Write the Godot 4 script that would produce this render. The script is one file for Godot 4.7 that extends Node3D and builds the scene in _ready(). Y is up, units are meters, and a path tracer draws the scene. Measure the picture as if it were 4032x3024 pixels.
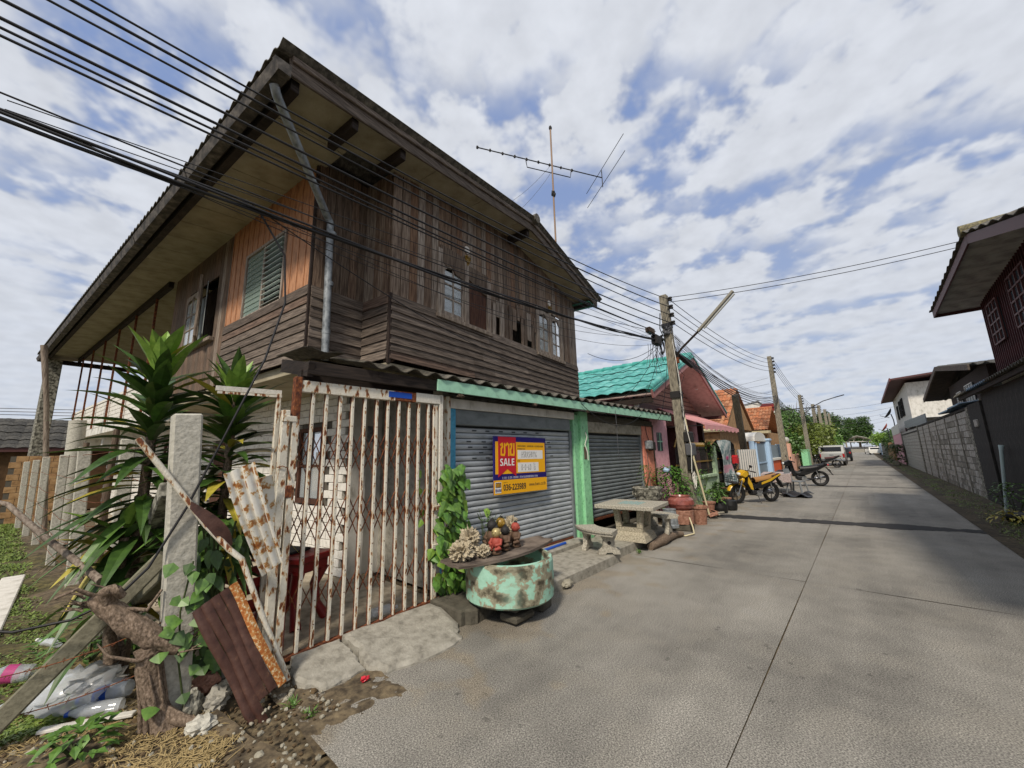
extends Node3D
# A lane of houses in a small town: an old timber house with a closed shop front, seen from the lane.
# World axes: -Z runs down the lane, +X to the right of it, metres.

class MB:
	var v := PackedVector3Array()
	var n := PackedVector3Array()
	var c := PackedColorArray()
	var col := Color.WHITE
	func tri(a: Vector3, b: Vector3, d: Vector3):
		var m := (b - a).cross(d - a).normalized()
		trin(a, b, d, m, m, m)
	func trin(a: Vector3, b: Vector3, d: Vector3, na: Vector3, nb: Vector3, nd: Vector3):
		v.append(a); v.append(d); v.append(b)
		n.append(na); n.append(nd); n.append(nb)
		c.append(col); c.append(col); c.append(col)
	func quad(a: Vector3, b: Vector3, d: Vector3, e: Vector3):
		tri(a, b, d); tri(a, d, e)
	func face(pts: Array, mid: Vector3):   # convex face turned away from mid
		var m: Vector3 = (pts[1] - pts[0]).cross(pts[2] - pts[0])
		if m.dot(pts[0] - mid) < 0: pts.reverse()
		for i in range(1, pts.size() - 1): tri(pts[0], pts[i], pts[i + 1])
	func box(ctr: Vector3, size: Vector3, bs := Basis.IDENTITY, bev := 0.0) -> MB:
		var h := size * 0.5
		var b: float = min(bev, min(h.x, min(h.y, h.z)) * 0.8)
		for i in 3:
			var j := (i + 1) % 3
			var k := (i + 2) % 3
			for s in [-1.0, 1.0]:
				var f := []
				for q in [[-1, -1], [1, -1], [1, 1], [-1, 1]]:
					var p := Vector3.ZERO
					p[i] = s * h[i]; p[j] = q[0] * (h[j] - b); p[k] = q[1] * (h[k] - b)
					f.append(ctr + bs * p)
				face(f, ctr)
				if b > 0.0:
					for t in [-1.0, 1.0]:
						var e := []
						for q in [-1.0, 1.0]:
							var p := Vector3.ZERO
							p[i] = s * h[i]; p[j] = t * (h[j] - b); p[k] = q * (h[k] - b)
							e.append(ctr + bs * p)
						for q in [1.0, -1.0]:
							var p := Vector3.ZERO
							p[i] = s * (h[i] - b); p[j] = t * h[j]; p[k] = q * (h[k] - b)
							e.append(ctr + bs * p)
						face(e, ctr)
		if b > 0.0:
			for s in [-1.0, 1.0]:
				for t in [-1.0, 1.0]:
					for u in [-1.0, 1.0]:
						face([ctr + bs * Vector3(s * h.x, t * (h.y - b), u * (h.z - b)), ctr + bs * Vector3(s * (h.x - b), t * h.y, u * (h.z - b)), ctr + bs * Vector3(s * (h.x - b), t * (h.y - b), u * h.z)], ctr)
		return self
	func lh(x0, x1, y0, y1, z0, z1, bev := 0.0) -> MB:   # box from limits
		return box(Vector3(x0 + x1, y0 + y1, z0 + z1) * 0.5, Vector3(abs(x1 - x0), abs(y1 - y0), abs(z1 - z0)), Basis.IDENTITY, bev)
	func beam(a: Vector3, b: Vector3, w: float, h: float, up := Vector3.UP, bev := 0.0) -> MB:
		var d := (b - a)
		var z := d.normalized()
		if absf(z.dot(up)) > 0.99: up = Vector3.RIGHT
		var x := up.cross(z).normalized()
		return box((a + b) * 0.5, Vector3(w, h, d.length()), Basis(x, z.cross(x), z), bev)
	func tube(pts: Array, r, sides := 8, cap := true) -> MB:
		var m := pts.size()
		var rr := []
		for i in m: rr.append(r[i] if r is Array else r)
		var t0: Vector3 = (pts[1] - pts[0]).normalized()
		var up := Vector3.UP if absf(t0.y) < 0.9 else Vector3.RIGHT
		var nx := up.cross(t0).normalized()
		var rings := []
		for i in m:
			var t: Vector3 = (pts[min(i + 1, m - 1)] - pts[max(i - 1, 0)]).normalized()
			nx = (nx - t * nx.dot(t)).normalized()
			var ny := t.cross(nx)
			var ring := []
			for k in sides:
				var a := TAU * k / sides
				ring.append(nx * cos(a) + ny * sin(a))
			rings.append(ring)
		for i in m - 1:
			for k in sides:
				var k2 := (k + 1) % sides
				var a: Vector3 = pts[i] + rings[i][k] * rr[i]
				var b: Vector3 = pts[i] + rings[i][k2] * rr[i]
				var d: Vector3 = pts[i + 1] + rings[i + 1][k2] * rr[i + 1]
				var e: Vector3 = pts[i + 1] + rings[i + 1][k] * rr[i + 1]
				trin(a, b, d, rings[i][k], rings[i][k2], rings[i + 1][k2])
				trin(a, d, e, rings[i][k], rings[i + 1][k2], rings[i + 1][k])
		if cap:
			for k in range(1, sides - 1):
				tri(pts[0] + rings[0][0] * rr[0], pts[0] + rings[0][k + 1] * rr[0], pts[0] + rings[0][k] * rr[0])
				tri(pts[m - 1] + rings[m - 1][0] * rr[m - 1], pts[m - 1] + rings[m - 1][k] * rr[m - 1], pts[m - 1] + rings[m - 1][k + 1] * rr[m - 1])
		return self
	func lathe(prof: Array, segs := 24, o := Vector3.ZERO, ax := Basis.IDENTITY) -> MB:   # prof: Vector2(radius, height), outside upwards
		for i in prof.size() - 1:
			var p: Vector2 = prof[i]
			var q: Vector2 = prof[i + 1]
			var nn := Vector2(q.y - p.y, p.x - q.x).normalized()
			for k in segs:
				var a0 := TAU * k / segs
				var a1 := TAU * (k + 1) / segs
				var d0 := Vector3(cos(a0), 0, -sin(a0))
				var d1 := Vector3(cos(a1), 0, -sin(a1))
				var n0 := ax * (d0 * nn.x + Vector3.UP * nn.y)
				var n1 := ax * (d1 * nn.x + Vector3.UP * nn.y)
				var A := o + ax * (d0 * p.x + Vector3.UP * p.y)
				var B := o + ax * (d1 * p.x + Vector3.UP * p.y)
				var C := o + ax * (d1 * q.x + Vector3.UP * q.y)
				var D := o + ax * (d0 * q.x + Vector3.UP * q.y)
				if p.x > 0.0001: trin(A, B, C, n0, n1, n1)
				if q.x > 0.0001: trin(A, C, D, n0, n1, n0)
		return self
	func prism(poly: Array, depth: float, xf := Transform3D.IDENTITY) -> MB:   # polygon in xy, thick along z
		var pp := PackedVector2Array(poly)
		if Geometry2D.is_polygon_clockwise(pp): pp.reverse()
		var ix := Geometry2D.triangulate_polygon(pp)
		for i in range(0, ix.size(), 3):
			var a := pp[ix[i]]
			var b := pp[ix[i + 1]]
			var d := pp[ix[i + 2]]
			if (b - a).cross(d - a) < 0:
				var t := b
				b = d; d = t
			tri(xf * Vector3(a.x, a.y, depth), xf * Vector3(b.x, b.y, depth), xf * Vector3(d.x, d.y, depth))
			tri(xf * Vector3(a.x, a.y, 0), xf * Vector3(d.x, d.y, 0), xf * Vector3(b.x, b.y, 0))
		for i in pp.size():
			var a := pp[i]
			var b := pp[(i + 1) % pp.size()]
			quad(xf * Vector3(a.x, a.y, 0), xf * Vector3(b.x, b.y, 0), xf * Vector3(b.x, b.y, depth), xf * Vector3(a.x, a.y, depth))
		return self
	func sheet(nu: int, nv: int, g: Array, th := 0.0, cs := []) -> MB:   # smooth grid of points (as uvs() lists them); th gives it thickness, cs a colour for each point
		var w := nv + 1
		var nn := []
		for i in nu + 1:
			for j in nv + 1:
				var du: Vector3 = g[min(i + 1, nu) * w + j] - g[max(i - 1, 0) * w + j]
				var dv: Vector3 = g[i * w + min(j + 1, nv)] - g[i * w + max(j - 1, 0)]
				nn.append(du.cross(dv).normalized())
		var sides := [1.0, -1.0] if th > 0 else [1.0]
		for s in sides:
			for i in nu:
				for j in nv:
					var a := i * w + j
					var b := a + w
					if not cs.is_empty(): col = cs[a]
					if s > 0:
						trin(g[a], g[b], g[b + 1], nn[a], nn[b], nn[b + 1]); trin(g[a], g[b + 1], g[a + 1], nn[a], nn[b + 1], nn[a + 1])
					else:
						var ga: Vector3 = g[a] - nn[a] * th
						var gb: Vector3 = g[b] - nn[b] * th
						var gc: Vector3 = g[b + 1] - nn[b + 1] * th
						var gd: Vector3 = g[a + 1] - nn[a + 1] * th
						trin(ga, gc, gb, -nn[a], -nn[b + 1], -nn[b]); trin(ga, gd, gc, -nn[a], -nn[a + 1], -nn[b + 1])
		if th > 0:
			for i in nu:
				for j in [0, nv]:
					var a: int = i * w + j
					var b: int = a + w
					if j == 0: quad(g[a] - nn[a] * th, g[b] - nn[b] * th, g[b], g[a])
					else: quad(g[a], g[b], g[b] - nn[b] * th, g[a] - nn[a] * th)
			for j in nv:
				for i in [0, nu]:
					var a: int = i * w + j
					var b: int = a + 1
					if i == 0: quad(g[a], g[b], g[b] - nn[b] * th, g[a] - nn[a] * th)
					else: quad(g[a] - nn[a] * th, g[b] - nn[b] * th, g[b], g[a])
		return self
	func face4(p: Array, th: float) -> MB:   # thin slab standing up from a quad
		var m: Vector3 = (p[1] - p[0]).cross(p[2] - p[0]).normalized() * th
		if m.y < 0: m = -m
		var q := [p[0] + m, p[1] + m, p[2] + m, p[3] + m]
		var mid: Vector3 = (p[0] + p[2] + q[0] + q[2]) * 0.25
		face(p.duplicate(), mid); face(q.duplicate(), mid)
		for k in 4: face([p[k], p[(k + 1) % 4], q[(k + 1) % 4], q[k]], mid)
		return self
	func blob(ctr: Vector3, rad: Vector3, sd: int, rough := 0.25, lv := 2, fq := 1.3, smooth := false) -> MB:
		var t := 1.618
		var vs := [Vector3(-1, t, 0), Vector3(1, t, 0), Vector3(-1, -t, 0), Vector3(1, -t, 0), Vector3(0, -1, t), Vector3(0, 1, t), Vector3(0, -1, -t), Vector3(0, 1, -t), Vector3(t, 0, -1), Vector3(t, 0, 1), Vector3(-t, 0, -1), Vector3(-t, 0, 1)]
		var fs := [[0, 11, 5], [0, 5, 1], [0, 1, 7], [0, 7, 10], [0, 10, 11], [1, 5, 9], [5, 11, 4], [11, 10, 2], [10, 7, 6], [7, 1, 8], [3, 9, 4], [3, 4, 2], [3, 2, 6], [3, 6, 8], [3, 8, 9], [4, 9, 5], [2, 4, 11], [6, 2, 10], [8, 6, 7], [9, 8, 1]]
		var ts := []
		for q in fs: ts.append([vs[q[0]].normalized(), vs[q[1]].normalized(), vs[q[2]].normalized()])
		for l in lv:
			var m := []
			for q in ts:
				var a: Vector3 = (q[0] + q[1]).normalized()
				var b: Vector3 = (q[1] + q[2]).normalized()
				var d: Vector3 = (q[2] + q[0]).normalized()
				m.append_array([[q[0], a, d], [a, q[1], b], [d, b, q[2]], [a, b, d]])
			ts = m
		var nz := FastNoiseLite.new()
		nz.seed = sd; nz.frequency = fq; nz.fractal_octaves = 3
		for q in ts:
			var p := []
			for x in q: p.append(ctr + x * rad * (1.0 + rough * 2.0 * nz.get_noise_3dv(x)))
			if smooth: trin(p[0], p[1], p[2], q[0], q[1], q[2])
			else: tri(p[0], p[1], p[2])
		return self
	func leaf(o: Vector3, d: Vector3, up: Vector3, ln: float, w: float, droop := 0.3, segs := 4, fold := 0.25, heart := 0.0) -> MB:   # a folded blade; two quads a segment
		var z := d.normalized()
		var x := z.cross(up).normalized()
		var y := x.cross(z)
		var pl := Vector3.ZERO
		var pr := Vector3.ZERO
		var pm := Vector3.ZERO
		for i in segs + 1:
			var t := float(i) / segs
			var wd: float = w * (sin(PI * pow(t, 0.7)) if heart <= 0 else (pow(1.0 - t, 0.8) * (1.0 - exp(-t * 9.0)) * 1.25)) * 0.5
			if i == 0 and heart <= 0: wd = w * 0.16
			var md := o + z * (ln * t) - Vector3.UP * (droop * ln * t * t)
			var l := md - x * wd + y * wd * fold
			var r := md + x * wd + y * wd * fold
			if i > 0:
				tri(pm, md, l); tri(pm, l, pl); tri(pm, r, md); tri(pm, pr, r)
			pl = l; pr = r; pm = md
		return self
	func add(m, xf := Transform3D.IDENTITY) -> MB:
		for i in m.v.size():
			v.append(xf * m.v[i]); n.append((xf.basis * m.n[i]).normalized()); c.append(m.c[i])
		return self
	func mesh() -> ArrayMesh:
		var a := []
		a.resize(Mesh.ARRAY_MAX)
		a[Mesh.ARRAY_VERTEX] = v; a[Mesh.ARRAY_NORMAL] = n; a[Mesh.ARRAY_COLOR] = c
		var m := ArrayMesh.new()
		m.add_surface_from_arrays(Mesh.PRIMITIVE_TRIANGLES, a)
		return m

var rng := RandomNumberGenerator.new()
var used := {}
var M := {}

func V(x, y, z) -> Vector3: return Vector3(x, y, z)
func R(a, b) -> float: return rng.randf_range(a, b)
func yaw(a) -> Basis: return Basis(Vector3.UP, a)
func uvs(nu: int, nv: int) -> Array:
	var o := []
	for i in nu + 1:
		for j in nv + 1: o.append(Vector2(float(i) / nu, float(j) / nv))
	return o
func numbered(called: String) -> String:
	used[called] = used.get(called, 0) + 1
	return called if used[called] == 1 else "%s_%03d" % [called, used[called] - 1]
func metas(o, label, category, group := "", kind := ""):
	if label: o.set_meta("label", label)
	if category: o.set_meta("category", category)
	if group: o.set_meta("group", group)
	if kind: o.set_meta("kind", kind)
	return o
func thing(called, label, category, at := Vector3.ZERO, turn := 0.0, group := "") -> Node3D:
	var o := Node3D.new()
	o.name = numbered(called)
	add_child(o)
	o.position = at; o.rotation.y = turn
	return metas(o, label, category, group)
func P(parent, called, m, mat, xf := Transform3D.IDENTITY, kind := "") -> MeshInstance3D:   # one part
	var o := MeshInstance3D.new()
	o.name = called
	o.mesh = m.mesh() if m is MB else m
	o.material_override = mat
	o.transform = xf
	parent.add_child(o, true)
	if kind: o.set_meta("kind", kind)
	return o
func solo(called, m, mat, label, category, group := "", at := Vector3.ZERO, kind := "") -> MeshInstance3D:
	var o := MeshInstance3D.new()
	o.name = numbered(called)
	o.mesh = m.mesh() if m is MB else m
	o.material_override = mat
	add_child(o)
	o.position = at
	return metas(o, label, category, group, kind)
func struct(called, m, mat) -> MeshInstance3D: return solo(called, m, mat, "", "", "", Vector3.ZERO, "structure")
func copy(o, at: Vector3, turn: float, label: String) -> Node3D:
	var c = o.duplicate()
	c.name = numbered(str(o.name))
	add_child(c)
	c.position = at; c.rotation.y = turn
	c.set_meta("label", label)
	return c

func grad(ramp: Array) -> Gradient:
	var g := Gradient.new()
	var o := PackedFloat32Array()
	var cs := PackedColorArray()
	for r in ramp:
		o.append(r[0]); cs.append(Color(r[1]))
	g.offsets = o; g.colors = cs
	return g
func ntex(sd: int, freq: float, ramp: Array, oct := 4, kind := FastNoiseLite.TYPE_SIMPLEX_SMOOTH, size := 512) -> NoiseTexture2D:
	var nz := FastNoiseLite.new()
	nz.noise_type = kind
	nz.seed = sd; nz.frequency = freq; nz.fractal_octaves = oct; nz.fractal_gain = 0.6
	var t := NoiseTexture2D.new()
	t.width = size; t.height = size; t.seamless = true; t.normalize = true
	t.noise = nz
	if ramp.is_empty():
		t.as_normal_map = true; t.bump_strength = 3.0
	else: t.color_ramp = grad(ramp)
	return t
var bumps := {}
func bump(which: String) -> NoiseTexture2D:
	if not bumps.has(which):
		bumps[which] = {"fine": ntex(5, 0.05, [], 5), "lump": ntex(6, 0.012, [], 7), "grain": ntex(7, 0.02, [], 6)}[which]
	return bumps[which]
# patterned material laid over the world: colour ramp over noise, scale in repeats per metre
func pm(called: String, ramp: Array, freq: float, sc: Vector3, rough := 0.85, bmp := "", bs := 1.0, oct := 4) -> StandardMaterial3D:
	var m := StandardMaterial3D.new()
	m.resource_name = called
	m.albedo_texture = ntex(hash(called) % 1000, freq * 0.42, ramp, oct + 2)
	m.uv1_triplanar = true; m.uv1_world_triplanar = true; m.uv1_scale = sc; m.uv1_triplanar_sharpness = 6.0
	m.roughness = rough
	if bmp:
		m.normal_enabled = true; m.normal_texture = bump(bmp); m.normal_scale = bs
	M[called] = m
	return m
func tint(of: String, called: String, c: Color, rough := -1.0) -> StandardMaterial3D:
	var m: StandardMaterial3D = M[of].duplicate()
	m.resource_name = called
	m.albedo_color = c
	if rough >= 0: m.roughness = rough
	M[called] = m
	return m
func flat(called: String, c, rough := 0.6, metal := 0.0) -> StandardMaterial3D:
	var m := StandardMaterial3D.new()
	m.resource_name = called
	m.albedo_color = Color(c); m.roughness = rough; m.metallic = metal
	M[called] = m
	return m
func glassy(called: String, c, a: float) -> StandardMaterial3D:
	var m := flat(called, c, 0.05)
	m.albedo_color.a = a
	m.transparency = BaseMaterial3D.TRANSPARENCY_ALPHA
	return m
func vcol(of: String) -> StandardMaterial3D:
	M[of].vertex_color_use_as_albedo = true
	return M[of]
# a thick broken line of small quads: hand lettering in a plane (p: 2-D points), laid on frame xf, thickness along its z
func stroke(m: MB, p: Array, w: float, xf: Transform3D, d := 0.002):
	for i in p.size() - 1:
		var a: Vector2 = p[i]
		var b: Vector2 = p[i + 1]
		var t := (b - a).normalized() * w * 0.5
		var s := Vector2(-t.y, t.x)
		a -= t * 0.8; b += t * 0.8
		var z := d + 0.00012 * (i % 3)
		m.quad(xf * V(a.x - s.x, a.y - s.y, z), xf * V(b.x - s.x, b.y - s.y, z), xf * V(b.x + s.x, b.y + s.y, z), xf * V(a.x + s.x, a.y + s.y, z))
func text(parent, called, s: String, size: float, mat, xf: Transform3D, bold := true, fn := "Droid Sans", wide := 1.0):
	var f := SystemFont.new()
	f.font_names = [fn]
	f.font_weight = 700 if bold else 400
	var t := TextMesh.new()
	t.text = s; t.font = f; t.font_size = 64; t.pixel_size = size / 64.0; t.depth = 0.001
	return P(parent, called, t, mat, xf * Transform3D(Basis.from_scale(V(wide, 1, 1)), Vector3.ZERO))
func sky_image() -> ImageTexture:
	var w := 3072
	var h := 1536
	var im := Image.create(w, h / 2 + 16, false, Image.FORMAT_RGBF)
	var puff := FastNoiseLite.new(); puff.seed = 5; puff.frequency = 1.9; puff.noise_type = FastNoiseLite.TYPE_CELLULAR; puff.cellular_return_type = FastNoiseLite.RETURN_DISTANCE; puff.cellular_jitter = 1.0; puff.fractal_type = FastNoiseLite.FRACTAL_NONE
	var fine := FastNoiseLite.new(); fine.seed = 4; fine.frequency = 1.6; fine.fractal_octaves = 5; fine.fractal_gain = 0.56; fine.noise_type = FastNoiseLite.TYPE_SIMPLEX_SMOOTH
	var big := FastNoiseLite.new(); big.seed = 31; big.frequency = 0.22; big.fractal_octaves = 3
	for j in h / 2 + 16:
		var el := (0.5 - (j + 0.5) / h) * PI
		var s := sin(el)
		var c := cos(el)
		var hz := pow(1.0 - maxf(s, 0.0), 3.2)
		var air := Color(0.19, 0.27, 0.49).lerp(Color(0.50, 0.59, 0.72), hz)
		var k := 1.9 / (maxf(s, 0.0) + 0.11)
		for i in w:
			var a := (i + 0.5) / w * TAU
			# a broken sheet of small clouds at one height, drawn out across the lane
			var px := -sin(a) * c * k
			var pz := cos(a) * c * k
			var f := fine.get_noise_2d(px, pz)
			var f2 := fine.get_noise_2d(px * 2.3 + 30.0, pz * 2.3)
			var p := 0.55 - puff.get_noise_2d(px * 0.95 + f * 0.35, pz * 1.25 + f2 * 0.25) - 0.95
			var g := big.get_noise_2d(px * 0.8, pz)
			var cov := smoothstep(-0.46, 0.40, p * 1.0 + f * 0.85 + f2 * 0.34 + g * 0.7 + 0.25)
			cov = lerpf(cov, 0.60 + 0.25 * f, hz * 0.7)
			var lit := 0.46 + 0.20 * cov + f2 * 0.08 - 0.05 * f
			var cl := Color(lit * 0.97, lit, lit * 1.055)
			im.set_pixel(i, j, air.lerp(cl, clampf(cov, 0.0, 1.0) * 0.90))
	var full := Image.create(w, h, false, Image.FORMAT_RGBF)
	full.fill(Color(0.15, 0.14, 0.125))
	full.blit_rect(im, Rect2i(0, 0, w, h / 2 + 16), Vector2i.ZERO)
	return ImageTexture.create_from_image(full)

func environment():
	var cam := Camera3D.new()
	cam.position = V(0, 1.6, 0)
	cam.rotation_degrees = V(10.47, 41.70, -1.455)
	cam.fov = 89.7
	cam.near = 0.05; cam.far = 900.0
	add_child(cam)
	cam.current = true
	var e := Environment.new()
	e.background_mode = Environment.BG_SKY
	var ps := PanoramaSkyMaterial.new()
	ps.panorama = sky_image()
	ps.energy_multiplier = 1.0
	var sk := Sky.new()
	sk.sky_material = ps
	e.sky = sk
	e.background_energy_multiplier = 1.0
	e.tonemap_mode = Environment.TONE_MAPPER_LINEAR
	e.tonemap_exposure = 1.16
	e.sdfgi_enabled = true; e.ssao_enabled = true; e.ssil_enabled = true
	var we := WorldEnvironment.new()
	we.environment = e
	add_child(we)
	var sun := DirectionalLight3D.new()
	sun.light_energy = 0.95
	sun.light_color = Color(1.0, 0.955, 0.89)
	sun.light_angular_distance = 7.0
	sun.shadow_enabled = true
	add_child(sun)
	sun.look_at_from_position(V(0.38, 1.0, 0.88), Vector3.ZERO)

func materials():
	pm("concrete_road", [[0.0, "3a3835"], [0.30, "6f6c66"], [0.45, "8c8982"], [0.58, "9a968e"], [0.74, "b5b1a8"], [1.0, "dedad0"]], 0.30, V(1, 1, 1) * 1.2, 0.9, "fine", 0.12, 2)
	vcol("concrete_road")
	pm("concrete", [[0.0, "6d6960"], [0.35, "8d897e"], [0.6, "9a968b"], [1.0, "aba79b"]], 0.03, V(1, 1, 1) * 1.1, 0.92, "fine", 0.8, 5)
	tint("concrete", "concrete_dark", Color("8f8c84"))
	tint("concrete", "concrete_pale", Color("fffdf4"))
	pm("post_concrete", [[0.0, "7d7a70"], [0.25, "aaa79b"], [0.6, "bab7ab"], [1.0, "c8c5ba"]], 0.06, V(1, 1, 1) * 2.0, 0.95, "lump", 1.6, 5)
	tint("post_concrete", "post_concrete_old", Color("a8a698"))
	pm("mouldy_concrete", [[0.0, "26241f"], [0.35, "55534a"], [0.6, "8e8c80"], [1.0, "b2afa2"]], 0.018, V(1, 1, 1) * 2.5, 0.95, "lump", 1.0, 5)
	pm("stone_table", [[0.0, "6b675c"], [0.4, "9a9588"], [0.65, "b5b0a2"], [1.0, "c9c4b5"]], 0.05, V(1, 1, 1) * 3.0, 0.9, "fine", 1.2, 4)
	pm("earth", [[0.0, "3d352b"], [0.35, "5d5344"], [0.6, "786c59"], [1.0, "94876f"]], 0.03, V(1, 1, 1) * 1.6, 1.0, "lump", 1.5, 5)
	vcol("earth")
	# timber: pattern stretched along the grain
	pm("wood_up", [[0.0, "4a4039"], [0.3, "786b61"], [0.55, "958a7f"], [0.8, "aca298"], [1.0, "c4bdb3"]], 0.04, V(4, 0.3, 4), 0.9, "grain", 0.7, 4)
	pm("wood_flat", [[0.0, "3f3834"], [0.3, "6b635d"], [0.6, "89817a"], [0.85, "a0978f"], [1.0, "b6aea6"]], 0.04, V(0.3, 4, 0.3), 0.92, "grain", 0.7, 4)
	for t in [["wood_up_a", "dccfc2"], ["wood_up_b", "d2bda8"], ["wood_up_c", "bfab9a"], ["wood_up_d", "ece8e2"], ["wood_up_e", "c8a78c"], ["wood_up_f", "aa9d90"], ["wood_up_g", "fbf9f5"]]: tint("wood_up", t[0], Color(t[1]))
	for t in [["wood_flat_a", "d2c9c0"], ["wood_flat_b", "bdb4ab"], ["wood_flat_c", "e2dad2"], ["wood_flat_d", "cdb5a6"], ["wood_flat_e", "a89e96"]]: tint("wood_flat", t[0], Color(t[1]))
	tint("wood_flat", "wood_dark", Color("5c5049"))
	tint("wood_up", "wood_dark_up", Color("574842"))
	tint("wood_up", "wood_brown", Color("8a5f49"))
	tint("wood_up", "wood_white", Color("ffffff"))
	pm("orange_board", [[0.0, "7a543a"], [0.4, "a87754"], [0.7, "b5835f"], [1.0, "be8e6b"]], 0.02, V(4, 0.8, 4), 0.7, "fine", 0.3, 4)
	pm("soffit", [[0.0, "857c66"], [0.4, "9b927b"], [0.7, "a49b84"], [1.0, "ada48d"]], 0.012, V(1, 1, 1) * 0.9, 0.9, "fine", 0.2, 4)
	pm("plaster_white", [[0.0, "9b978c"], [0.3, "c8c5bc"], [0.6, "d8d5cd"], [1.0, "e0ddd6"]], 0.014, V(1.2, 0.7, 1.2), 0.9, "fine", 0.3, 5)
	pm("brick_white", [[0.0, "b0aca2"], [0.35, "d8d5cc"], [0.7, "e2dfd7"], [1.0, "e8e6de"]], 0.025, V(1, 1, 1) * 1.6, 0.8, "fine", 0.4, 4)
	flat("joint_dark", "5a554c", 0.95)
	pm("asbestos", [[0.0, "2b2925"], [0.4, "4d4a44"], [0.7, "6a665d"], [1.0, "858177"]], 0.03, V(1, 1, 1) * 1.8, 0.95, "fine", 0.8, 5)
	tint("asbestos", "asbestos_pale", Color("d9d5cc"))
	pm("zinc", [[0.0, "5a5f63"], [0.4, "82888c"], [0.7, "9aa0a3"], [1.0, "b1b6b8"]], 0.02, V(1, 1, 1) * 2.0, 0.55, "", 0.0, 4)
	M["zinc"].metallic = 0.35
	pm("dark_gutter", [[0.0, "1c1a18"], [0.4, "38342f"], [0.7, "57514a"], [1.0, "79746b"]], 0.02, V(1, 1, 1) * 1.5, 0.75, "", 0.0, 5)
	pm("shutter_grey", [[0.0, "858b8f"], [0.4, "a3a9ad"], [0.7, "b0b6ba"], [1.0, "bcc1c4"]], 0.012, V(1, 2, 1) * 0.9, 0.5, "", 0.0, 5)
	M["shutter_grey"].metallic = 0.15
	tint("shutter_grey", "shutter_dark", Color("b4b8b6"))
	pm("mint_paint", [[0.0, "7b9a88"], [0.2, "95c4aa"], [0.5, "9bccb2"], [1.0, "a3d3ba"]], 0.02, V(1, 1, 1) * 1.6, 0.6, "", 0.0, 5)
	tint("mint_paint", "mint_pale", Color("d9fff0"))
	pm("green_paint", [[0.0, "587a5e"], [0.2, "7fba8d"], [0.5, "8cca9b"], [0.85, "95d2a4"], [1.0, "b5d6bb"]], 0.03, V(1, 1, 1) * 1.6, 0.55, "", 0.0, 5)
	pm("blue_paint", [[0.0, "8aa0aa"], [0.2, "3f87a8"], [0.6, "4796b8"], [1.0, "4f9fc0"]], 0.03, V(1, 1, 1) * 2.0, 0.6, "", 0.0, 5)
	pm("pink_plaster", [[0.0, "bd8e94"], [0.4, "dda6ae"], [0.7, "e3adb5"], [1.0, "e8b6bd"]], 0.02, V(1, 1, 1) * 1.2, 0.85, "fine", 0.3, 5)
	pm("orange_plaster", [[0.0, "b06f5c"], [0.4, "dd8a72"], [0.7, "e4937b"], [1.0, "ea9c84"]], 0.02, V(1, 1, 1) * 1.6, 0.85, "fine", 0.3, 5)
	pm("rust_paint", [[0.0, "4b2715"], [0.27, "7a4421"], [0.30, "a06a38"], [0.36, "c4b496"], [0.43, "d3cdbd"], [1.0, "dcd7c9"]], 0.03, V(2.6, 0.9, 2.6), 0.65, "fine", 0.7, 5)
	pm("rust_heavy", [[0.0, "2d1610"], [0.4, "5a2e1a"], [0.7, "7e4725"], [0.9, "a1683a"], [1.0, "c7b9a0"]], 0.04, V(3, 2, 3), 0.85, "fine", 1.0, 5)
	pm("sheet_white", [[0.0, "6f3d1d"], [0.30, "a0672f"], [0.40, "c3a87e"], [0.46, "d8d3c4"], [0.6, "dfdbcf"], [1.0, "e4e1d8"]], 0.02, V(2.2, 2.2, 2.2), 0.55, "fine", 0.4, 5)
	pm("sheet_brown", [[0.0, "33201a"], [0.4, "4b2f26"], [0.8, "553a30"], [0.95, "6b4a38"], [1.0, "8b6a4c"]], 0.02, V(2, 2, 2), 0.6, "fine", 0.4, 5)
	pm("sheet_rust", [[0.0, "8a4a1c"], [0.4, "a8632a"], [0.6, "b98a52"], [0.75, "d2c5a8"], [1.0, "dcd6c6"]], 0.05, V(3, 3, 3), 0.75, "fine", 0.6, 4)
	pm("tub_paint", [[0.0, "26241e"], [0.28, "4f4a3a"], [0.42, "837e6a"], [0.555, "98937c"], [0.575, "92bda8"], [0.7, "9ac6b1"], [1.0, "a6cfbc"]], 0.018, V(1, 1, 1) * 1.1, 0.8, "lump", 0.6, 6)
	pm("teal_tile", [[0.0, "2b6a66"], [0.3, "43908a"], [0.55, "4fa199"], [0.8, "6cb1aa"], [1.0, "a5c4be"]], 0.02, V(1, 1, 1) * 0.5, 0.55, "", 0.0, 4)
	pm("clay_tile", [[0.0, "6e4a36"], [0.4, "a4724f"], [0.7, "b58261"], [1.0, "c79d7f"]], 0.05, V(1, 1, 1) * 0.9, 0.8, "", 0.0, 4)
	for t in [["clay_tile_a", "ffffff"], ["clay_tile_b", "e2cfc4"], ["clay_tile_c", "cfc0b4"], ["clay_tile_d", "ffe2cc"]]: tint("clay_tile", t[0], Color(t[1]))
	pm("terracotta", [[0.0, "5f463a"], [0.4, "8f6552"], [0.7, "a07764"], [1.0, "b3988a"]], 0.02, V(1, 1, 1) * 3.0, 0.85, "fine", 0.5, 5)
	pm("maroon_board", [[0.0, "2f1718"], [0.5, "4a2325"], [1.0, "5a2e30"]], 0.02, V(4, 0.8, 4), 0.7, "", 0.0, 4)
	flat("maroon_trim", "54302e", 0.6)
	pm("pink_soffit", [[0.0, "bba29a"], [0.5, "d2bab2"], [1.0, "dac3bb"]], 0.02, V(1, 1, 1), 0.7, "", 0.0, 3)
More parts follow.
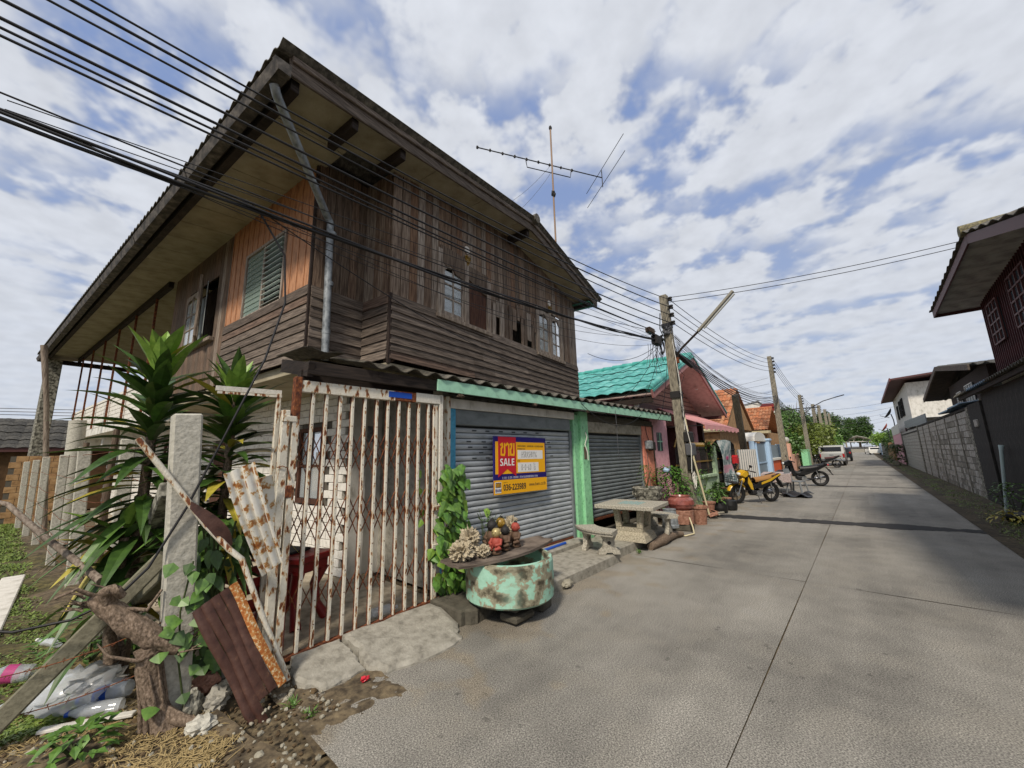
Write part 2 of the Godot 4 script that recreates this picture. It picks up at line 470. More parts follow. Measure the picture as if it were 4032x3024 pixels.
	pm("block_grey", [[0.0, "3a3935"], [0.3, "87847c"], [0.6, "aaa79f"], [1.0, "c4c1b9"]], 0.03, V(1.5, 0.8, 1.5), 0.95, "lump", 0.8, 5)
	tint("block_grey", "block_grey_b", Color("d2d0ca"))
	tint("block_grey", "block_grey_c", Color("b8b6b0"))
	pm("black_wall", [[0.0, "1a1917"], [0.6, "2c2a27"], [0.85, "43403b"], [1.0, "6b6760"]], 0.03, V(2.5, 0.5, 2.5), 0.97, "lump", 1.0, 5)
	pm("pole_concrete", [[0.0, "47433a"], [0.35, "7d776a"], [0.65, "98917f"], [1.0, "b0aa9a"]], 0.03, V(4, 0.7, 4), 0.95, "lump", 0.8, 5)
	flat("black_rubber", "141414", 0.55)
	flat("wire_black", "16161a", 0.6)
	flat("wire_grey", "55565a", 0.6)
	flat("hole_shade", "3f3d3a", 1.0)  # painted shade for the bench leg holes
	flat("white_paint", "dcdad2", 0.5)
	flat("steel_dark", "3a3a3c", 0.5, 0.5)
	flat("chrome", "b9bcc0", 0.25, 0.9)
	flat("cream", "c9bf9d", 0.8)
	glassy("pane_glass", "dfe9ec", 0.25)
	glassy("louvre_glass", "9fb3aa", 0.55)
	flat("curtain", "9fa6a6", 0.9)
	tint("wood_up", "inner_timber", Color("a8978a"))

# value at a place: patches of wear in the concrete of the road
var rn := FastNoiseLite.new()
func road_tone(p: Vector3) -> Color:
	rn.seed = 3; rn.frequency = 0.45; rn.fractal_octaves = 4
	var a := rn.get_noise_2d(p.x, p.z * 0.7)
	rn.frequency = 3.0
	var b := rn.get_noise_2d(p.x + 50.0, p.z)
	var t := 0.76 + a * 0.34 + b * 0.12
	var c := Color(t, t * 0.998, t * 0.985)
	var sand: float = smoothstep(0.1, 0.45, (-2.35 - p.x) * 0.5 + rn.get_noise_2d(p.x * 0.5, p.z * 0.5 + 9.0) * 0.9 + b * 0.25)   # earth washed in along the house side, in patches
	c = c.lerp(Color(0.82, 0.72, 0.57) * (0.85 + b * 0.25), sand * 0.6)
	rn.frequency = 0.8
	var track := rn.get_noise_2d(p.x * 2.2 + 13.0, p.z * 0.12)      # wheel wear, drawn out along the lane
	c = c * (1.0 + 0.22 * track)
	rn.frequency = 1.3
	var worn := smoothstep(0.05, 0.35, rn.get_noise_2d(p.x + 33.0, p.z))
	c = c.lerp(Color(0.93, 0.91, 0.86), worn * 0.28)
	rn.frequency = 5.5
	var sp := rn.get_noise_2d(p.x - 80.0, p.z)
	c = c * lerpf(1.0, 0.6, smoothstep(0.52, 0.66, sp) * smoothstep(0.0, -0.15, a))      # old oil spots
	return c

func yard_tone(yn: FastNoiseLite, p: Vector3) -> Color:
	var a := yn.get_noise_2d(p.x * 0.8, p.z * 0.8)
	var b := yn.get_noise_2d(p.x * 3.0 + 70.0, p.z * 3.0)
	var c := Color(0.80, 0.76, 0.68) * (0.85 + b * 0.35)
	var gr: float = clampf(a * 2.2 + 0.45, 0.0, 1.0) * clampf((-3.9 - p.x) * 1.2, 0.0, 1.0)
	return c.lerp(Color(0.55, 0.62, 0.26) * (0.8 + b * 0.5), gr * 0.75)

func ground():
	var road := Node3D.new()
	road.name = "road"
	road.set_meta("kind", "structure")
	add_child(road)
	var zs := [3.4, -1.12, -6.12, -11.1, -16.2, -21.3, -30.0, -40.0, -52.0, -80.0, -130.0, -190.0]
	for i in zs.size() - 1:
		for s in 2:
			if i == 0 and s == 0:
				continue
			var x0: float = -3.3 if s == 0 else -0.746
			var x1: float = -0.754 if s == 0 else 1.75 - i * 0.03
			if i == 0: x0 = -0.746
			var z0: float = zs[i] - 0.006
			var z1: float = zs[i + 1] + 0.006
			var cell: float = [0.03, 0.03, 0.05, 0.09, 0.15, 0.25, 0.5, 1.0, 1.0, 2.0, 3.0][i]
			var nu := int(max(2.0, (x1 - x0) / cell))
			var nv := int(max(2.0, (z0 - z1) / cell))
			var m := MB.new()
			var g := uvs(nu, nv).map(func(p): return V(lerpf(x0, x1, p.x), 0.004 * sin(p.x * 9.0 + i) * sin(p.y * 7.0), lerpf(z0, z1, p.y)))
			m.sheet(nu, nv, g, 0.0, g.map(func(p): return road_tone(p)))
			P(road, "slab", m, M["concrete_road"])
	# the piece in the bottom left corner between the earth and the lane joint
	var m2 := MB.new()
	var g2 := uvs(60, 160).map(func(p): return V(lerpf(-2.3, -0.758, p.x), 0.0, lerpf(3.4, -1.108, p.y)))
	m2.sheet(60, 160, g2, 0.0, g2.map(func(p): return road_tone(p)))
	P(road, "slab", m2, M["concrete_road"])
	# tar poured into the cross joints
	for t in [[-11.1, 0.19, -2.9, 1.6, 1], [-21.3, 0.10, -2.4, 1.55, 2], [-30.0, 0.10, -2.2, 1.5, 3], [-40.0, 0.12, -2.1, 1.4, 4], [-52, 0.15, -2.0, 1.4, 5]]:
		var tm := MB.new()
		rn.seed = t[4]; rn.frequency = 2.5
		var segs := 90
		for k in segs:
			var pa := []
			for q in [k, k + 1]:
				var x: float = lerpf(t[2], t[3], float(q) / segs)
				var wd: float = t[1] * (0.95 + 0.7 * rn.get_noise_1d(x * 2.0) + 0.45 * smoothstep(0.9, -1.2, x))
				if t[4] == 1: wd += 0.16 * exp(-pow((x - 0.35) * 2.4, 2.0)) * (1.0 + 0.6 * rn.get_noise_1d(x * 14.0))
				var zc: float = t[0] + 0.03 * rn.get_noise_1d(x + 30.0) - 0.11 * (x + 0.5) * (1.0 if t[4] == 1 else 0.3)
				pa.append([V(x, 0.006, zc - wd), V(x, 0.006, zc + wd)])
			tm.quad(pa[0][1], pa[1][1], pa[1][0], pa[0][0])
		P(road, "tar_seam", tm, flat("tar", "262524", 0.85) if not M.has("tar") else M["tar"])
	# the land below everything
	var g := MB.new()
	g.col = Color(0.75, 0.72, 0.62)
	g.quad(V(-500, -0.05, 200), V(500, -0.05, 200), V(500, -0.05, -700), V(-500, -0.05, -700))
	struct("ground", g, M["earth"])
	# earth of the yard and the strip beside the lane, uneven, with patches of moss and dry straw
	var yn := FastNoiseLite.new(); yn.seed = 8; yn.frequency = 0.9; yn.fractal_octaves = 4
	var y := MB.new()
	var yg := uvs(220, 110).map(func(p):
		var x: float = -2.29 - 20.0 * pow(p.x, 1.7)
		var z: float = lerpf(-1.1, 3.6, p.y) + 1.6 * p.x
		return V(x, 0.012 + 0.05 * yn.get_noise_2d(x * 1.5, z * 1.5) * clampf((-2.4 - x) * 2.0, 0.0, 1.0) + 0.012 * yn.get_noise_2d(x * 9.0, z * 9.0), z))
	y.sheet(220, 110, yg, 0.0, yg.map(func(p): return yard_tone(yn, p)))
	struct("yard_earth", y, M["earth"])
	var y2 := MB.new()
	var yg2 := uvs(60, 10).map(func(p): return V(lerpf(-3.9, -2.5, p.x), 0.006 + 0.02 * yn.get_noise_2d(p.x * 9.0, p.y * 9.0) - 0.03 * smoothstep(0.85, 1.0, p.x), lerpf(-1.1, -1.75, p.y)))
	y2.sheet(60, 10, yg2, 0.0, yg2.map(func(p): return yard_tone(yn, p)))
	struct("earth_strip", y2, M["earth"])
	# far side of the yard, behind the fence posts, and the concrete forecourt of the house
	var fc := MB.new()
	fc.col = Color(1, 0.93, 0.8)
	fc.lh(-22.0, -3.72, -0.04, 0.035, -2.9, -0.62)
	struct("forecourt", fc, pm("forecourt_concrete", [[0.0, "6f6656"], [0.4, "978c79"], [0.7, "a89d89"], [1.0, "b8ad99"]], 0.02, V(1, 1, 1) * 0.9, 0.95, "fine", 0.5, 5))
	# weedy verge on the right
	var vg := MB.new()
	var gg := uvs(6, 160).map(func(p): return V(lerpf(1.5, 2.6, p.x) - 0.2 * p.y, 0.012 + 0.02 * yn.get_noise_2d(p.x * 4.0, p.y * 90.0) + 0.03 * p.x, 2.0 - 112.0 * pow(p.y, 2.0)))
	vg.sheet(6, 160, gg, 0.0, gg.map(func(p): return Color(0.6, 0.58, 0.5) * (0.7 + 0.5 * yn.get_noise_2d(p.x * 2.0, p.z * 2.0))))
	struct("verge", vg, M["earth"])
func ys(z: float) -> float:   # underside of the roof of the timber house
	return 5.66 - (z + 2.7) * 0.126 if z > -2.7 else 5.66 - (-2.7 - z) * 0.19

func lap(H, a: Vector3, b: Vector3, out: Vector3, y0: float, y1: float, cnt: int, splits: int):   # lapped boards from a to b
	var ms := ["wood_flat_a", "wood_flat_b", "wood_flat_c", "wood_flat_d", "wood_flat_e", "wood_flat_a", "wood_flat_b"]
	var st := (y1 - y0) / cnt
	for i in cnt:
		var cuts := [0.0]
		for s in splits - 1: cuts.append((s + 1.0 + R(-0.3, 0.3)) / splits)
		cuts.append(1.0)
		for s in splits:
			var pa := a.lerp(b, cuts[s])
			var pb := a.lerp(b, cuts[s + 1])
			var sag := R(-0.008, 0.008)
			var yy := y0 + st * i
			var dr := (pb - pa).normalized()
			pa += dr * 0.0015; pb -= dr * 0.0015
			var f := []
			var o1 := out * (0.034 + R(0, 0.008))
			var o0 := out * 0.006
			var lo := R(-0.006, 0.004)
			var m := MB.new()
			# cross-section leans out at the foot
			var A := [pa + V(0, yy + lo, 0) + o1, pb + V(0, yy + lo + sag, 0) + o1, pb + V(0, yy + st + 0.02, 0) + o0 + out * 0.012, pa + V(0, yy + st + 0.02, 0) + o0 + out * 0.012]
			var B := [A[0] - out * 0.018, A[1] - out * 0.018, A[2] - out * 0.016, A[3] - out * 0.016]
			var mid: Vector3 = (A[0] + A[2] + B[0] + B[2]) * 0.25
			m.face([A[0], A[1], A[2], A[3]], mid); m.face([B[0], B[1], B[2], B[3]], mid)
			for k in 4: m.face([A[k], A[(k + 1) % 4], B[(k + 1) % 4], B[k]], mid)
			P(H, "siding_board", m, M[ms[rng.randi() % ms.size()]])

func sash(H, o: Vector3, ax: Vector3, w: float, h: float, rows: int, frame: String, curve := true):   # glazed casement: o is its lower corner, ax along the wall
	var out := ax.cross(Vector3.UP)
	if out.x + out.z < 0: out = -out
	var f := P(H, "window_sash", MB.new().beam(o + V(0, h, 0) * 0.5 - V(0, h * 0.5, 0) + ax * 0.025, o + ax * 0.025 + V(0, h, 0), 0.05, 0.035, out, 0.004), M[frame])
	P(f, "stile", MB.new().beam(o + ax * (w - 0.025), o + ax * (w - 0.025) + V(0, h, 0), 0.05, 0.035, out, 0.004), M[frame])
	P(f, "rail", MB.new().beam(o + ax * 0.05 + V(0, 0.035, 0), o + ax * (w - 0.05) + V(0, 0.035, 0), 0.033, 0.07, Vector3.UP, 0.004), M[frame])
	# top rail cut to a scallop
	var b := Basis(ax, Vector3.UP, ax.cross(Vector3.UP))
	var pl := [Vector2(0.05, h), Vector2(w - 0.05, h)]
	var tw := w - 0.1
	for t in [1.0, 0.86, 0.72, 0.6, 0.5, 0.4, 0.28, 0.14, 0.0]:
		pl.append(Vector2(0.05 + tw * t, h - 0.15 + (0.09 * sin(PI * t) if curve else 0.07) + 0.018 * sin(t * TAU * 2.0)))
	P(f, "head_rail", MB.new().prism(pl, 0.03, Transform3D(b, o - b.z * 0.015)), M[frame])
	P(f, "mullion", MB.new().beam(o + ax * w * 0.5 + V(0, 0.07, 0), o + ax * w * 0.5 + V(0, h - 0.08, 0), 0.022, 0.024, out), M[frame])
	for r in range(1, rows):
		var y := 0.07 + (h - 0.2) * r / rows
		P(f, "glazing_bar", MB.new().beam(o + ax * 0.05 + V(0, y, 0), o + ax * (w - 0.05) + V(0, y, 0), 0.022, 0.022), M[frame])
	for r in rows:
		for s in 2:
			var y0 := 0.07 + (h - 0.2) * r / rows
			var p := o + ax * (0.05 + (w - 0.1) * (0.25 + 0.5 * s)) + V(0, y0 + (h - 0.2) / rows * 0.5, 0)
			P(f, "pane", MB.new().box(p, V(0.004, (h - 0.2) / rows - 0.014, (w - 0.1) * 0.5 - 0.014), Basis(out, Vector3.UP, -ax)), M["pane_glass"])
	P(f, "curtain", MB.new().beam(o + ax * w * 0.5 - out * 0.09 + V(0, 0.06, 0), o + ax * w * 0.5 - out * 0.09 + V(0, h - 0.08, 0), w - 0.06, 0.01, out), M["curtain"])

func timber_house():
	var H := thing("timber_house", "old two-storey house with grey plank walls above and white brick below", "house", V(-4.1, 0, -2.37), deg_to_rad(7.0))
	rng.seed = 20
	var ups := ["wood_up_a", "wood_up_b", "wood_up_c", "wood_up_d", "wood_up_e", "wood_up_f", "wood_up_a", "wood_up_b"]
	var greys := ["wood_up_d", "wood_up_g", "wood_up_a", "wood_up_f"]
	# inner body behind the boards
	var body := MB.new()
	body.lh(-5.9, -0.45, 2.78, 5.1, -5.2, -0.1).lh(-5.9, -1.0, 2.78, 5.05, -0.098, 0.25)
	P(H, "inner_wall", body, M["inner_timber"])
	P(H, "floor_slab", MB.new().lh(-16.0, -0.02, 2.62, 2.74, -5.25, 0.0).lh(-16.0, -0.56, 2.62, 2.739, 0.0, 0.66), M["soffit"])
	P(H, "corner_post", MB.new().lh(-0.1, -0.012, 2.76, 5.25, -0.1, -0.012), M["wood_up_c"])
	# street wall: upright planks, ragged at the foot, missing and slipped here and there
	var z := 0.0
	var k := 0
	while z > -5.26:
		var w: float = min(R(0.105, 0.15), 5.3 + z)
		if w < 0.03: break
		var zm := z - w * 0.5
		var y0 := 3.585 + R(-0.05, 0.03)
		var y1 := ys(zm) + 0.02
		var win := (zm < -0.80 and zm > -1.95) or (zm < -3.5 and zm > -4.55)
		if win: y0 = 4.56
		var dam := zm < -2.0 and zm > -3.5
		var tilt := R(-0.006, 0.006)
		var mt: String = ups[rng.randi() % ups.size()] if zm > -2.4 or not dam else greys[rng.randi() % 4]
		if zm > -0.8 and rng.randf() < 0.5: mt = greys[rng.randi() % 4]
		var x := R(-0.004, 0.006)
		if dam and not win:
			# weathered lower lengths nailed over the old ones
			var yc := R(4.05, 4.35)
			P(H, "plank", MB.new().box(V(x - 0.012, (yc + y1) * 0.5, zm), V(0.02, y1 - yc, w - 0.006), Basis(Vector3.RIGHT, tilt * 0.2), 0.003), M[ups[rng.randi() % 6]])
			if k % 5 != 2:
				var yb := y0 + (R(0.1, 0.3) if k % 4 == 1 else 0.0)
				P(H, "plank", MB.new().box(V(x + 0.008, (yb + yc + 0.04) * 0.5, zm), V(0.018, yc + 0.08 - yb, w - R(0.006, 0.03)), Basis(Vector3.RIGHT, R(-0.02, 0.02)), 0.003), M[greys[rng.randi() % 4]])
			else:
				P(H, "plank", MB.new().box(V(x + 0.004, (y0 + 0.28 + yc) * 0.5 + 0.1, zm), V(0.018, 0.3, w - 0.03), Basis(Vector3.RIGHT, R(-0.03, 0.03)), 0.003), M[greys[rng.randi() % 4]])
		else:
			P(H, "plank", MB.new().box(V(x, (y0 + y1) * 0.5, zm), V(0.022, y1 - y0, w - R(0.003, 0.010)), Basis(Vector3.RIGHT, tilt * 0.3), 0.003), M[mt])
		z -= w
		k += 1
	# short return wall and set-back bay
	for i in 5: P(H, "plank", MB.new().lh(-0.5 + i * 0.1 + 0.003 - 0.04, -0.4 + i * 0.1 - 0.04, 3.56 + R(-0.02, 0.02), ys(0.0), -0.012, 0.012, 0.003), M[ups[rng.randi() % 6]])
	for i in 6: P(H, "plank", MB.new().lh(-0.553, -0.531, 3.56 + R(-0.02, 0.02), ys(0.5) + 0.05, 0.012 + i * 0.114, 0.012 + (i + 1) * 0.114 - 0.005, 0.003), M[["wood_up_c", "wood_up_f", "wood_up_b", "wood_up_e"][rng.randi() % 4]])
	# lapped boards under the windows
	lap(H, V(0, 0, 0), V(0, 0, -5.3), V(1, 0, 0), 2.78, 3.60, 8, 3)
	lap(H, V(-0.54, 0, 0.0), V(0, 0, 0.0), V(0, 0, 1), 2.78, 3.60, 7, 1)
	lap(H, V(-0.54, 0, 0.7), V(-0.54, 0, 0.0), V(1, 0, 0), 2.76, 3.60, 7, 1)
	lap(H, V(-0.54, 0, 0.7), V(-3.03, 0, 0.7), V(0, 0, 1), 2.74, 3.62, 8, 1)
	P(H, "corner_batten", MB.new().lh(-0.56, -0.53, 2.72, 5.2, 0.70, 0.728, 0.003), M["wood_dark_up"])
	P(H, "corner_batten", MB.new().lh(-0.006, 0.03, 2.72, 3.62, -0.02, 0.02, 0.003), M["wood_dark_up"])
	# side wall: orange boards round the louvre window
	for i in 14:
		var x1 := -0.562 - i * 0.178
		var x0 := x1 - 0.172
		var yb := 3.58
		var yt := ys(0.7) + 0.03
		var xm := (x0 + x1) * 0.5
		if xm < -1.24 and xm > -2.48:
			P(H, "orange_board", MB.new().lh(x0, x1, 4.60, yt, 0.672, 0.694, 0.004), M["orange_board"])
		else:
			P(H, "orange_board", MB.new().lh(x0, x1, yb, yt, 0.672, 0.694, 0.004), M["orange_board"])
		if not (xm < -1.24 and xm > -2.48) or true:
			P(H, "batten", MB.new().lh(x0 - 0.012, x0 + 0.006, 4.62 if xm < -1.24 and xm > -2.40 else yb, yt, 0.694, 0.703), M["orange_board"])
	# louvre window: frame, two banks of glass blades, the right one open
	var W := P(H, "louvre_window", MB.new().lh(-2.47, -2.43, 3.6, 4.62, 0.66, 0.715).lh(-1.29, -1.25, 3.6, 4.62, 0.66, 0.715).lh(-2.43, -1.29, 4.58, 4.62, 0.66, 0.715).lh(-2.43, -1.29, 3.6, 3.64, 0.66, 0.72).lh(-1.88, -1.84, 3.64, 4.58, 0.67, 0.71), M["wood_white"])
	for b in 2:
		for i in 12:
			var yc := 3.69 + i * 0.077
			var bs := Basis(Vector3.RIGHT, -0.14 if b == 0 else -1.15)
			P(W, "glass_blade", MB.new().box(V(-2.155 if b == 0 else -1.565, yc, 0.69), V(0.535, 0.094, 0.006), bs, 0.001), M["louvre_glass"] if b == 0 else M["white_louvre"])
	# dark planked wall beyond, with a glazed window standing open
	var x := -3.07
	while x > -5.9:
		var w := R(0.11, 0.15)
		if not (x < -3.55 and x > -4.85):
			P(H, "plank", MB.new().lh(x - w + 0.005, x, 2.76, ys(0.7) + 0.03, 0.66, 0.684, 0.003), M[["wood_up_c", "wood_up_f", "wood_up_d"][rng.randi() % 3]])
		else:
			P(H, "plank", MB.new().lh(x - w + 0.005, x, 4.68, ys(0.7) + 0.03, 0.66, 0.684, 0.003), M[["wood_up_c", "wood_up_f"][rng.randi() % 2]])
			P(H, "plank", MB.new().lh(x - w + 0.005, x, 2.76, 3.58, 0.66, 0.684, 0.003), M[["wood_up_c", "wood_up_f"][rng.randi() % 2]])
		x -= w
	sash(H, V(-4.30, 3.60, 0.70), V(0.95, 0, 0.30).normalized(), 0.62, 1.05, 3, "wood_up_d")
	sash(H, V(-4.95, 3.60, 0.71), V(1, 0, 0), 0.60, 1.0, 3, "wood_up_d")
	P(H, "window_sill", MB.new().lh(-5.0, -3.5, 3.53, 3.59, 0.65, 0.76, 0.004), M["wood_up_d"])
	# street windows: posts, sashes, a board closing one light
	for zz in [-0.83, -1.40, -1.96]: P(H, "window_post", MB.new().lh(-0.02, 0.035, 3.50, 4.60 if zz > -1.5 else 4.5, zz - 0.05, zz + 0.05, 0.005), M["wood_up_g"])
	P(H, "window_head", MB.new().prism([Vector2(-0.02, 4.42), Vector2(0.1, 4.36), Vector2(0.2, 4.40), Vector2(0.3, 4.30), Vector2(0.5, 4.28), Vector2(0.52, 4.66), Vector2(-0.02, 4.66)], 0.03, Transform3D(Basis(V(0, 0, -1), Vector3.UP, V(1, 0, 0)), V(0.0, 0.0, -0.86))), M["wood_up_f"])
	P(H, "window_head", MB.new().prism([Vector2(0, 4.34), Vector2(0.12, 4.30), Vector2(0.24, 4.33), Vector2(0.34, 4.22), Vector2(0.48, 4.20), Vector2(0.48, 4.57), Vector2(0, 4.57)], 0.03, Transform3D(Basis(V(0, 0, -1), Vector3.UP, V(1, 0, 0)), V(0.0, 0.0, -1.45))), M["wood_up_f"])
	sash(H, V(0.004, 3.60, -0.88), V(0, 0, -1), 0.47, 0.84, 3, "wood_up_g")
	P(H, "closing_board", MB.new().lh(-0.015, 0.008, 3.60, 4.34, -1.455, -1.90, 0.004), M["wood_brown"])
	P(H, "window_sill", MB.new().lh(-0.02, 0.06, 3.53, 3.59, -0.75, -2.02, 0.005), M["wood_up_d"])
	for zz in [-3.52, -4.05, -4.56]: P(H, "window_post", MB.new().lh(-0.02, 0.035, 3.50, 4.56, zz - 0.035, zz + 0.035, 0.005), M["wood_up_g"])
	sash(H, V(0.004, 3.60, -3.56), V(0, 0, -1), 0.45, 0.92, 3, "wood_up_g")
	sash(H, V(0.004, 3.60, -4.09), V(0, 0, -1), 0.44, 0.92, 3, "wood_up_g")
	P(H, "window_sill", MB.new().lh(-0.02, 0.06, 3.53, 3.59, -3.46, -4.62, 0.005), M["wood_up_d"])
	# soffit sheets under the side eaves and along the gable
	var xs := 0.44
	while xs > -15.9:
		var wd := 0.60 if xs > -6.0 else 0.42
		P(H, "soffit_panel", MB.new().face4([V(xs, ys(1.5), 1.5), V(xs - wd + 0.012, ys(1.5), 1.5), V(xs - wd + 0.012, ys(0.7) + 0.0, 0.62), V(xs, ys(0.7), 0.62)], 0.02), M["soffit"])
		xs -= wd
	var zs2 := 0.62
	while zs2 > -5.5:
		var ze: float = max(zs2 - 0.98, -2.7 if zs2 > -2.69 else -5.52)
		P(H, "soffit_panel", MB.new().face4([V(0.44, ys(zs2), zs2), V(-0.06, ys(zs2), zs2), V(-0.06, ys(ze), ze + 0.007), V(0.44, ys(ze), ze + 0.007)], 0.02), M["soffit"])
		zs2 = ze
	# lining over the open terrace
	P(H, "terrace_ceiling", MB.new().face4([V(-5.9, ys(0.62), 0.62), V(-16, ys(0.62), 0.62), V(-16, ys(-5), -5.0), V(-5.9, ys(-5), -5.0)], 0.02), M["soffit"])
	# purlin ends, barge boards, eaves boards
	for zz in [0.84, 0.2, -2.62, -5.32]:
		var yy := ys(zz) - 0.075
		P(H, "purlin", MB.new().lh(-0.05, 0.43, yy - 0.065, yy + 0.065, zz - 0.04, zz + 0.04, 0.006), M["wood_dark"])
	P(H, "purlin", MB.new().lh(-15.9, 0.42, ys(1.44) - 0.13, ys(1.44) - 0.005, 1.42, 1.5, 0.004), M["wood_dark"])
	for q in [[1.54, -2.7], [-2.7, -5.62]]:
		var a := V(0.47, ys(q[0]) + 0.06, q[0])
		var b := V(0.47, ys(q[1]) + 0.06, q[1])
		P(H, "barge_board", MB.new().beam(a, b, 0.03, 0.20, Vector3.UP, 0.006), M["wood_flat_b"])
		P(H, "barge_board", MB.new().beam(a + V(0.032, 0.09, 0), b + V(0.032, 0.09, 0), 0.03, 0.12, Vector3.UP, 0.006), M["wood_flat_c"])
	P(H, "eaves_board", MB.new().lh(-15.9, 0.45, ys(1.54) - 0.05, ys(1.54) + 0.09, 1.515, 1.545, 0.004), M["wood_dark"])
	P(H, "eaves_soffit", MB.new().lh(-5.0, 0.44, 5.09, 5.11, -5.60, -5.2), M["green_trim"])
	# corrugated roof, one sheet row per slope
	for q in [[1.66, -2.7], [-2.7, -5.72]]:
		for s in 4:
			var xa: float = 0.58 - s * 4.15
			var xb: float = xa - 4.2
			var m := MB.new()
			var nu := 140
			m.sheet(nu, 2, uvs(nu, 2).map(func(p):
				var X: float = lerpf(xa, xb, p.x)
				var Z: float = lerpf(q[0], q[1], p.y)
				return V(X, ys(Z) + 0.165 + 0.028 * sin(X * TAU / 0.18) + 0.004 * s, Z)), 0.008)
			P(H, "roof_sheet", m, M["asbestos"])
	P(H, "ridge_cap", MB.new().tube([V(0.6, 5.84, -2.7), V(-16.1, 5.84, -2.7)], 0.09, 10), M["asbestos"])
	# gutter with its brackets, and the down pipe
	var gp := [Vector2(0, 0), Vector2(0.10, 0), Vector2(0.135, 0.10), Vector2(0.12, 0.10), Vector2(0.09, 0.012), Vector2(0.012, 0.012), Vector2(0.012, 0.11), Vector2(0, 0.11)]
	var gb := Basis(V(0, 0, 1), Vector3.UP, V(-1, 0, 0))
	for s in 7:
		P(H, "gutter", MB.new().prism(gp, 2.30, Transform3D(gb, V(0.52 - s * 2.33, 5.015 - 0.006 * s, 1.552 + 0.002 * (s % 2)))), M["dark_gutter"])
		P(H, "gutter_joint", MB.new().prism([Vector2(-0.004, -0.005), Vector2(0.104, -0.005), Vector2(0.14, 0.104), Vector2(-0.004, 0.115)], 0.05, Transform3D(gb, V(0.52 - s * 2.33 + 0.004 + (0.0 if s else 0.01), 5.015 - 0.006 * s, 1.552))), M["dark_gutter"])
	P(H, "down_pipe", MB.new().tube([V(0.33, 5.02, 1.60), V(0.31, 4.94, 1.56), V(-0.44, 4.52, 0.62), V(-0.46, 4.47, 0.56), V(-0.46, 2.74, 0.52)], 0.042, 12), M["zinc"])
	for yy in [3.05, 3.65, 4.3]: P(H, "pipe_collar", MB.new().tube([V(-0.46, yy, 0.525), V(-0.46, yy + 0.05, 0.527)], 0.047, 12), M["zinc"])
	# house blessing plaques and gilt lion masks over the windows
	for q in [[-1.42, 4.83, 4.64], [-4.05, 4.78, 4.62]]:
		P(H, "round_plaque", MB.new().lathe([Vector2(0.0, 0.0), Vector2(0.062, 0.0), Vector2(0.066, 0.012), Vector2(0.05, 0.02), Vector2(0.0, 0.02)], 8, V(0.012, q[1], q[0]), Basis(V(0, 0, 1), PI * -0.5)), M["plaque_white"])
		var mk := MB.new()
		mk.blob(V(0.03, q[2] + 0.03, q[0]), V(0.03, 0.05, 0.06), 3, 0.35, 2, 2.5)
		var lm := P(H, "lion_mask", mk, M["gilt"])
		for s in [-1, 1]:
			P(lm, "eye", MB.new().blob(V(0.058, q[2] + 0.035, q[0] + s * 0.024), V(0.01, 0.012, 0.012), 2, 0.1, 1), M["black_rubber"])
			P(lm, "brow", MB.new().blob(V(0.05, q[2] + 0.06, q[0] + s * 0.03), V(0.015, 0.012, 0.028), 4, 0.2, 1), M["gilt"])
		P(lm, "jaw", MB.new().blob(V(0.04, q[2] - 0.035, q[0]), V(0.028, 0.022, 0.035), 5, 0.3, 1), M["gilt"])
		P(lm, "mane_curl", MB.new().blob(V(0.025, q[2] - 0.07, q[0]), V(0.02, 0.02, 0.028), 6, 0.4, 1), M["gilt"])
	# ground floor: brick side wall with its window, plaster street wall
	P(H, "ground_wall", MB.new().lh(-15.5, -2.62, 0, 2.62, -0.55, -0.40).lh(-1.92, -1.262, 0, 2.62, -0.55, -0.40).lh(-2.62, -1.92, 0, 0.98, -0.55, -0.40).lh(-2.62, -1.92, 2.08, 2.62, -0.55, -0.40).lh(-2.7, -1.85, 0.5, 2.5, -0.80, -0.75), M["joint_dark"])
	P(H, "plaster_wall", MB.new().lh(-1.40, -1.26, 0, 2.62, -0.60, -2.6), M["plaster_white"])
	P(H, "plaster_corner", MB.new().lh(-1.262, -1.20, 0, 2.62, -0.34, -0.60, 0.006), M["plaster_white"])
	var bw := 0.235
	var bh := 0.112
	var nb := 0
	var rest := MB.new()
	for row in 23:
		for i in 62:
			var bx := -1.265 - (i + (0.5 if row % 2 else 0.0)) * bw
			var by := 0.05 + row * bh
			if bx - bw * 0.5 < -2.66 + bw * 0.5 - 0.0 and false: pass
			if bx - bw < -1.92 and bx > -2.62 and by + bh > 0.96 and by < 2.08: continue
			if bx < -5.2 and bx > -6.3 and by < 2.0: continue
			var b := MB.new().lh(bx - bw + 0.008, bx, by, by + bh - 0.008, -0.402, -0.352 + R(-0.004, 0.004), 0.004)
			if bx > -4.6 and nb < 298:
				nb += 1
				P(H, "brick", b, M["brick_white"])
			else: rest.add(b)
	P(H, "brickwork", rest, M["brick_white"], Transform3D.IDENTITY, "stuff")
	var gw := P(H, "window", MB.new().lh(-2.62, -2.56, 0.96, 2.10, -0.40, -0.33).lh(-1.98, -1.92, 0.96, 2.10, -0.40, -0.33).lh(-2.56, -1.98, 2.04, 2.10, -0.40, -0.33).lh(-2.56, -1.98, 0.96, 1.03, -0.40, -0.33).lh(-2.285, -2.255, 1.03, 2.04, -0.39, -0.345).lh(-2.56, -1.98, 1.50, 1.53, -0.385, -0.35), M["wood_brown"])
	for s in 4: P(gw, "pane", MB.new().lh(-2.55 + (s % 2) * 0.30, -2.29 + (s % 2) * 0.30, 1.04 + (s / 2) * 0.5, 1.49 + (s / 2) * 0.54, -0.372, -0.367), M["pane_glass"])
	P(gw, "paper_notice", MB.new().lh(-2.14, -2.04, 1.55, 1.72, -0.364, -0.362), M["white_paint"])
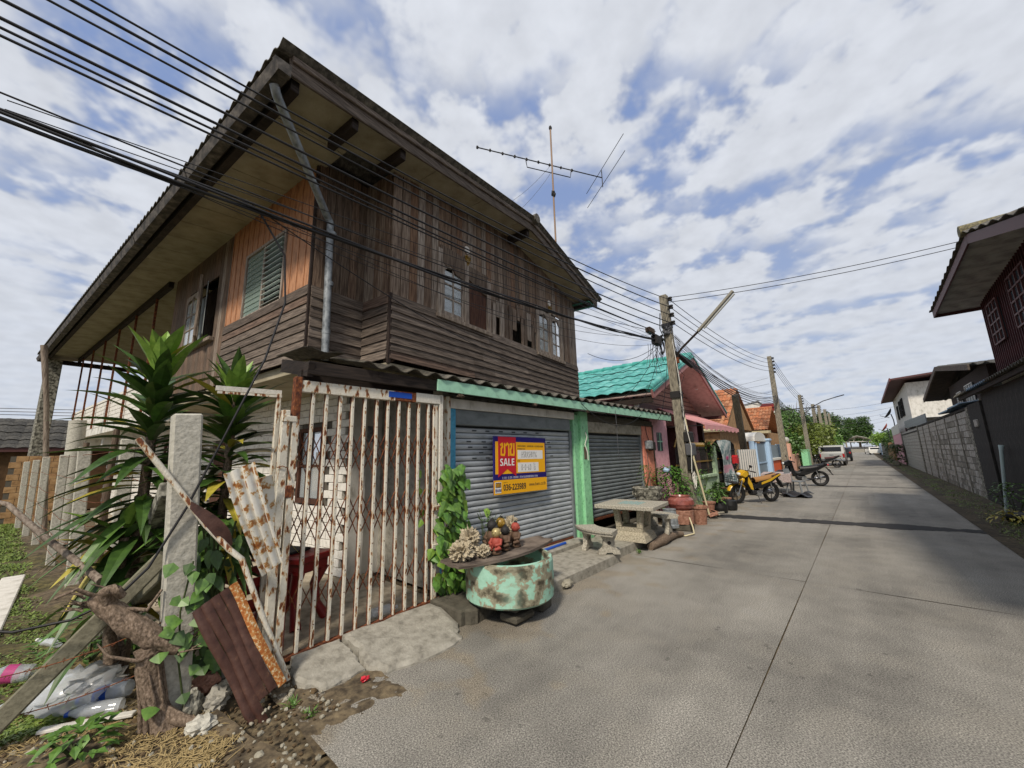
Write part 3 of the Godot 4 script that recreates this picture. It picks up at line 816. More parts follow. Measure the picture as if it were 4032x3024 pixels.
	P(H, "door_panel", MB.new().lh(-6.25, -5.25, 0.02, 2.0, -0.42, -0.38), M["wood_brown"])
	for s in [-7.6, -7.3, -9.4, -9.1]: P(H, "door_post", MB.new().lh(s - 0.06, s, 0.02, 2.1, -0.36, -0.30, 0.004), M["maroon_trim"])
	P(H, "electric_plate", MB.new().lh(-1.262, -1.245, 1.85, 2.08, -0.62, -0.78, 0.004), M["zinc"])
	# terrace: brick parapet, steel posts, beam, end columns
	P(H, "terrace_floor", MB.new().lh(-15.6, -6.0, 2.42, 2.60, -0.3, 0.72), M["plaster_white"])
	P(H, "parapet", MB.new().lh(-15.4, -6.0, 2.6, 3.25, 0.60, 0.70).lh(-15.4, -15.3, 2.6, 3.25, -2.0, 0.6).lh(-15.45, -6.0, 3.25, 3.31, 0.57, 0.73), M["brick_white"])
	for r in 6: 
		for c in 22:
			P(H, "parapet_brick", MB.new().lh(-6.02 - c * 0.43 - (0.2 if r % 2 else 0.0), -6.42 - c * 0.43 - (0.2 if r % 2 else 0.0), 2.62 + r * 0.105, 2.715 + r * 0.105, 0.70, 0.712, 0.003), M["brick_white"])
	for i in 6: P(H, "steel_post", MB.new().lh(-6.9 - i * 1.6, -6.86 - i * 1.6, 2.6, ys(0.68), 0.735, 0.775), M["rust_heavy"])
	P(H, "terrace_beam", MB.new().lh(-15.6, -5.95, ys(0.7) - 0.14, ys(0.7) - 0.01, 0.72, 0.80), M["wood_dark"])
	P(H, "terrace_beam", MB.new().lh(-15.7, -15.6, ys(0.7) - 0.28, ys(0.7) - 0.14, -5.0, 1.45), M["wood_dark"])
	P(H, "terrace_wall", MB.new().lh(-15.4, -5.9, 2.6, 5.2, -2.4, -2.3), M["soffit"])
	for q in [[-15.3, 1.32], [-15.75, 1.30]]: P(H, "column", MB.new().lh(q[0] - 0.16, q[0] + 0.16, 0, 5.02, q[1] - 0.16, q[1] + 0.16, 0.02), M["mouldy_concrete"])
	for i in 4: P(H, "bracket", MB.new().lh(-7.4 - i * 2.2, -7.2 - i * 2.2, 2.16, 2.44, -0.3, 0.5), M["plaster_white"])
func shutter(S, z0: float, z1: float, y0: float, y1: float, mat: String, slots: bool):   # roller shutter of lapped slats between z0 and z1 (z1 < z0)
	var T := P(S, "roller_shutter", MB.new().lh(-3.93, -3.90, y0, y1, z1, z0), M["shutter_back_slot_shade"])
	var ph := 0.073
	var cnt := int((y1 - y0) / ph)
	for i in cnt:
		var y := y0 + i * ph
		var pr := [Vector2(0, 0.0), Vector2(0.012, 0.004), Vector2(0.021, 0.02), Vector2(0.023, 0.04), Vector2(0.016, 0.058), Vector2(0.002, 0.0665), Vector2(-0.004, 0.0665), Vector2(-0.004, 0.0)]
		P(T, "slat", MB.new().prism(pr, z0 - z1, Transform3D(Basis.IDENTITY, V(-3.885, y, z1))), M[mat])
	P(T, "bottom_rail", MB.new().lh(-3.90, -3.855, y0 - 0.05, y0 - 0.002, z1, z0, 0.006), M["rail_rust"])
	for s in [z0 + 0.035, z1 - 0.035]: P(T, "guide_rail", MB.new().lh(-3.93, -3.835, 0.14, y1, s - 0.032, s + 0.032, 0.004), M["shutter_dark"])
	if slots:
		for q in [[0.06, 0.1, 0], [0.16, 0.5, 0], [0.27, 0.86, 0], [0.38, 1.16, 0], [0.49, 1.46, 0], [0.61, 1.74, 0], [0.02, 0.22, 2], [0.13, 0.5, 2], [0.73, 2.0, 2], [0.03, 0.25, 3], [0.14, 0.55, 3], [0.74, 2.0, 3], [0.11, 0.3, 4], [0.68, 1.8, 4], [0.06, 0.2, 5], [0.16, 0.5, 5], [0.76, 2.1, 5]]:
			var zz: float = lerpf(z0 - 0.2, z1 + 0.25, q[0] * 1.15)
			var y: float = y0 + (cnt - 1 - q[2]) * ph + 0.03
			P(T, "vent_slot_shade", MB.new().lh(-3.8635, -3.8605, y - 0.009, y + 0.009, zz - 0.04, zz + 0.04, 0.003), M["shutter_back_slot_shade"])  # dark plate on the slat, its colour stands in for shade inside the slot

func shop():
	flat("shutter_back_slot_shade", "3c4043", 0.9)  # grey of the back plate, also the painted shade of the vent slots
	tint("rust_heavy", "rail_rust", Color("d8c8b8"))
	flat("black_iron", "1f1d1c", 0.7)
	var S := thing("shop_front", "closed shop front with two grey roller shutters under a low mint-edged awning", "shop")
	shutter(S, -3.20, -5.80, 0.23, 2.0, "shutter_grey", true)
	shutter(S, -6.34, -8.74, 0.42, 2.0, "shutter_dark", false)
	P(S, "shutter_hood", MB.new().lh(-3.90, -3.80, 2.0, 2.2, -3.17, -5.78, 0.01), M["shutter_dark"])
	P(S, "shutter_hood", MB.new().lh(-3.90, -3.80, 1.99, 2.2, -6.30, -8.76, 0.01), M["hood_beige"])
	P(S, "lintel", MB.new().lh(-3.94, -3.78, 2.203, 2.33, -3.06, -5.90, 0.006), M["plaster_white"])
	P(S, "lintel", MB.new().lh(-3.94, -3.78, 2.203, 2.33, -6.27, -9.36, 0.006), M["concrete_dark"])
	P(S, "back_wall", MB.new().lh(-5.6, -5.5, 0.0, 2.75, -3.1, -10.4).lh(-5.5, -3.98, 0, 2.5, -3.1, -3.2).lh(-5.5, -3.98, 0, 2.5, -9.5, -9.6).lh(-5.5, -3.98, 2.36, 2.42, -3.2, -9.5), M["concrete"])
	P(S, "blue_pillar", MB.new().lh(-3.95, -3.79, 0.1, 2.202, -3.05, -3.17, 0.006), M["blue_paint"])
	P(S, "channel_post", MB.new().lh(-3.83, -3.74, 0.06, 2.34, -2.99, -3.045, 0.004), M["rust_paint"])
	P(S, "pilaster", MB.new().lh(-3.95, -3.745, 0.14, 2.36, -6.05, -6.29, 0.008), M["green_paint"])
	P(S, "pilaster", MB.new().lh(-3.95, -3.80, 0.14, 2.30, -5.885, -6.048, 0.008), M["green_paint"])
	P(S, "switch_plate", MB.new().lh(-3.745, -3.737, 1.50, 1.72, -6.10, -6.18, 0.002), M["wood_up_f"])
	P(S, "wire_scrap", MB.new().tube([V(-3.735, 1.98, -6.16), V(-3.72, 1.90, -6.19), V(-3.735, 1.76, -6.13), V(-3.715, 1.62, -6.17), V(-3.72, 1.48, -6.19)], 0.009, 5), M["white_paint"])
	P(S, "salmon_pier", MB.new().lh(-3.97, -3.80, 0.1, 2.202, -8.80, -9.36, 0.008), M["orange_plaster"])
	P(S, "corner_bead", MB.new().lh(-3.86, -3.79, 0.1, 2.25, -9.363, -9.43, 0.005), M["wood_up_f"])
	P(S, "pink_wall", MB.new().lh(-4.05, -3.86, 0.1, 2.42, -9.43, -10.52, 0.008), M["pink_plaster"])
	var w := P(S, "small_window", MB.new().lh(-3.862, -3.852, 1.62, 2.08, -9.78, -10.12), M["window_dark"])
	P(w, "glazing_bar", MB.new().lh(-3.852, -3.842, 1.62, 2.08, -9.935, -9.965), M["mint_paint"])
	P(w, "glazing_bar", MB.new().lh(-3.852, -3.8425, 1.84, 1.87, -9.78, -10.12), M["mint_paint"])
	P(S, "letter_slot", MB.new().lh(-3.86, -3.83, 0.95, 1.22, -10.40, -10.48, 0.004), M["lilac"])
	# meter box with its cable
	var mb := P(S, "meter_box", MB.new().lh(-3.80, -3.66, 1.66, 1.86, -8.86, -9.04, 0.02), M["zinc"])
	P(mb, "meter_cover", MB.new().lh(-3.80, -3.68, 1.63, 1.83, -9.045, -9.24, 0.015), M["black_iron"])
	P(mb, "meter_cable", MB.new().tube([V(-3.78, 2.25, -8.93), V(-3.76, 2.0, -8.95), V(-3.74, 1.86, -8.98)], 0.008, 5), M["wire_black"])
	P(mb, "meter_cable", MB.new().tube([V(-3.79, 1.64, -8.95), V(-3.79, 1.0, -8.98), V(-3.79, 0.3, -9.0)], 0.006, 5), M["wire_grey"])
	# awning: beams, mint fascia in lengths, corrugated sheets
	for i in 6: P(S, "awning_rafter", MB.new().beam(V(-3.58, 2.41, -2.0 - i * 1.6), V(-4.75, 2.70, -2.0 - i * 1.6), 0.05, 0.10), M["wood_dark"])
	P(S, "awning_beam", MB.new().lh(-3.63, -3.58, 2.36, 2.48, -1.30, -9.95, 0.004), M["wood_dark"])
	P(S, "awning_beam", MB.new().beam(V(-4.3, 2.56, -1.32), V(-3.58, 2.40, -1.32), 0.05, 0.13), M["wood_dark"])
	P(S, "awning_beam", MB.new().lh(-3.78, -3.70, 2.30, 2.42, -1.28, -2.75, 0.004), M["wood_dark"])
	for q in [[-2.70, -4.55], [-4.557, -6.75], [-6.757, -8.45], [-8.457, -10.06]]:
		P(S, "fascia_board", MB.new().lh(-3.572, -3.55, 2.355, 2.49, q[0], q[1], 0.003), M["mint_paint"])
	for s in 8:
		var za: float = -1.78 - s * 1.04
		var m := MB.new()
		var sl := R(-0.01, 0.01)
		m.sheet(48, 3, uvs(48, 3).map(func(p):
			var z: float = za - p.x * 1.09
			var x: float = lerpf(-3.527 + sl * 0.5, -4.85, p.y)
			return V(x, 2.527 + 0.235 * (-3.52 - x) + 0.028 * sin(z * TAU / 0.272) + 0.004 * (s % 2), z)), 0.007)
		P(S, "awning_sheet", m, M["asbestos_pale"] if s == 0 else M["asbestos"])
	P(S, "loose_sheet", MB.new().sheet(14, 3, uvs(14, 3).map(func(p): return V(lerpf(-3.95, -4.72, p.y), 2.70 + 0.2 * (-3.95 - lerpf(-3.95, -4.72, p.y)) * -0.3 + 0.1 * p.y + 0.015 * sin(p.x * 9.0), -1.36 - p.x * 0.42)), 0.007), M["asbestos_pale"])
	for q in [[-3.05, 2.33], [-4.5, 2.335], [-6.0, 2.33]]: P(S, "hanging_rag", MB.new().blob(V(-3.56, q[1], q[0]), V(0.02, 0.025, 0.05), int(-q[0] * 10), 0.5, 1), M["wood_up_f"])
	# raised kerb platform in front, broken in two lengths, and the sill under the shutters
	var K := thing("kerb_platform", "low worn concrete platform along the closed shop front", "kerb")
	P(K, "platform_slab", MB.new().lh(-3.84, -2.93, -0.04, 0.135, -3.75, -5.62, 0.02), M["concrete"])
	P(K, "platform_slab", MB.new().lh(-3.84, -3.04, -0.04, 0.145, -5.63, -8.1, 0.02), M["concrete"])
	P(K, "sill", MB.new().lh(-3.98, -3.62, 0.1, 0.20, -3.0, -5.9, 0.015), M["concrete"])
	P(K, "sill", MB.new().lh(-3.98, -3.80, 0.1, 0.19, -5.9, -9.5, 0.015), M["concrete_dark"])
	solo("blue_pipe", MB.new().tube([V(-3.70, 0.215, -4.75), V(-3.72, 0.215, -5.35)], 0.022, 10), M["blue_plastic"], "short blue plastic pipe lying on the sill below the left shutter", "pipe")
	sale_sign()

func sale_sign():
	# board hung on the shutter, leaning and turned a little
	var a := V(-3.765, 1.875, -3.79)
	var ex := (V(-3.765, 1.875, -4.945) - a).normalized()
	var b := Basis(ex, Vector3.UP, ex.cross(Vector3.UP))
	var G := thing("sale_sign", "blue and yellow for-sale board with a red ribbon hung on the left shutter", "sign", V(-3.78, 1.08, -3.80))
	G.basis = Basis(V(0, 0, -1), V(0, 1, 0), V(1, 0, 0)) * Basis(V(0, 0, 1), -0.012)
	flat("sign_blue", "241a6b", 0.4); flat("sign_yellow", "f2b21c", 0.4); flat("sign_red", "c22334", 0.4); flat("sign_white", "e6e6e4", 0.4); flat("sign_ink", "26242a", 0.6)
	flat("sign_text_blue", "cfd0ea", 0.5)
	var w := 1.18
	var h := 0.79
	P(G, "board", MB.new().lh(0, w, 0, h, 0, 0.018, 0.004), M["sign_blue"])
	var L := func(x0, x1, y0, y1, z): return MB.new().lh(x0, x1, y0, y1, z - 0.004, z)
	P(G, "footer_band", MB.new().lh(0.0, w, 0.0, 0.19, 0.0165, 0.0195), M["sign_yellow"])
	P(G, "yellow_panel", MB.new().lh(0.035, w - 0.03, 0.27, 0.715, 0.0165, 0.0195, 0.001), M["sign_yellow"])
	P(G, "ribbon", MB.new().prism([Vector2(0.09, 0.785), Vector2(0.46, 0.785), Vector2(0.46, 0.23), Vector2(0.275, 0.335), Vector2(0.09, 0.23)], 0.003, Transform3D(Basis.IDENTITY, V(0, 0, 0.0185))), M["sign_red"])
	P(G, "field", MB.new().lh(0.50, 1.09, 0.47, 0.60, 0.0185, 0.0212), M["sign_white"])
	P(G, "field", MB.new().lh(0.50, 0.98, 0.285, 0.42, 0.0185, 0.0212), M["sign_white"])
	P(G, "badge", MB.new().lh(0.025, 0.145, 0.02, 0.165, 0.0185, 0.0212, 0.001), M["sign_white"])
	P(G, "badge_panel", MB.new().lh(0.033, 0.137, 0.093, 0.158, 0.0205, 0.0222), M["sign_ink"])
	var tx := Transform3D(Basis.IDENTITY, V(0, 0, 0.022))
	text(G, "sale_word", "SALE", 0.135, M["sign_white"], Transform3D(Basis.IDENTITY, V(0.275, 0.43, 0.0225)))
	text(G, "phone_number", "036-223989", 0.115, M["sign_ink"], Transform3D(Basis.IDENTITY, V(0.43, 0.085, 0.0205)), true, "Droid Sans", 0.80)
	text(G, "web_address", "www.bam.co.th", 0.060, M["sign_ink"], Transform3D(Basis.IDENTITY, V(0.945, 0.10, 0.0205)), false, "Droid Sans", 0.95)
	text(G, "badge_word", "BAM", 0.055, M["sign_blue"], Transform3D(Basis.IDENTITY, V(0.085, 0.055, 0.0222)))
	# big Thai word in yellow, by strokes
	var t := MB.new()
	var f := Transform3D(Basis.IDENTITY, V(0.125, 0.515, 0.0))
	for s in [[Vector2(0.015, 0.155), Vector2(0.045, 0.17), Vector2(0.05, 0.13), Vector2(0.025, 0.10), Vector2(0.025, 0.02), Vector2(0.085, 0.015), Vector2(0.095, 0.05), Vector2(0.095, 0.17)], [Vector2(0.125, 0.15), Vector2(0.15, 0.175), Vector2(0.18, 0.155), Vector2(0.18, 0.01)], [Vector2(0.215, 0.165), Vector2(0.245, 0.17), Vector2(0.235, 0.115), Vector2(0.215, 0.09), Vector2(0.22, 0.02), Vector2(0.285, 0.015), Vector2(0.29, 0.05), Vector2(0.29, 0.172)]]:
		stroke(t, s, 0.03, f, 0.0228)
	P(G, "thai_word", t, M["sign_yellow"])
	# handwriting in the two fields
	var hw := MB.new()
	var gl := {"H": [[Vector2(0, 0), Vector2(0.1, 1)], [Vector2(0.5, 0), Vector2(0.6, 1)], [Vector2(0.05, 0.5), Vector2(0.55, 0.55)]], "S": [[Vector2(0.55, 0.9), Vector2(0.3, 1), Vector2(0.1, 0.75), Vector2(0.45, 0.4), Vector2(0.4, 0.05), Vector2(0.05, 0.1)]], "R": [[Vector2(0, 0), Vector2(0.1, 1), Vector2(0.45, 0.9), Vector2(0.4, 0.6), Vector2(0.08, 0.5), Vector2(0.5, 0)]], "A": [[Vector2(0, 0), Vector2(0.3, 1), Vector2(0.55, 0)], [Vector2(0.12, 0.4), Vector2(0.45, 0.4)]], "0": [[Vector2(0.25, 1), Vector2(0.05, 0.6), Vector2(0.15, 0.05), Vector2(0.4, 0.2), Vector2(0.45, 0.75), Vector2(0.25, 1)]], "1": [[Vector2(0.1, 0.7), Vector2(0.3, 1), Vector2(0.3, 0)]], "6": [[Vector2(0.45, 0.95), Vector2(0.1, 0.6), Vector2(0.1, 0.1), Vector2(0.4, 0.05), Vector2(0.45, 0.35), Vector2(0.1, 0.4)]], "-": [[Vector2(0.05, 0.5), Vector2(0.35, 0.55)]],
		"t": [[Vector2(0.1, 1.1), Vector2(0.25, 1.2), Vector2(0.2, 0.3), Vector2(0.25, 0)], [Vector2(0.5, 0.6), Vector2(0.65, 0.65), Vector2(0.55, 0.35), Vector2(0.7, 0.25), Vector2(0.6, 0), Vector2(0.5, 0.1)], [Vector2(0.55, 0.9), Vector2(0.7, 1.0)]]}
	for q in [["HSRASH0116", 0.585, 0.492, 0.085, 0.040], ["0-0-60 t", 0.575, 0.305, 0.088, 0.045]]:
		var x: float = q[1]
		for ch in q[0]:
			if gl.has(ch):
				for s in gl[ch]: stroke(hw, s.map(func(p): return Vector2(p.x * q[4] * 1.35, p.y * q[3])), 0.0048, Transform3D(Basis.IDENTITY, V(x, q[2], 0)), 0.0218)
			x += q[4] * (0.75 if ch in "-1" else 0.95)
	P(G, "handwriting", hw, M["sign_ink"])
	# small lines of Thai print: short uprights with loops
	for q in [[0.50, 0.648, 0.60, 0.021, "sign_ink"], [0.49, 0.608, 0.17, 0.018, "sign_ink"], [0.49, 0.428, 0.07, 0.026, "sign_ink"], [0.17, 0.205, 0.78, 0.026, "sign_text_blue"], [0.19, 0.150, 0.08, 0.009, "sign_ink"], [0.042, 0.102, 0.085, 0.045, "sign_yellow"]]:
		var m := MB.new()
		var x := 0.0
		var hh: float = q[3]
		while x < q[2]:
			var cw: float = hh * R(0.45, 0.7)
			if rng.randf() < 0.9:
				var p := [Vector2(0, hh * 0.75), Vector2(cw * 0.25, hh), Vector2(cw * 0.2, 0), Vector2(cw * 0.8, 0), Vector2(cw * 0.8, hh)]
				if rng.randf() < 0.4: p = [Vector2(0, 0), Vector2(cw * 0.1, hh * 0.9), Vector2(cw * 0.5, hh), Vector2(cw * 0.8, hh * 0.8), Vector2(cw * 0.8, 0)]
				stroke(m, p, hh * 0.14, Transform3D(Basis.IDENTITY, V(q[0] + x, q[1], 0)), 0.0205 if q[4] != "sign_yellow" else 0.0225)
			x += cw * 1.3
		P(G, "thai_line", m, M[q[4]])
func poly_slab(pts: Array, ytop: Array, y0: float) -> MB:   # lump of concrete: outline on the ground, height at each corner
	var m := MB.new()
	var n := pts.size()
	var c := Vector2.ZERO
	var yc := 0.0
	for i in n: c += pts[i] / n; yc += ytop[i] / n
	var top := []
	for i in n: top.append(V(pts[i].x, ytop[i], pts[i].y))
	var mid := V(c.x, yc + 0.01, c.y)
	var low := V(c.x, y0, c.y)
	for i in n:
		var j := (i + 1) % n
		# rounded shoulder
		var a: Vector3 = top[i]
		var b: Vector3 = top[j]
		var a2 := a.lerp(mid, 0.10) + V(0, 0.008, 0)
		var b2 := b.lerp(mid, 0.10) + V(0, 0.008, 0)
		m.face([a2, b2, mid], low)
		m.face([a - V(0, 0.008, 0), b - V(0, 0.008, 0), b2, a2], low)
		m.face([V(a.x, y0, a.z).lerp(low, -0.03), V(b.x, y0, b.z).lerp(low, -0.03), b - V(0, 0.008, 0), a - V(0, 0.008, 0)], low)
	return m

func jag(pts: Array, sd: int, amp := 0.02, sub := 5) -> Array:   # broken edge between corners
	var r := RandomNumberGenerator.new()
	r.seed = sd
	var o := []
	for i in pts.size():
		var a: Vector2 = pts[i]
		var b: Vector2 = pts[(i + 1) % pts.size()]
		for k in sub: o.append(a.lerp(b, float(k) / sub) + (Vector2(r.randf_range(-amp, amp), r.randf_range(-amp, amp)) if k else Vector2.ZERO))
	return o

func gate():
	var G := thing("folding_gate", "rusty white folding lattice gate across the side yard entrance", "gate")
	var X := -3.65
	P(G, "top_track", MB.new().lh(X - 0.03, X + 0.03, 2.20, 2.305, -1.27, -2.20, 0.004), M["rust_paint"])
	P(G, "top_track", MB.new().lh(X - 0.029, X + 0.031, 2.205, 2.31, -2.20, -2.46, 0.004), M["rust_heavy"])
	P(G, "top_track", MB.new().lh(X - 0.03, X + 0.03, 2.21, 2.315, -2.46, -2.82, 0.004), M["gate_white"])
	P(G, "sticker", MB.new().lh(X + 0.031, X + 0.034, 2.235, 2.295, -2.12, -2.40), M["blue_plastic"])
	P(G, "hinge_post", MB.new().lh(X - 0.03, X + 0.035, 0.02, 2.32, -1.215, -1.268, 0.004), M["rust_paint"])
	P(G, "hinge_post_cap", MB.new().lh(X - 0.032, X + 0.037, 1.95, 2.33, -1.213, -1.27, 0.004), M["rust_heavy"])
	P(G, "bottom_track", MB.new().beam(V(X, 0.055, -1.27), V(X, 0.10, -2.82), 0.05, 0.03), M["rust_heavy"])
	var zs := [-1.275, -1.38, -1.50, -1.63, -1.75, -1.875, -2.005, -2.13, -2.26, -2.385, -2.51, -2.64, -2.72]
	for i in range(1, zs.size()):
		var z: float = zs[i]
		var y0: float = 0.07 + (z + 1.27) / -1.55 * 0.045
		var br := P(G, "bar", MB.new().lh(X - 0.005, X + 0.018, y0, 2.20, z - 0.013, z + 0.013, 0.003), M["rust_paint"])
		P(br, "channel_web", MB.new().lh(X - 0.022, X - 0.006, y0, 2.20, z + 0.009, z + 0.0135), M["rust_heavy"])
		for r in 11: P(br, "rivet", MB.new().blob(V(X + 0.018, 0.25 + r * 0.185, z), V(0.004, 0.006, 0.006), 1, 0.0, 0), M["rust_heavy"])
	for zone in [[1.60, 1.87], [1.46, 1.73], [1.02, 1.29], [0.88, 1.15], [0.36, 0.60]]:
		for i in range(0, zs.size() - 1):
			var z0: float = zs[i]
			var z1: float = zs[i + 1]
			P(G, "lattice_flat", MB.new().beam(V(X - 0.010, zone[0], z0), V(X - 0.010, zone[1], z1), 0.004, 0.016, V(1, 0, 0)).add(MB.new()), M["rust_heavy"])
			P(G, "lattice_flat", MB.new().beam(V(X - 0.016, zone[1], z0), V(X - 0.016, zone[0], z1), 0.004, 0.016, V(1, 0, 0)), M["rust_heavy"])
	P(G, "closing_bar", MB.new().lh(X - 0.02, X + 0.02, 0.1, 2.20, -2.735, -2.765, 0.003), M["rust_paint"])
	P(G, "jamb", MB.new().lh(X - 0.02, X + 0.03, 0.55, 2.32, -2.785, -2.835, 0.004), M["gate_white"])
	for y in [0.62, 1.02]: P(G, "latch", MB.new().lh(X + 0.018, X + 0.04, y, y + 0.05, -2.70, -2.83, 0.004), M["rust_paint"])
	# fixed stile beside the gate and the loose door frame behind the plants
	var D := thing("gate_stile", "rust-streaked white steel stile standing left of the folding gate", "post")
	P(D, "stile", MB.new().lh(X - 0.035, X + 0.03, 0.0, 2.03, -1.135, -1.195, 0.005), M["rust_paint"])
	P(D, "hinge", MB.new().lh(X + 0.02, X + 0.04, 1.93, 1.98, -1.13, -1.25, 0.004), M["rust_paint"])
	P(D, "hinge", MB.new().lh(X + 0.02, X + 0.04, 1.30, 1.40, -1.20, -1.25, 0.004), M["rust_heavy"])
	P(D, "tie_wire", MB.new().tube([V(X + 0.035, 1.55, -1.12), V(X + 0.045, 1.56, -1.16), V(X + 0.035, 1.545, -1.20), V(X + 0.05, 1.46, -1.22)], 0.004, 5), M["rust_heavy"])
	var F := thing("door_frame", "thin white metal door frame half hidden by the leafy plant", "frame")
	P(F, "upright", MB.new().lh(-3.82, -3.78, 0.02, 2.19, -1.13, -1.165, 0.004), M["rust_paint"])
	P(F, "head", MB.new().beam(V(-3.80, 2.20, -1.165), V(-3.86, 2.20, -0.70), 0.035, 0.04), M["gate_white"])
	P(F, "bead", MB.new().beam(V(-3.78, 2.165, -1.165), V(-3.84, 2.165, -0.71), 0.012, 0.02), M["rust_paint"])
	# concrete ramp in front, cast in broken pieces
	var pa := jag([Vector2(-3.60, -1.33), Vector2(-3.28, -1.25), Vector2(-3.06, -1.38), Vector2(-3.08, -1.68), Vector2(-3.34, -1.70), Vector2(-3.60, -1.72)], 1, 0.02)
	var ya := pa.map(func(p): return 0.025 + 0.06 * clampf((-3.05 - p.x) / 0.5, 0.0, 1.0))
	solo("ramp_slab", poly_slab(pa, ya, -0.03), M["concrete"], "smaller cracked concrete ramp piece at the foot of the gate hinge post", "slab", "ramp pieces before the gate")
	var pb := jag([Vector2(-3.60, -1.74), Vector2(-3.34, -1.72), Vector2(-3.09, -1.70), Vector2(-2.90, -1.76), Vector2(-2.84, -2.20), Vector2(-2.88, -2.48), Vector2(-3.10, -2.62), Vector2(-3.60, -2.66)], 2, 0.022)
	var yb := pb.map(func(p): return 0.025 + 0.085 * clampf((-2.95 - p.x) / 0.45, 0.0, 1.0))
	solo("ramp_slab", poly_slab(pb, yb, -0.03), M["concrete"], "larger smooth concrete ramp piece in front of the folding gate", "slab", "ramp pieces before the gate")
	var pc := jag([Vector2(-3.62, -2.68), Vector2(-3.12, -2.64), Vector2(-3.02, -2.80), Vector2(-3.06, -3.10), Vector2(-3.62, -3.16)], 3, 0.015)
	solo("step_block", poly_slab(pc, pc.map(func(p): return 0.13), -0.03), M["concrete_dark"], "rough concrete step beside the round green tub", "step")

func front_post(base: Vector3, top: Vector3, w: float, label: String, mat := "post_concrete"):
	var m := MB.new()
	m.beam(base - (top - base).normalized() * 0.1, top, w, w * 0.8, V(1, 0, 0), 0.012)
	return solo("fence_post", m, M[mat], label, "post", "concrete fence posts of the side yard")

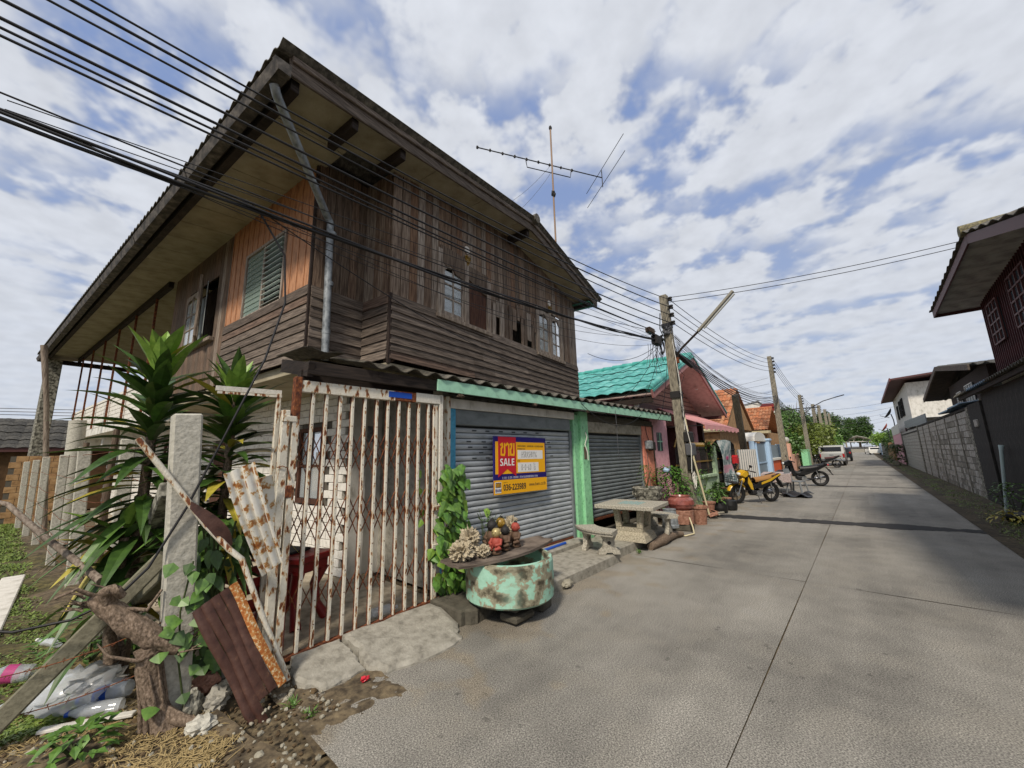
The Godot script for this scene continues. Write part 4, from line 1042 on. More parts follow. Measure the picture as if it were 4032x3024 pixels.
func fence():
	front_post(V(-3.58, 0, -0.62), V(-3.60, 1.95, -0.505), 0.165, "nearest rough concrete fence post, beside the tree stump")
	var ps := [[V(-6.81, 0, -0.49), V(-6.81, 1.92, -0.42), "second concrete fence post from the street"], [V(-8.26, 0, -0.18), V(-8.26, 1.87, -0.08), "third concrete fence post from the street"], [V(-10.22, 0, 0.06), V(-10.22, 1.8, 0.12), "fourth concrete fence post from the street"], [V(-13.2, 0, 0.34), V(-13.2, 1.82, 0.41), "fifth concrete fence post from the street"], [V(-15.2, 0, 0.57), V(-15.2, 1.78, 0.62), "sixth concrete fence post from the street"], [V(-17.1, 0, 0.80), V(-17.1, 1.76, 0.86), "farthest concrete fence post at the left edge"]]
	for p in ps: front_post(p[0], p[1], 0.14 if p[0].x > -9.0 else 0.115, p[2])
	# bare poles behind
	for q in [[V(-7.6, 0, -0.75), V(-7.55, 2.3, -0.72), 0.045, "thin bare wooden pole standing behind the second fence post"], [V(-9.3, 0, -0.45), V(-9.35, 2.2, -0.42), 0.05, "thin bare wooden pole standing behind the third fence post"], [V(-11.2, 0, -0.15), V(-11.2, 2.05, -0.12), 0.05, "bare wooden pole standing behind the fourth fence post"]]:
		solo("wooden_pole", MB.new().tube([q[0], q[0].lerp(q[1], 0.5) + V(0.02, 0, 0.02), q[1]], [q[2], q[2], q[2] * 0.85], 8), M["wood_up_f"], q[3], "pole", "bare poles in the yard")
	solo("wooden_pole", MB.new().tube([V(-14.0, 0, 0.25), V(-13.97, 1.6, 0.42), V(-14.02, 3.1, 0.60), V(-14.0, 4.42, 0.80)], [0.05, 0.048, 0.045, 0.06], 8), M["wood_up_d"], "tall thin bamboo pole rising past the far roof corner", "pole", "bare poles in the yard")
	solo("wooden_pole", MB.new().tube([V(-12.9, 0, -0.05), V(-12.9, 2.6, 0.05)], [0.15, 0.14], 12), M["post_concrete"], "thick pale round column under the balcony corner", "pole", "bare poles in the yard")
	# two old beams propped against the nearest post
	solo("leaning_beam", MB.new().beam(V(-3.98, -0.06, 0.28), V(-3.70, 0.98, -0.50), 0.105, 0.085, V(1, 0, 0.3), 0.01), M["post_concrete_old"], "grey concrete beam leaning low from the left edge to the nearest post", "beam", "old concrete beams by the fence")
	solo("leaning_beam", MB.new().beam(V(-6.3, -0.05, -0.52), V(-3.82, 1.42, -0.50), 0.13, 0.12, Vector3.UP, 0.01), M["mouldy_concrete"], "black-stained concrete beam leaning behind the nearest post", "beam", "old concrete beams by the fence")
	solo("leaning_beam", MB.new().beam(V(-5.6, -0.05, -0.30), V(-3.75, 0.88, -0.56), 0.12, 0.10, Vector3.UP, 0.01), M["post_concrete_old"], "lower pale concrete beam leaning behind the nearest post", "beam", "old concrete beams by the fence")
	# barbed wire
	var lines := [[1.80, 1.80, 0.02], [1.47, 1.50, 0.06], [1.16, 1.20, 0.10], [0.86, 0.92, 0.14], [0.58, 0.62, 0.10], [0.30, 0.36, 0.07]]
	for k in lines.size():
		var pts := []
		var path := [V(-3.55, lines[k][0], -0.56 - (1.8 - lines[k][0]) * 0.05), ps[0][0] + V(0.1, lines[k][1], 0.07), ps[1][0] + V(0.1, lines[k][1] - 0.05, 0.1), ps[2][0] + V(0.1, lines[k][1] - 0.03, 0.1), ps[3][0] + V(0.1, lines[k][1], 0.1), ps[4][0] + V(0.1, lines[k][1], 0.1), ps[5][0] + V(0, lines[k][1], 0.1)]
		for i in path.size() - 1:
			for j in 10:
				var t := j / 10.0
				pts.append(path[i].lerp(path[i + 1], t) - V(0, sin(PI * t) * lines[k][2] * (1.0 if i == 0 else 0.4), 0) + V(R(-1, 1), R(-1, 1), R(-1, 1)) * 0.006)
		var w := thing("barbed_wire", ["top", "second", "third", "fourth", "fifth", "lowest"][k] + " strand of rusty barbed wire along the concrete fence posts", "wire", Vector3.ZERO, 0.0, "barbed wire strands")
		P(w, "strand", MB.new().tube(pts, 0.0035, 4, false), M["rust_heavy"])
		var bm := MB.new()
		for i in range(0, 14):
			var c: Vector3 = pts[i].lerp(pts[i + 1], 0.4)
			for s in 2: bm.beam(c - V(R(-1, 1), R(-1, 1), R(-1, 1)).normalized() * 0.022, c + V(R(-1, 1), R(-1, 1), R(-1, 1)).normalized() * 0.022, 0.003, 0.003)
		P(w, "barbs", bm, M["rust_heavy"], Transform3D.IDENTITY, "stuff")
	# slack strand in front, from the post to the left edge
	for q in [[V(-3.52, 0.36, -0.60), V(-3.75, 0.20, -0.2), V(-4.05, 0.16, 0.3), "slack barbed wire crossing in front of the tree stump"], [V(-3.52, 0.62, -0.58), V(-3.7, 0.50, -0.2), V(-3.9, 0.42, 0.25), "slack barbed wire above the plastic bottles"]]:
		var pts := []
		for j in 13: pts.append(q[0].lerp(q[2], j / 12.0) - V(0, sin(PI * j / 12.0) * 0.05, 0))
		var w := thing("barbed_wire", q[3], "wire", Vector3.ZERO, 0.0, "barbed wire strands")
		P(w, "strand", MB.new().tube(pts, 0.003, 4, false), M["rust_heavy"])
		var bm := MB.new()
		for i in range(1, 12):
			for s in 2: bm.beam(pts[i] - V(R(-1, 1), R(-1, 1), R(-1, 1)).normalized() * 0.018, pts[i] + V(R(-1, 1), R(-1, 1), R(-1, 1)).normalized() * 0.018, 0.0025, 0.0025)
		P(w, "barbs", bm, M["rust_heavy"], Transform3D.IDENTITY, "stuff")

func rough_tube(pts: Array, rr: Array, sd: int, sides := 20, sub := 9, amp := 0.20) -> MB:   # bark: tube with lumps
	var nz := FastNoiseLite.new()
	nz.seed = sd; nz.frequency = 7.0; nz.fractal_octaves = 5; nz.fractal_gain = 0.65
	var c := Curve3D.new()
	for i in pts.size():
		var d: Vector3 = (pts[min(i + 1, pts.size() - 1)] - pts[max(i - 1, 0)]) * 0.22
		c.add_point(pts[i], -d, d)
	var n := (pts.size() - 1) * sub
	var L := c.get_baked_length()
	var g := []
	var up := V(0.31, 0.2, 0.93)
	for i in n + 1:
		var t := float(i) / n
		var p := c.sample_baked(L * t)
		var q := c.sample_baked(min(L, L * t + 0.02)) - c.sample_baked(max(0.0, L * t - 0.02))
		var x := up.cross(q).normalized()
		var y := q.normalized().cross(x)
		var fi := t * (rr.size() - 1)
		var r: float = lerpf(rr[int(fi)], rr[min(int(fi) + 1, rr.size() - 1)], fi - int(fi))
		for k in sides + 1:
			var a := TAU * (k % sides) / sides
			var d := x * cos(a) + y * sin(a)
			g.append(p + d * r * (1.0 + amp * 2.0 * nz.get_noise_3dv(p * 0.6 + d * 0.55)))
	var m := MB.new()
	m.sheet(n, sides, g)
	for e in [0, n]:
		var mid := Vector3.ZERO
		for k in sides: mid += g[e * (sides + 1) + k] / sides
		for k in sides:
			if e == 0: m.tri(mid, g[e * (sides + 1) + k + 1], g[e * (sides + 1) + k])
			else: m.tri(mid, g[e * (sides + 1) + k], g[e * (sides + 1) + k + 1])
	return m

func bottle(called_label: String, at: Vector3, dir: Vector3, ln: float, r: float, cap: String, lbl := ""):
	var B := thing("plastic_bottle", called_label, "bottle", at, 0.0, "discarded plastic bottles")
	var z := dir.normalized()
	var x := z.cross(Vector3.UP).normalized()
	B.basis = Basis(x, z, x.cross(z))
	P(B, "bottle_body", MB.new().lathe([Vector2(0, 0), Vector2(r * 0.9, 0), Vector2(r, 0.02), Vector2(r * 0.96, ln * 0.2), Vector2(r, ln * 0.35), Vector2(r * 0.95, ln * 0.5), Vector2(r, ln * 0.65), Vector2(r * 0.62, ln * 0.82), Vector2(r * 0.36, ln * 0.9), Vector2(r * 0.36, ln * 0.96), Vector2(0, ln * 0.96)], 16), M["clear_plastic"])
	if cap: P(B, "bottle_cap", MB.new().lathe([Vector2(r * 0.42, ln * 0.93), Vector2(r * 0.44, ln * 1.0), Vector2(0, ln * 1.005)], 12), M[cap])
	if lbl: P(B, "bottle_label", MB.new().lathe([Vector2(r * 1.015, ln * 0.36), Vector2(r * 1.015, ln * 0.62)], 16), M[lbl])

func front_things():
	rng.seed = 41
	# dented white sheet, the brown one below, a thin bent rail
	var wv := func(u): return 0.014 * absf(sin(u * PI * 4.0))
	var q := [V(-3.42, 1.52, -0.72), V(-3.47, 1.60, -0.93), V(-3.42, 0.85, -1.15), V(-3.38, 0.77, -0.98)]
	solo("tin_sheet", MB.new().sheet(24, 30, uvs(24, 30).map(func(p):
		var c: Vector3 = q[0].lerp(q[1], p.x).lerp(q[3].lerp(q[2], p.x), p.y)
		return c + V(0.8, 0.1, 0.55).normalized() * (0.03 * pow(absf(sin(p.x * PI * 3.0)), 6.0) * -1.0 + 0.03 * sin(p.y * 3.0 + p.x) - 0.10 * pow(1.0 - p.x, 2.0) * p.y)), 0.003), M["sheet_white"], "dented white ribbed tin sheet with rusted lower corner hanging by the gate", "tin sheet", "scrap tin sheets by the gate")
	var q2 := [V(-3.60, 1.44, -0.93), V(-3.62, 1.50, -1.12), V(-3.60, 0.95, -1.13), V(-3.60, 0.88, -1.04)]
	solo("tin_sheet", MB.new().sheet(14, 20, uvs(14, 20).map(func(p):
		var c: Vector3 = q2[0].lerp(q2[1], p.x).lerp(q2[3].lerp(q2[2], p.x), p.y)
		return c + V(0.8, 0.0, 0.6) * (0.02 * sin(p.x * 5.0) + 0.10 * pow(1.0 - p.y, 4.0))), 0.003), M["sheet_white"], "narrow bent tin strip curled at its top, beside the gate stile", "tin sheet", "scrap tin sheets by the gate")
	var q3 := [V(-3.34, 0.66, -0.62), V(-3.36, 0.79, -0.85), V(-3.20, 0.10, -1.16), V(-3.14, 0.02, -0.90)]
	var B := thing("brown_sheet", "dark brown ribbed metal sheet leaning against the gate post base", "tin sheet", Vector3.ZERO, 0.0, "scrap tin sheets by the gate")
	for s in 5:
		P(B, "rib_panel", MB.new().sheet(6, 24, uvs(6, 24).map(func(p):
			var u: float = (s + p.x * 0.985) / 5.0
			var vv: float = p.y * (1.0 + [0.10, 0.16, -0.02, -0.02, 0.0][s] * (1.0 if p.x > 0.2 else 0.8))
			var c: Vector3 = q3[0].lerp(q3[1], u).lerp(q3[3].lerp(q3[2], u), vv)
			return c + V(0.75, 0.2, 0.6).normalized() * (0.012 * sin(p.x * PI) + (-0.05 * (0.4 - u) * vv if u < 0.4 else 0.0) + 0.012 * sin(vv * 7.0 + s))), 0.003), M["sheet_rust"] if s == 4 else M["sheet_brown"])
	solo("bent_rail", MB.new().tube([V(-3.52, 1.77, -0.26), V(-3.50, 1.44, -0.49), V(-3.45, 1.18, -0.66), V(-3.40, 1.00, -0.80), V(-3.37, 0.93, -0.87), V(-3.33, 0.5, -1.03), V(-3.30, 0.06, -1.21)], 0.019, 8), M["rust_paint"], "rusty white rail slanting across the nearest fence post", "rail")
	solo("torn_strip", MB.new().sheet(4, 16, uvs(4, 16).map(func(p): return V(-3.44 + 0.03 * sin(p.y * 3.0), lerpf(1.30, 0.98, p.y) + 0.05 * p.x, lerpf(-0.56, -0.80, p.y) - 0.07 * p.x * sin(PI * p.y * 0.9))), 0.003), M["sheet_brown"], "torn curl of brown metal hanging on the slanting rail", "scrap")
	# tree stump with its fallen log
	var T := thing("tree_stump", "gnarled dead stump with a broken log lying back from it", "stump")
	P(T, "trunk", rough_tube([V(-3.42, -0.08, -0.60), V(-3.47, 0.08, -0.53), V(-3.50, 0.30, -0.47), V(-3.52, 0.47, -0.45)], [0.085, 0.066, 0.058, 0.066], 3), M["bark"])
	P(T, "root", rough_tube([V(-3.46, 0.10, -0.54), V(-3.38, 0.05, -0.62), V(-3.30, 0.01, -0.72), V(-3.24, -0.03, -0.78)], [0.04, 0.035, 0.028, 0.012], 5, 10, 4), M["bark"])
	P(T, "log", rough_tube([V(-3.45, 0.44, -0.60), V(-3.50, 0.52, -0.47), V(-3.55, 0.62, -0.36), V(-3.62, 0.74, -0.24), V(-3.66, 0.80, -0.17)], [0.045, 0.062, 0.062, 0.056, 0.035], 9), M["bark"])
	P(T, "snag", rough_tube([V(-3.62, 0.74, -0.26), V(-3.58, 0.84, -0.22), V(-3.52, 0.86, -0.26), V(-3.55, 0.80, -0.30)], [0.04, 0.035, 0.03, 0.02], 12, 8, 4), M["bark"])
	for b in [[V(-3.48, 0.46, -0.55), V(-3.45, 0.43, -0.40), V(-3.50, 0.49, -0.27), V(-3.55, 0.56, -0.22)], [V(-3.60, 0.72, -0.30), V(-3.50, 0.70, -0.42), V(-3.52, 0.80, -0.48)], [V(-3.65, 0.8, -0.2), V(-3.6, 0.88, -0.1), V(-3.65, 0.84, -0.02)]]:
		P(T, "branch", MB.new().tube(b, [0.014, 0.012, 0.008, 0.004].slice(0, b.size()), 6), M["bark"])
	for i in 26:   # splintered ends
		var o := V(-3.65, 0.79, -0.18) if i < 15 else V(-3.45, 0.44, -0.61)
		var d := V(R(-0.6, 0.5), R(-0.1, 0.8), 0.9 if i < 15 else -0.8)
		var p := o + V(R(-0.05, 0.05), R(-0.05, 0.05), R(-0.05, 0.05))
		P(T, "splinter", MB.new().tube([p, p + d.normalized() * R(0.04, 0.12)], [0.009, 0.002], 4), M["bark"])
	for i in 9:
		var a := i * 0.7
		var p := V(-3.48 + 0.06 * cos(a), 0.02, -0.52 + 0.06 * sin(a))
		P(T, "bark_strip", MB.new().tube([p, p + V(0.0, 0.16, 0.02), p + V(-0.03 + R(-0.02, 0.02), R(0.28, 0.40), 0.06)], [0.016, 0.012, 0.004], 5), M["bark"])
	solo("dead_branch", MB.new().tube([V(-4.05, 0.82, -0.22), V(-4.3, 0.95, -0.08), V(-4.55, 1.1, 0.08), V(-4.9, 1.33, 0.30), V(-5.1, 1.40, 0.52)], [0.026, 0.024, 0.022, 0.018, 0.013], 7), M["wood_up_d"], "long thin dead branch reaching to the left edge above the yard", "branch")
	# rocks and rubble by the post
	var rk := [[V(-3.24, 0.03, -0.70), V(0.085, 0.04, 0.075), "post_concrete", "pale flat stone on the bare earth before the stump"], [V(-3.45, 0.06, -0.70), V(0.045, 0.09, 0.05), "mouldy_concrete", "upright grey concrete lump at the foot of the nearest post"], [V(-3.44, 0.05, -0.82), V(0.085, 0.06, 0.07), "concrete", "angular concrete lump beside the brown metal sheet"], [V(-3.56, 0.05, -0.90), V(0.06, 0.05, 0.05), "concrete_pale", "small white rubble stone behind the brown metal sheet"], [V(-3.66, 0.08, -0.80), V(0.09, 0.06, 0.08), "terracotta", "orange broken pot shard among the rubble"], [V(-3.72, 0.05, -0.98), V(0.08, 0.05, 0.07), "concrete", "grey rubble stone tucked behind the brown metal sheet"]]
	for i in rk.size(): solo("rubble_stone", MB.new().blob(rk[i][0], rk[i][1], i + 3, 0.28, 2, 1.5), M[rk[i][2]], rk[i][3], "stone", "stones by the nearest post")
	# litter
	bottle("clear bottle with a blue and white label lying behind the leaning beam", V(-3.98, 0.10, -0.44), V(-0.35, -0.1, 0.45), 0.30, 0.052, "blue_plastic", "blue_plastic")
	bottle("clear bottle with a blue cap nearest the stump", V(-3.86, 0.05, -0.40), V(-0.30, 0.02, 0.55), 0.28, 0.045, "blue_plastic")
	bottle("clear crumpled bottle pointing at the left edge", V(-4.35, 0.05, -0.05), V(-0.2, 0.0, 0.6), 0.26, 0.045, "blue_plastic")
	bottle("clear bottle with a pink and purple label at the left edge", V(-4.95, 0.06, 0.02), V(-0.2, 0.1, 0.5), 0.24, 0.06, "", "pink_label")
	bottle("white drink bottle lying on the grass", V(-5.55, 0.06, -0.10), V(-0.45, 0.0, 0.22), 0.30, 0.035, "white_paint")
	var bag := MB.new().blob(V(-4.25, 0.10, -0.20), V(0.24, 0.10, 0.22), 17, 0.32, 3, 1.9, true)
	solo("plastic_bag", bag, M["bag_plastic"], "crumpled clear plastic bag heaped over the bottles", "bag")
	solo("white_board", MB.new().beam(V(-3.95, 0.03, -0.05), V(-3.70, 0.04, -0.45), 0.05, 0.02, Vector3.UP, 0.004), M["plaster_white"], "chalky white strip of board lying below the bottles", "board")
	solo("paving_strip", MB.new().lh(-9.5, -6.2, 0.0, 0.05, 0.28, 0.5, 0.01), M["plaster_white"], "pale broken slab lying in the grass at the left edge", "slab")
	solo("candy_wrapper", MB.new().blob(V(-2.93, 0.03, -1.60), V(0.018, 0.018, 0.035), 4, 0.5, 1), M["sign_red"], "crumpled red wrapper beside the concrete ramp", "wrapper")
	solo("black_hose", MB.new().tube([V(-3.62, 0.78, -0.28), V(-3.66, 0.70, -0.10), V(-3.75, 0.68, 0.12), V(-3.85, 0.75, 0.36)], 0.008, 6), M["black_rubber"], "thin black cable sagging from the stump to the left edge", "cable")
	# red lacquered altar table and crate inside the yard
	var A := thing("red_table", "red curved-leg altar table standing behind the gate", "table", V(-4.50, 0.04, -1.62), 0.4)
	P(A, "table_top", MB.new().lh(-0.32, 0.32, 0.58, 0.64, -0.22, 0.22, 0.01), M["red_lacquer"])
	P(A, "apron", MB.new().lh(-0.28, 0.28, 0.48, 0.58, -0.18, 0.18, 0.01), M["red_lacquer"])
	for sx in [-1, 1]:
		for sz in [-1, 1]:
			P(A, "leg", MB.new().tube([V(sx * 0.24, 0.50, sz * 0.15), V(sx * 0.17, 0.32, sz * 0.12), V(sx * 0.20, 0.14, sz * 0.13), V(sx * 0.28, 0.0, sz * 0.18)], [0.06, 0.045, 0.04, 0.05], 8), M["red_lacquer"])
	P(A, "black_tray", MB.new().lh(-0.2, 0.1, 0.645, 0.67, -0.12, 0.12, 0.006), M["black_iron"])
	var C := thing("red_crate", "faded red plastic crate behind the hanging tin sheet", "crate", V(-4.05, 0.02, -1.15), 0.15)
	for y in 4:
		for s in [-1, 1]:
			P(C, "slat", MB.new().lh(-0.2, 0.2, 0.1 + y * 0.16, 0.17 + y * 0.16, s * 0.16 - 0.008, s * 0.16 + 0.008, 0.003), M["red_lacquer"])
			P(C, "slat", MB.new().lh(s * 0.2 - 0.008, s * 0.2 + 0.008, 0.1 + y * 0.16, 0.17 + y * 0.16, -0.15, 0.15, 0.003), M["red_lacquer"])
	for sx in [-1, 1]:
		for sz in [-1, 1]: P(C, "corner", MB.new().lh(sx * 0.2 - 0.02, sx * 0.2 + 0.02, 0, 0.72, sz * 0.16 - 0.02, sz * 0.16 + 0.02, 0.004), M["red_lacquer"])
	bottle("clear bottle lying on the ground inside the folding gate", V(-3.88, 0.08, -2.15), V(0.1, 0.0, -1.0), 0.30, 0.05, "")
	tub()
	stone_set()

func figure(label: String, at: Vector3, head: String, robe: String, s: float, kind: int):   # small clay temple-child figurine
	var F := thing("clay_figurine", label, "figurine", at, R(-0.4, 0.4), "figurines on the plank over the tub")
	var m := MB.new()
	m.lathe([Vector2(0, 0), Vector2(0.055, 0), Vector2(0.058, 0.015), Vector2(0.045, 0.025), Vector2(0.05, 0.04), Vector2(0.035, 0.06)], 14)
	P(F, "base", m, M["clay_brown"], Transform3D(Basis.from_scale(V(s, s, s)), Vector3.ZERO))
	var b := MB.new().blob(V(0, 0.11, 0) * s, V(0.055, 0.06, 0.05) * s, kind, 0.10, 2, 1.2, true)
	for d in [-1, 1]:
		b.tube([V(d * 0.05, 0.14, 0.0) * s, V(d * 0.065, 0.10, 0.03) * s, V(d * 0.02, 0.09, 0.058) * s], [0.020 * s, 0.018 * s, 0.014 * s], 7)
		b.tube([V(d * 0.02, 0.07, 0.03) * s, V(d * 0.065, 0.062, 0.045) * s, V(d * 0.02, 0.05, 0.07) * s], [0.024 * s, 0.022 * s, 0.014 * s], 7)
	P(F, "body", b, M[robe])
	var hd := P(F, "head", MB.new().blob(V(0, 0.205, 0.005) * s, V(0.05, 0.052, 0.05) * s, kind + 4, 0.03, 2, 1.0, true), M[head])
	for d in [-1, 1]:
		P(hd, "ear", MB.new().blob(V(d * 0.05, 0.20, 0) * s, V(0.008, 0.016, 0.012) * s, 2, 0.1, 1, 1.0, true), M[head])
		P(hd, "eye", MB.new().blob(V(d * 0.018, 0.213, 0.051) * s, V(0.006, 0.004, 0.004) * s, 2, 0.0, 0), M["black_iron"])
	P(hd, "nose", MB.new().blob(V(0, 0.20, 0.055) * s, V(0.007, 0.009, 0.007) * s, 2, 0.0, 1, 1.0, true), M[head])
	P(hd, "topknot", MB.new().blob(V(0, 0.258, 0) * s, V(0.02, 0.014, 0.02) * s, 3, 0.1, 1), M["black_iron"])

func tub():
	var c := V(-2.97, 0, -3.22)
	var T := thing("round_tub", "round concrete tub with flaking mint paint standing on stones", "tub", c)
	var nz := FastNoiseLite.new()
	var r := 0.46
	P(T, "tub_wall", MB.new().lathe([Vector2(r - 0.02, 0.17), Vector2(r, 0.19), Vector2(r + 0.004, 0.36), Vector2(r, 0.53), Vector2(r - 0.012, 0.555), Vector2(r - 0.045, 0.56), Vector2(r - 0.055, 0.54), Vector2(r - 0.05, 0.22), Vector2(0, 0.21)], 56), M["tub_paint"])
	P(T, "tub_base", MB.new().lathe([Vector2(0, 0.165), Vector2(r - 0.02, 0.169)], 40), M["concrete_dark"])
	for q in [[V(0.20, 0.055, 0.12), V(0.22, 0.07, 0.30)], [V(0.16, 0.125, 0.10), V(0.20, 0.06, 0.24)], [V(-0.2, 0.075, 0.22), V(0.24, 0.16, 0.22)], [V(0.12, 0.07, -0.26), V(0.30, 0.15, 0.22)], [V(-0.2, 0.07, -0.2), V(0.25, 0.15, 0.25)]]:
		solo("support_stone", MB.new().box(c + q[0], q[1], yaw(R(-0.4, 0.4)), 0.02), M["concrete_dark"], ["lowest concrete block under the front of the mint tub", "upper concrete block under the front of the mint tub", "concrete block under the left side of the mint tub", "concrete block under the far side of the mint tub", "concrete block hidden under the back of the mint tub"][used.get("support_stone", 0)], "block", "blocks under the tub")
	# warped plank across the rim
	var a := V(-3.20, 0.575, -2.55)
	var b := V(-3.02, 0.615, -3.86)
	solo("warped_plank", MB.new().sheet(6, 20, uvs(6, 20).map(func(p):
		var w: float = 0.40 * (0.55 + 0.45 * sin(PI * clampf(p.y * 0.9 + 0.1, 0.0, 1.0)))
		return a.lerp(b, p.y) + V((p.x - 0.35) * w * 1.25, 0.05 * pow(p.y - 0.45, 2.0) + 0.006 * sin(p.x * 9.0), (p.x - 0.5) * 0.05)), 0.028), M["wood_flat_a"], "warped old plank laid across the mint tub", "plank")
	# pale corals
	for q in [[V(-3.12, 0.67, -2.68), V(0.10, 0.075, 0.095), 5, "low pale coral rock at the left end of the plank"], [V(-3.20, 0.74, -2.86), V(0.085, 0.11, 0.08), 9, "tall pale coral rock behind the low one on the plank"], [V(-3.02, 0.65, -2.88), V(0.06, 0.05, 0.06), 12, "small grey coral rock in front on the plank"], [V(-3.22, 0.77, -3.52), V(0.075, 0.11, 0.075), 15, "pale coral rock at the right end of the plank"]]:
		solo("coral_rock", MB.new().blob(q[0], q[1], q[2], 0.55, 3, 3.2), M["coral"], q[3], "rock", "coral rocks on the plank")
	figure("clay figurine with a silver-gold head and red sash, foremost on the plank", V(-2.98, 0.605, -3.04), "gold_dull", "red_clay", 1.0, 2)
	figure("clay figurine with curly black hair behind the silver-headed one", V(-3.12, 0.62, -3.12), "black_iron", "clay_brown", 1.15, 5)
	figure("clay figurine with black curls in the middle of the plank", V(-3.02, 0.605, -3.22), "black_iron", "clay_brown", 0.95, 8)
	figure("clay figurine with a gilded cap at the back of the plank", V(-3.16, 0.62, -3.30), "gilt", "clay_brown", 1.15, 11)
	figure("clay figurine in a faded red cap at the right of the plank", V(-3.03, 0.605, -3.40), "red_clay", "clay_brown", 1.0, 14)
	var tw := thing("dry_twigs", "little bundle of dry green twigs behind the figurines", "twigs")
	for i in 12:
		var p := V(-3.17, 0.80, -3.12) + V(R(-0.03, 0.03), 0, R(-0.06, 0.06))
		var e := p + V(R(-0.1, 0.1), R(0.10, 0.24), R(-0.2, 0.14))
		P(tw, "twig", MB.new().tube([p - V(0, 0.15, 0), p.lerp(e, 0.5) + V(0, 0.03, 0), e], 0.0035, 4), M["twig_green"])
	for i in 14:
		P(tw, "leaf", MB.new().leaf(V(-3.17, 0.86, -3.12) + V(R(-0.06, 0.06), R(-0.02, 0.1), R(-0.1, 0.1)), V(R(-1, 1), R(-0.2, 0.8), R(-1, 1)), Vector3.UP, 0.05, 0.025), M["leaf_dark"])

func bench(at: Vector3, turn: float, label: String):
	var B := thing("stone_bench", label, "bench", at, turn, "benches of the stone table")
	# curved seat: arc of a ring, moulded edge
	for l in [[0.27, 0.31, 0.0], [0.31, 0.335, 0.02]]:
		var pl := []
		for i in 9:
			var a := lerpf(-0.55, 0.55, i / 8.0)
			pl.append(Vector2(sin(a) * (0.78 + l[2]), -cos(a) * (0.78 + l[2]) + 0.62))
		for i in 9:
			var a := lerpf(0.55, -0.55, i / 8.0)
			pl.append(Vector2(sin(a) * (0.50 - l[2]), -cos(a) * (0.50 - l[2]) + 0.62))
		P(B, "seat" if l[0] > 0.3 else "seat_moulding", MB.new().prism(pl, l[1] - l[0], Transform3D(Basis(V(1, 0, 0), V(0, 0, 1), V(0, -1, 0)), V(0, l[1], 0))), M["stone_table"])
	for s in [-1, 1]:
		# solid splayed leg, its piercings shown by discs in painted shade
		var out := [Vector2(-0.16, 0), Vector2(-0.15, 0.05), Vector2(-0.09, 0.10), Vector2(-0.08, 0.2), Vector2(-0.12, 0.27), Vector2(0.12, 0.27), Vector2(0.08, 0.2), Vector2(0.09, 0.10), Vector2(0.15, 0.05), Vector2(0.16, 0), Vector2(0.06, 0), Vector2(0.04, 0.025), Vector2(-0.04, 0.025), Vector2(-0.06, 0)]
		var lg := P(B, "leg", MB.new().prism(out, 0.07, Transform3D(Basis(Vector3.UP, s * 0.5 + PI * 0.5), V(s * 0.22 - 0.035, 0, 0.02))), M["stone_table"])
		for k in 2: P(lg, "leg_hole_shade", MB.new().lathe([Vector2(0, 0), Vector2(0.028, 0)], 12, V(s * 0.22 - 0.035, 0.16, 0.02) + Basis(Vector3.UP, s * 0.5 + PI * 0.5) * V(0, 0, 0.072 if k else -0.002), Basis(Vector3.UP, s * 0.5 + PI * 0.5) * Basis(Vector3.RIGHT, PI * 0.5)), M["hole_shade"])  # flat dark disc on the leg face, coloured as the shade in a hole

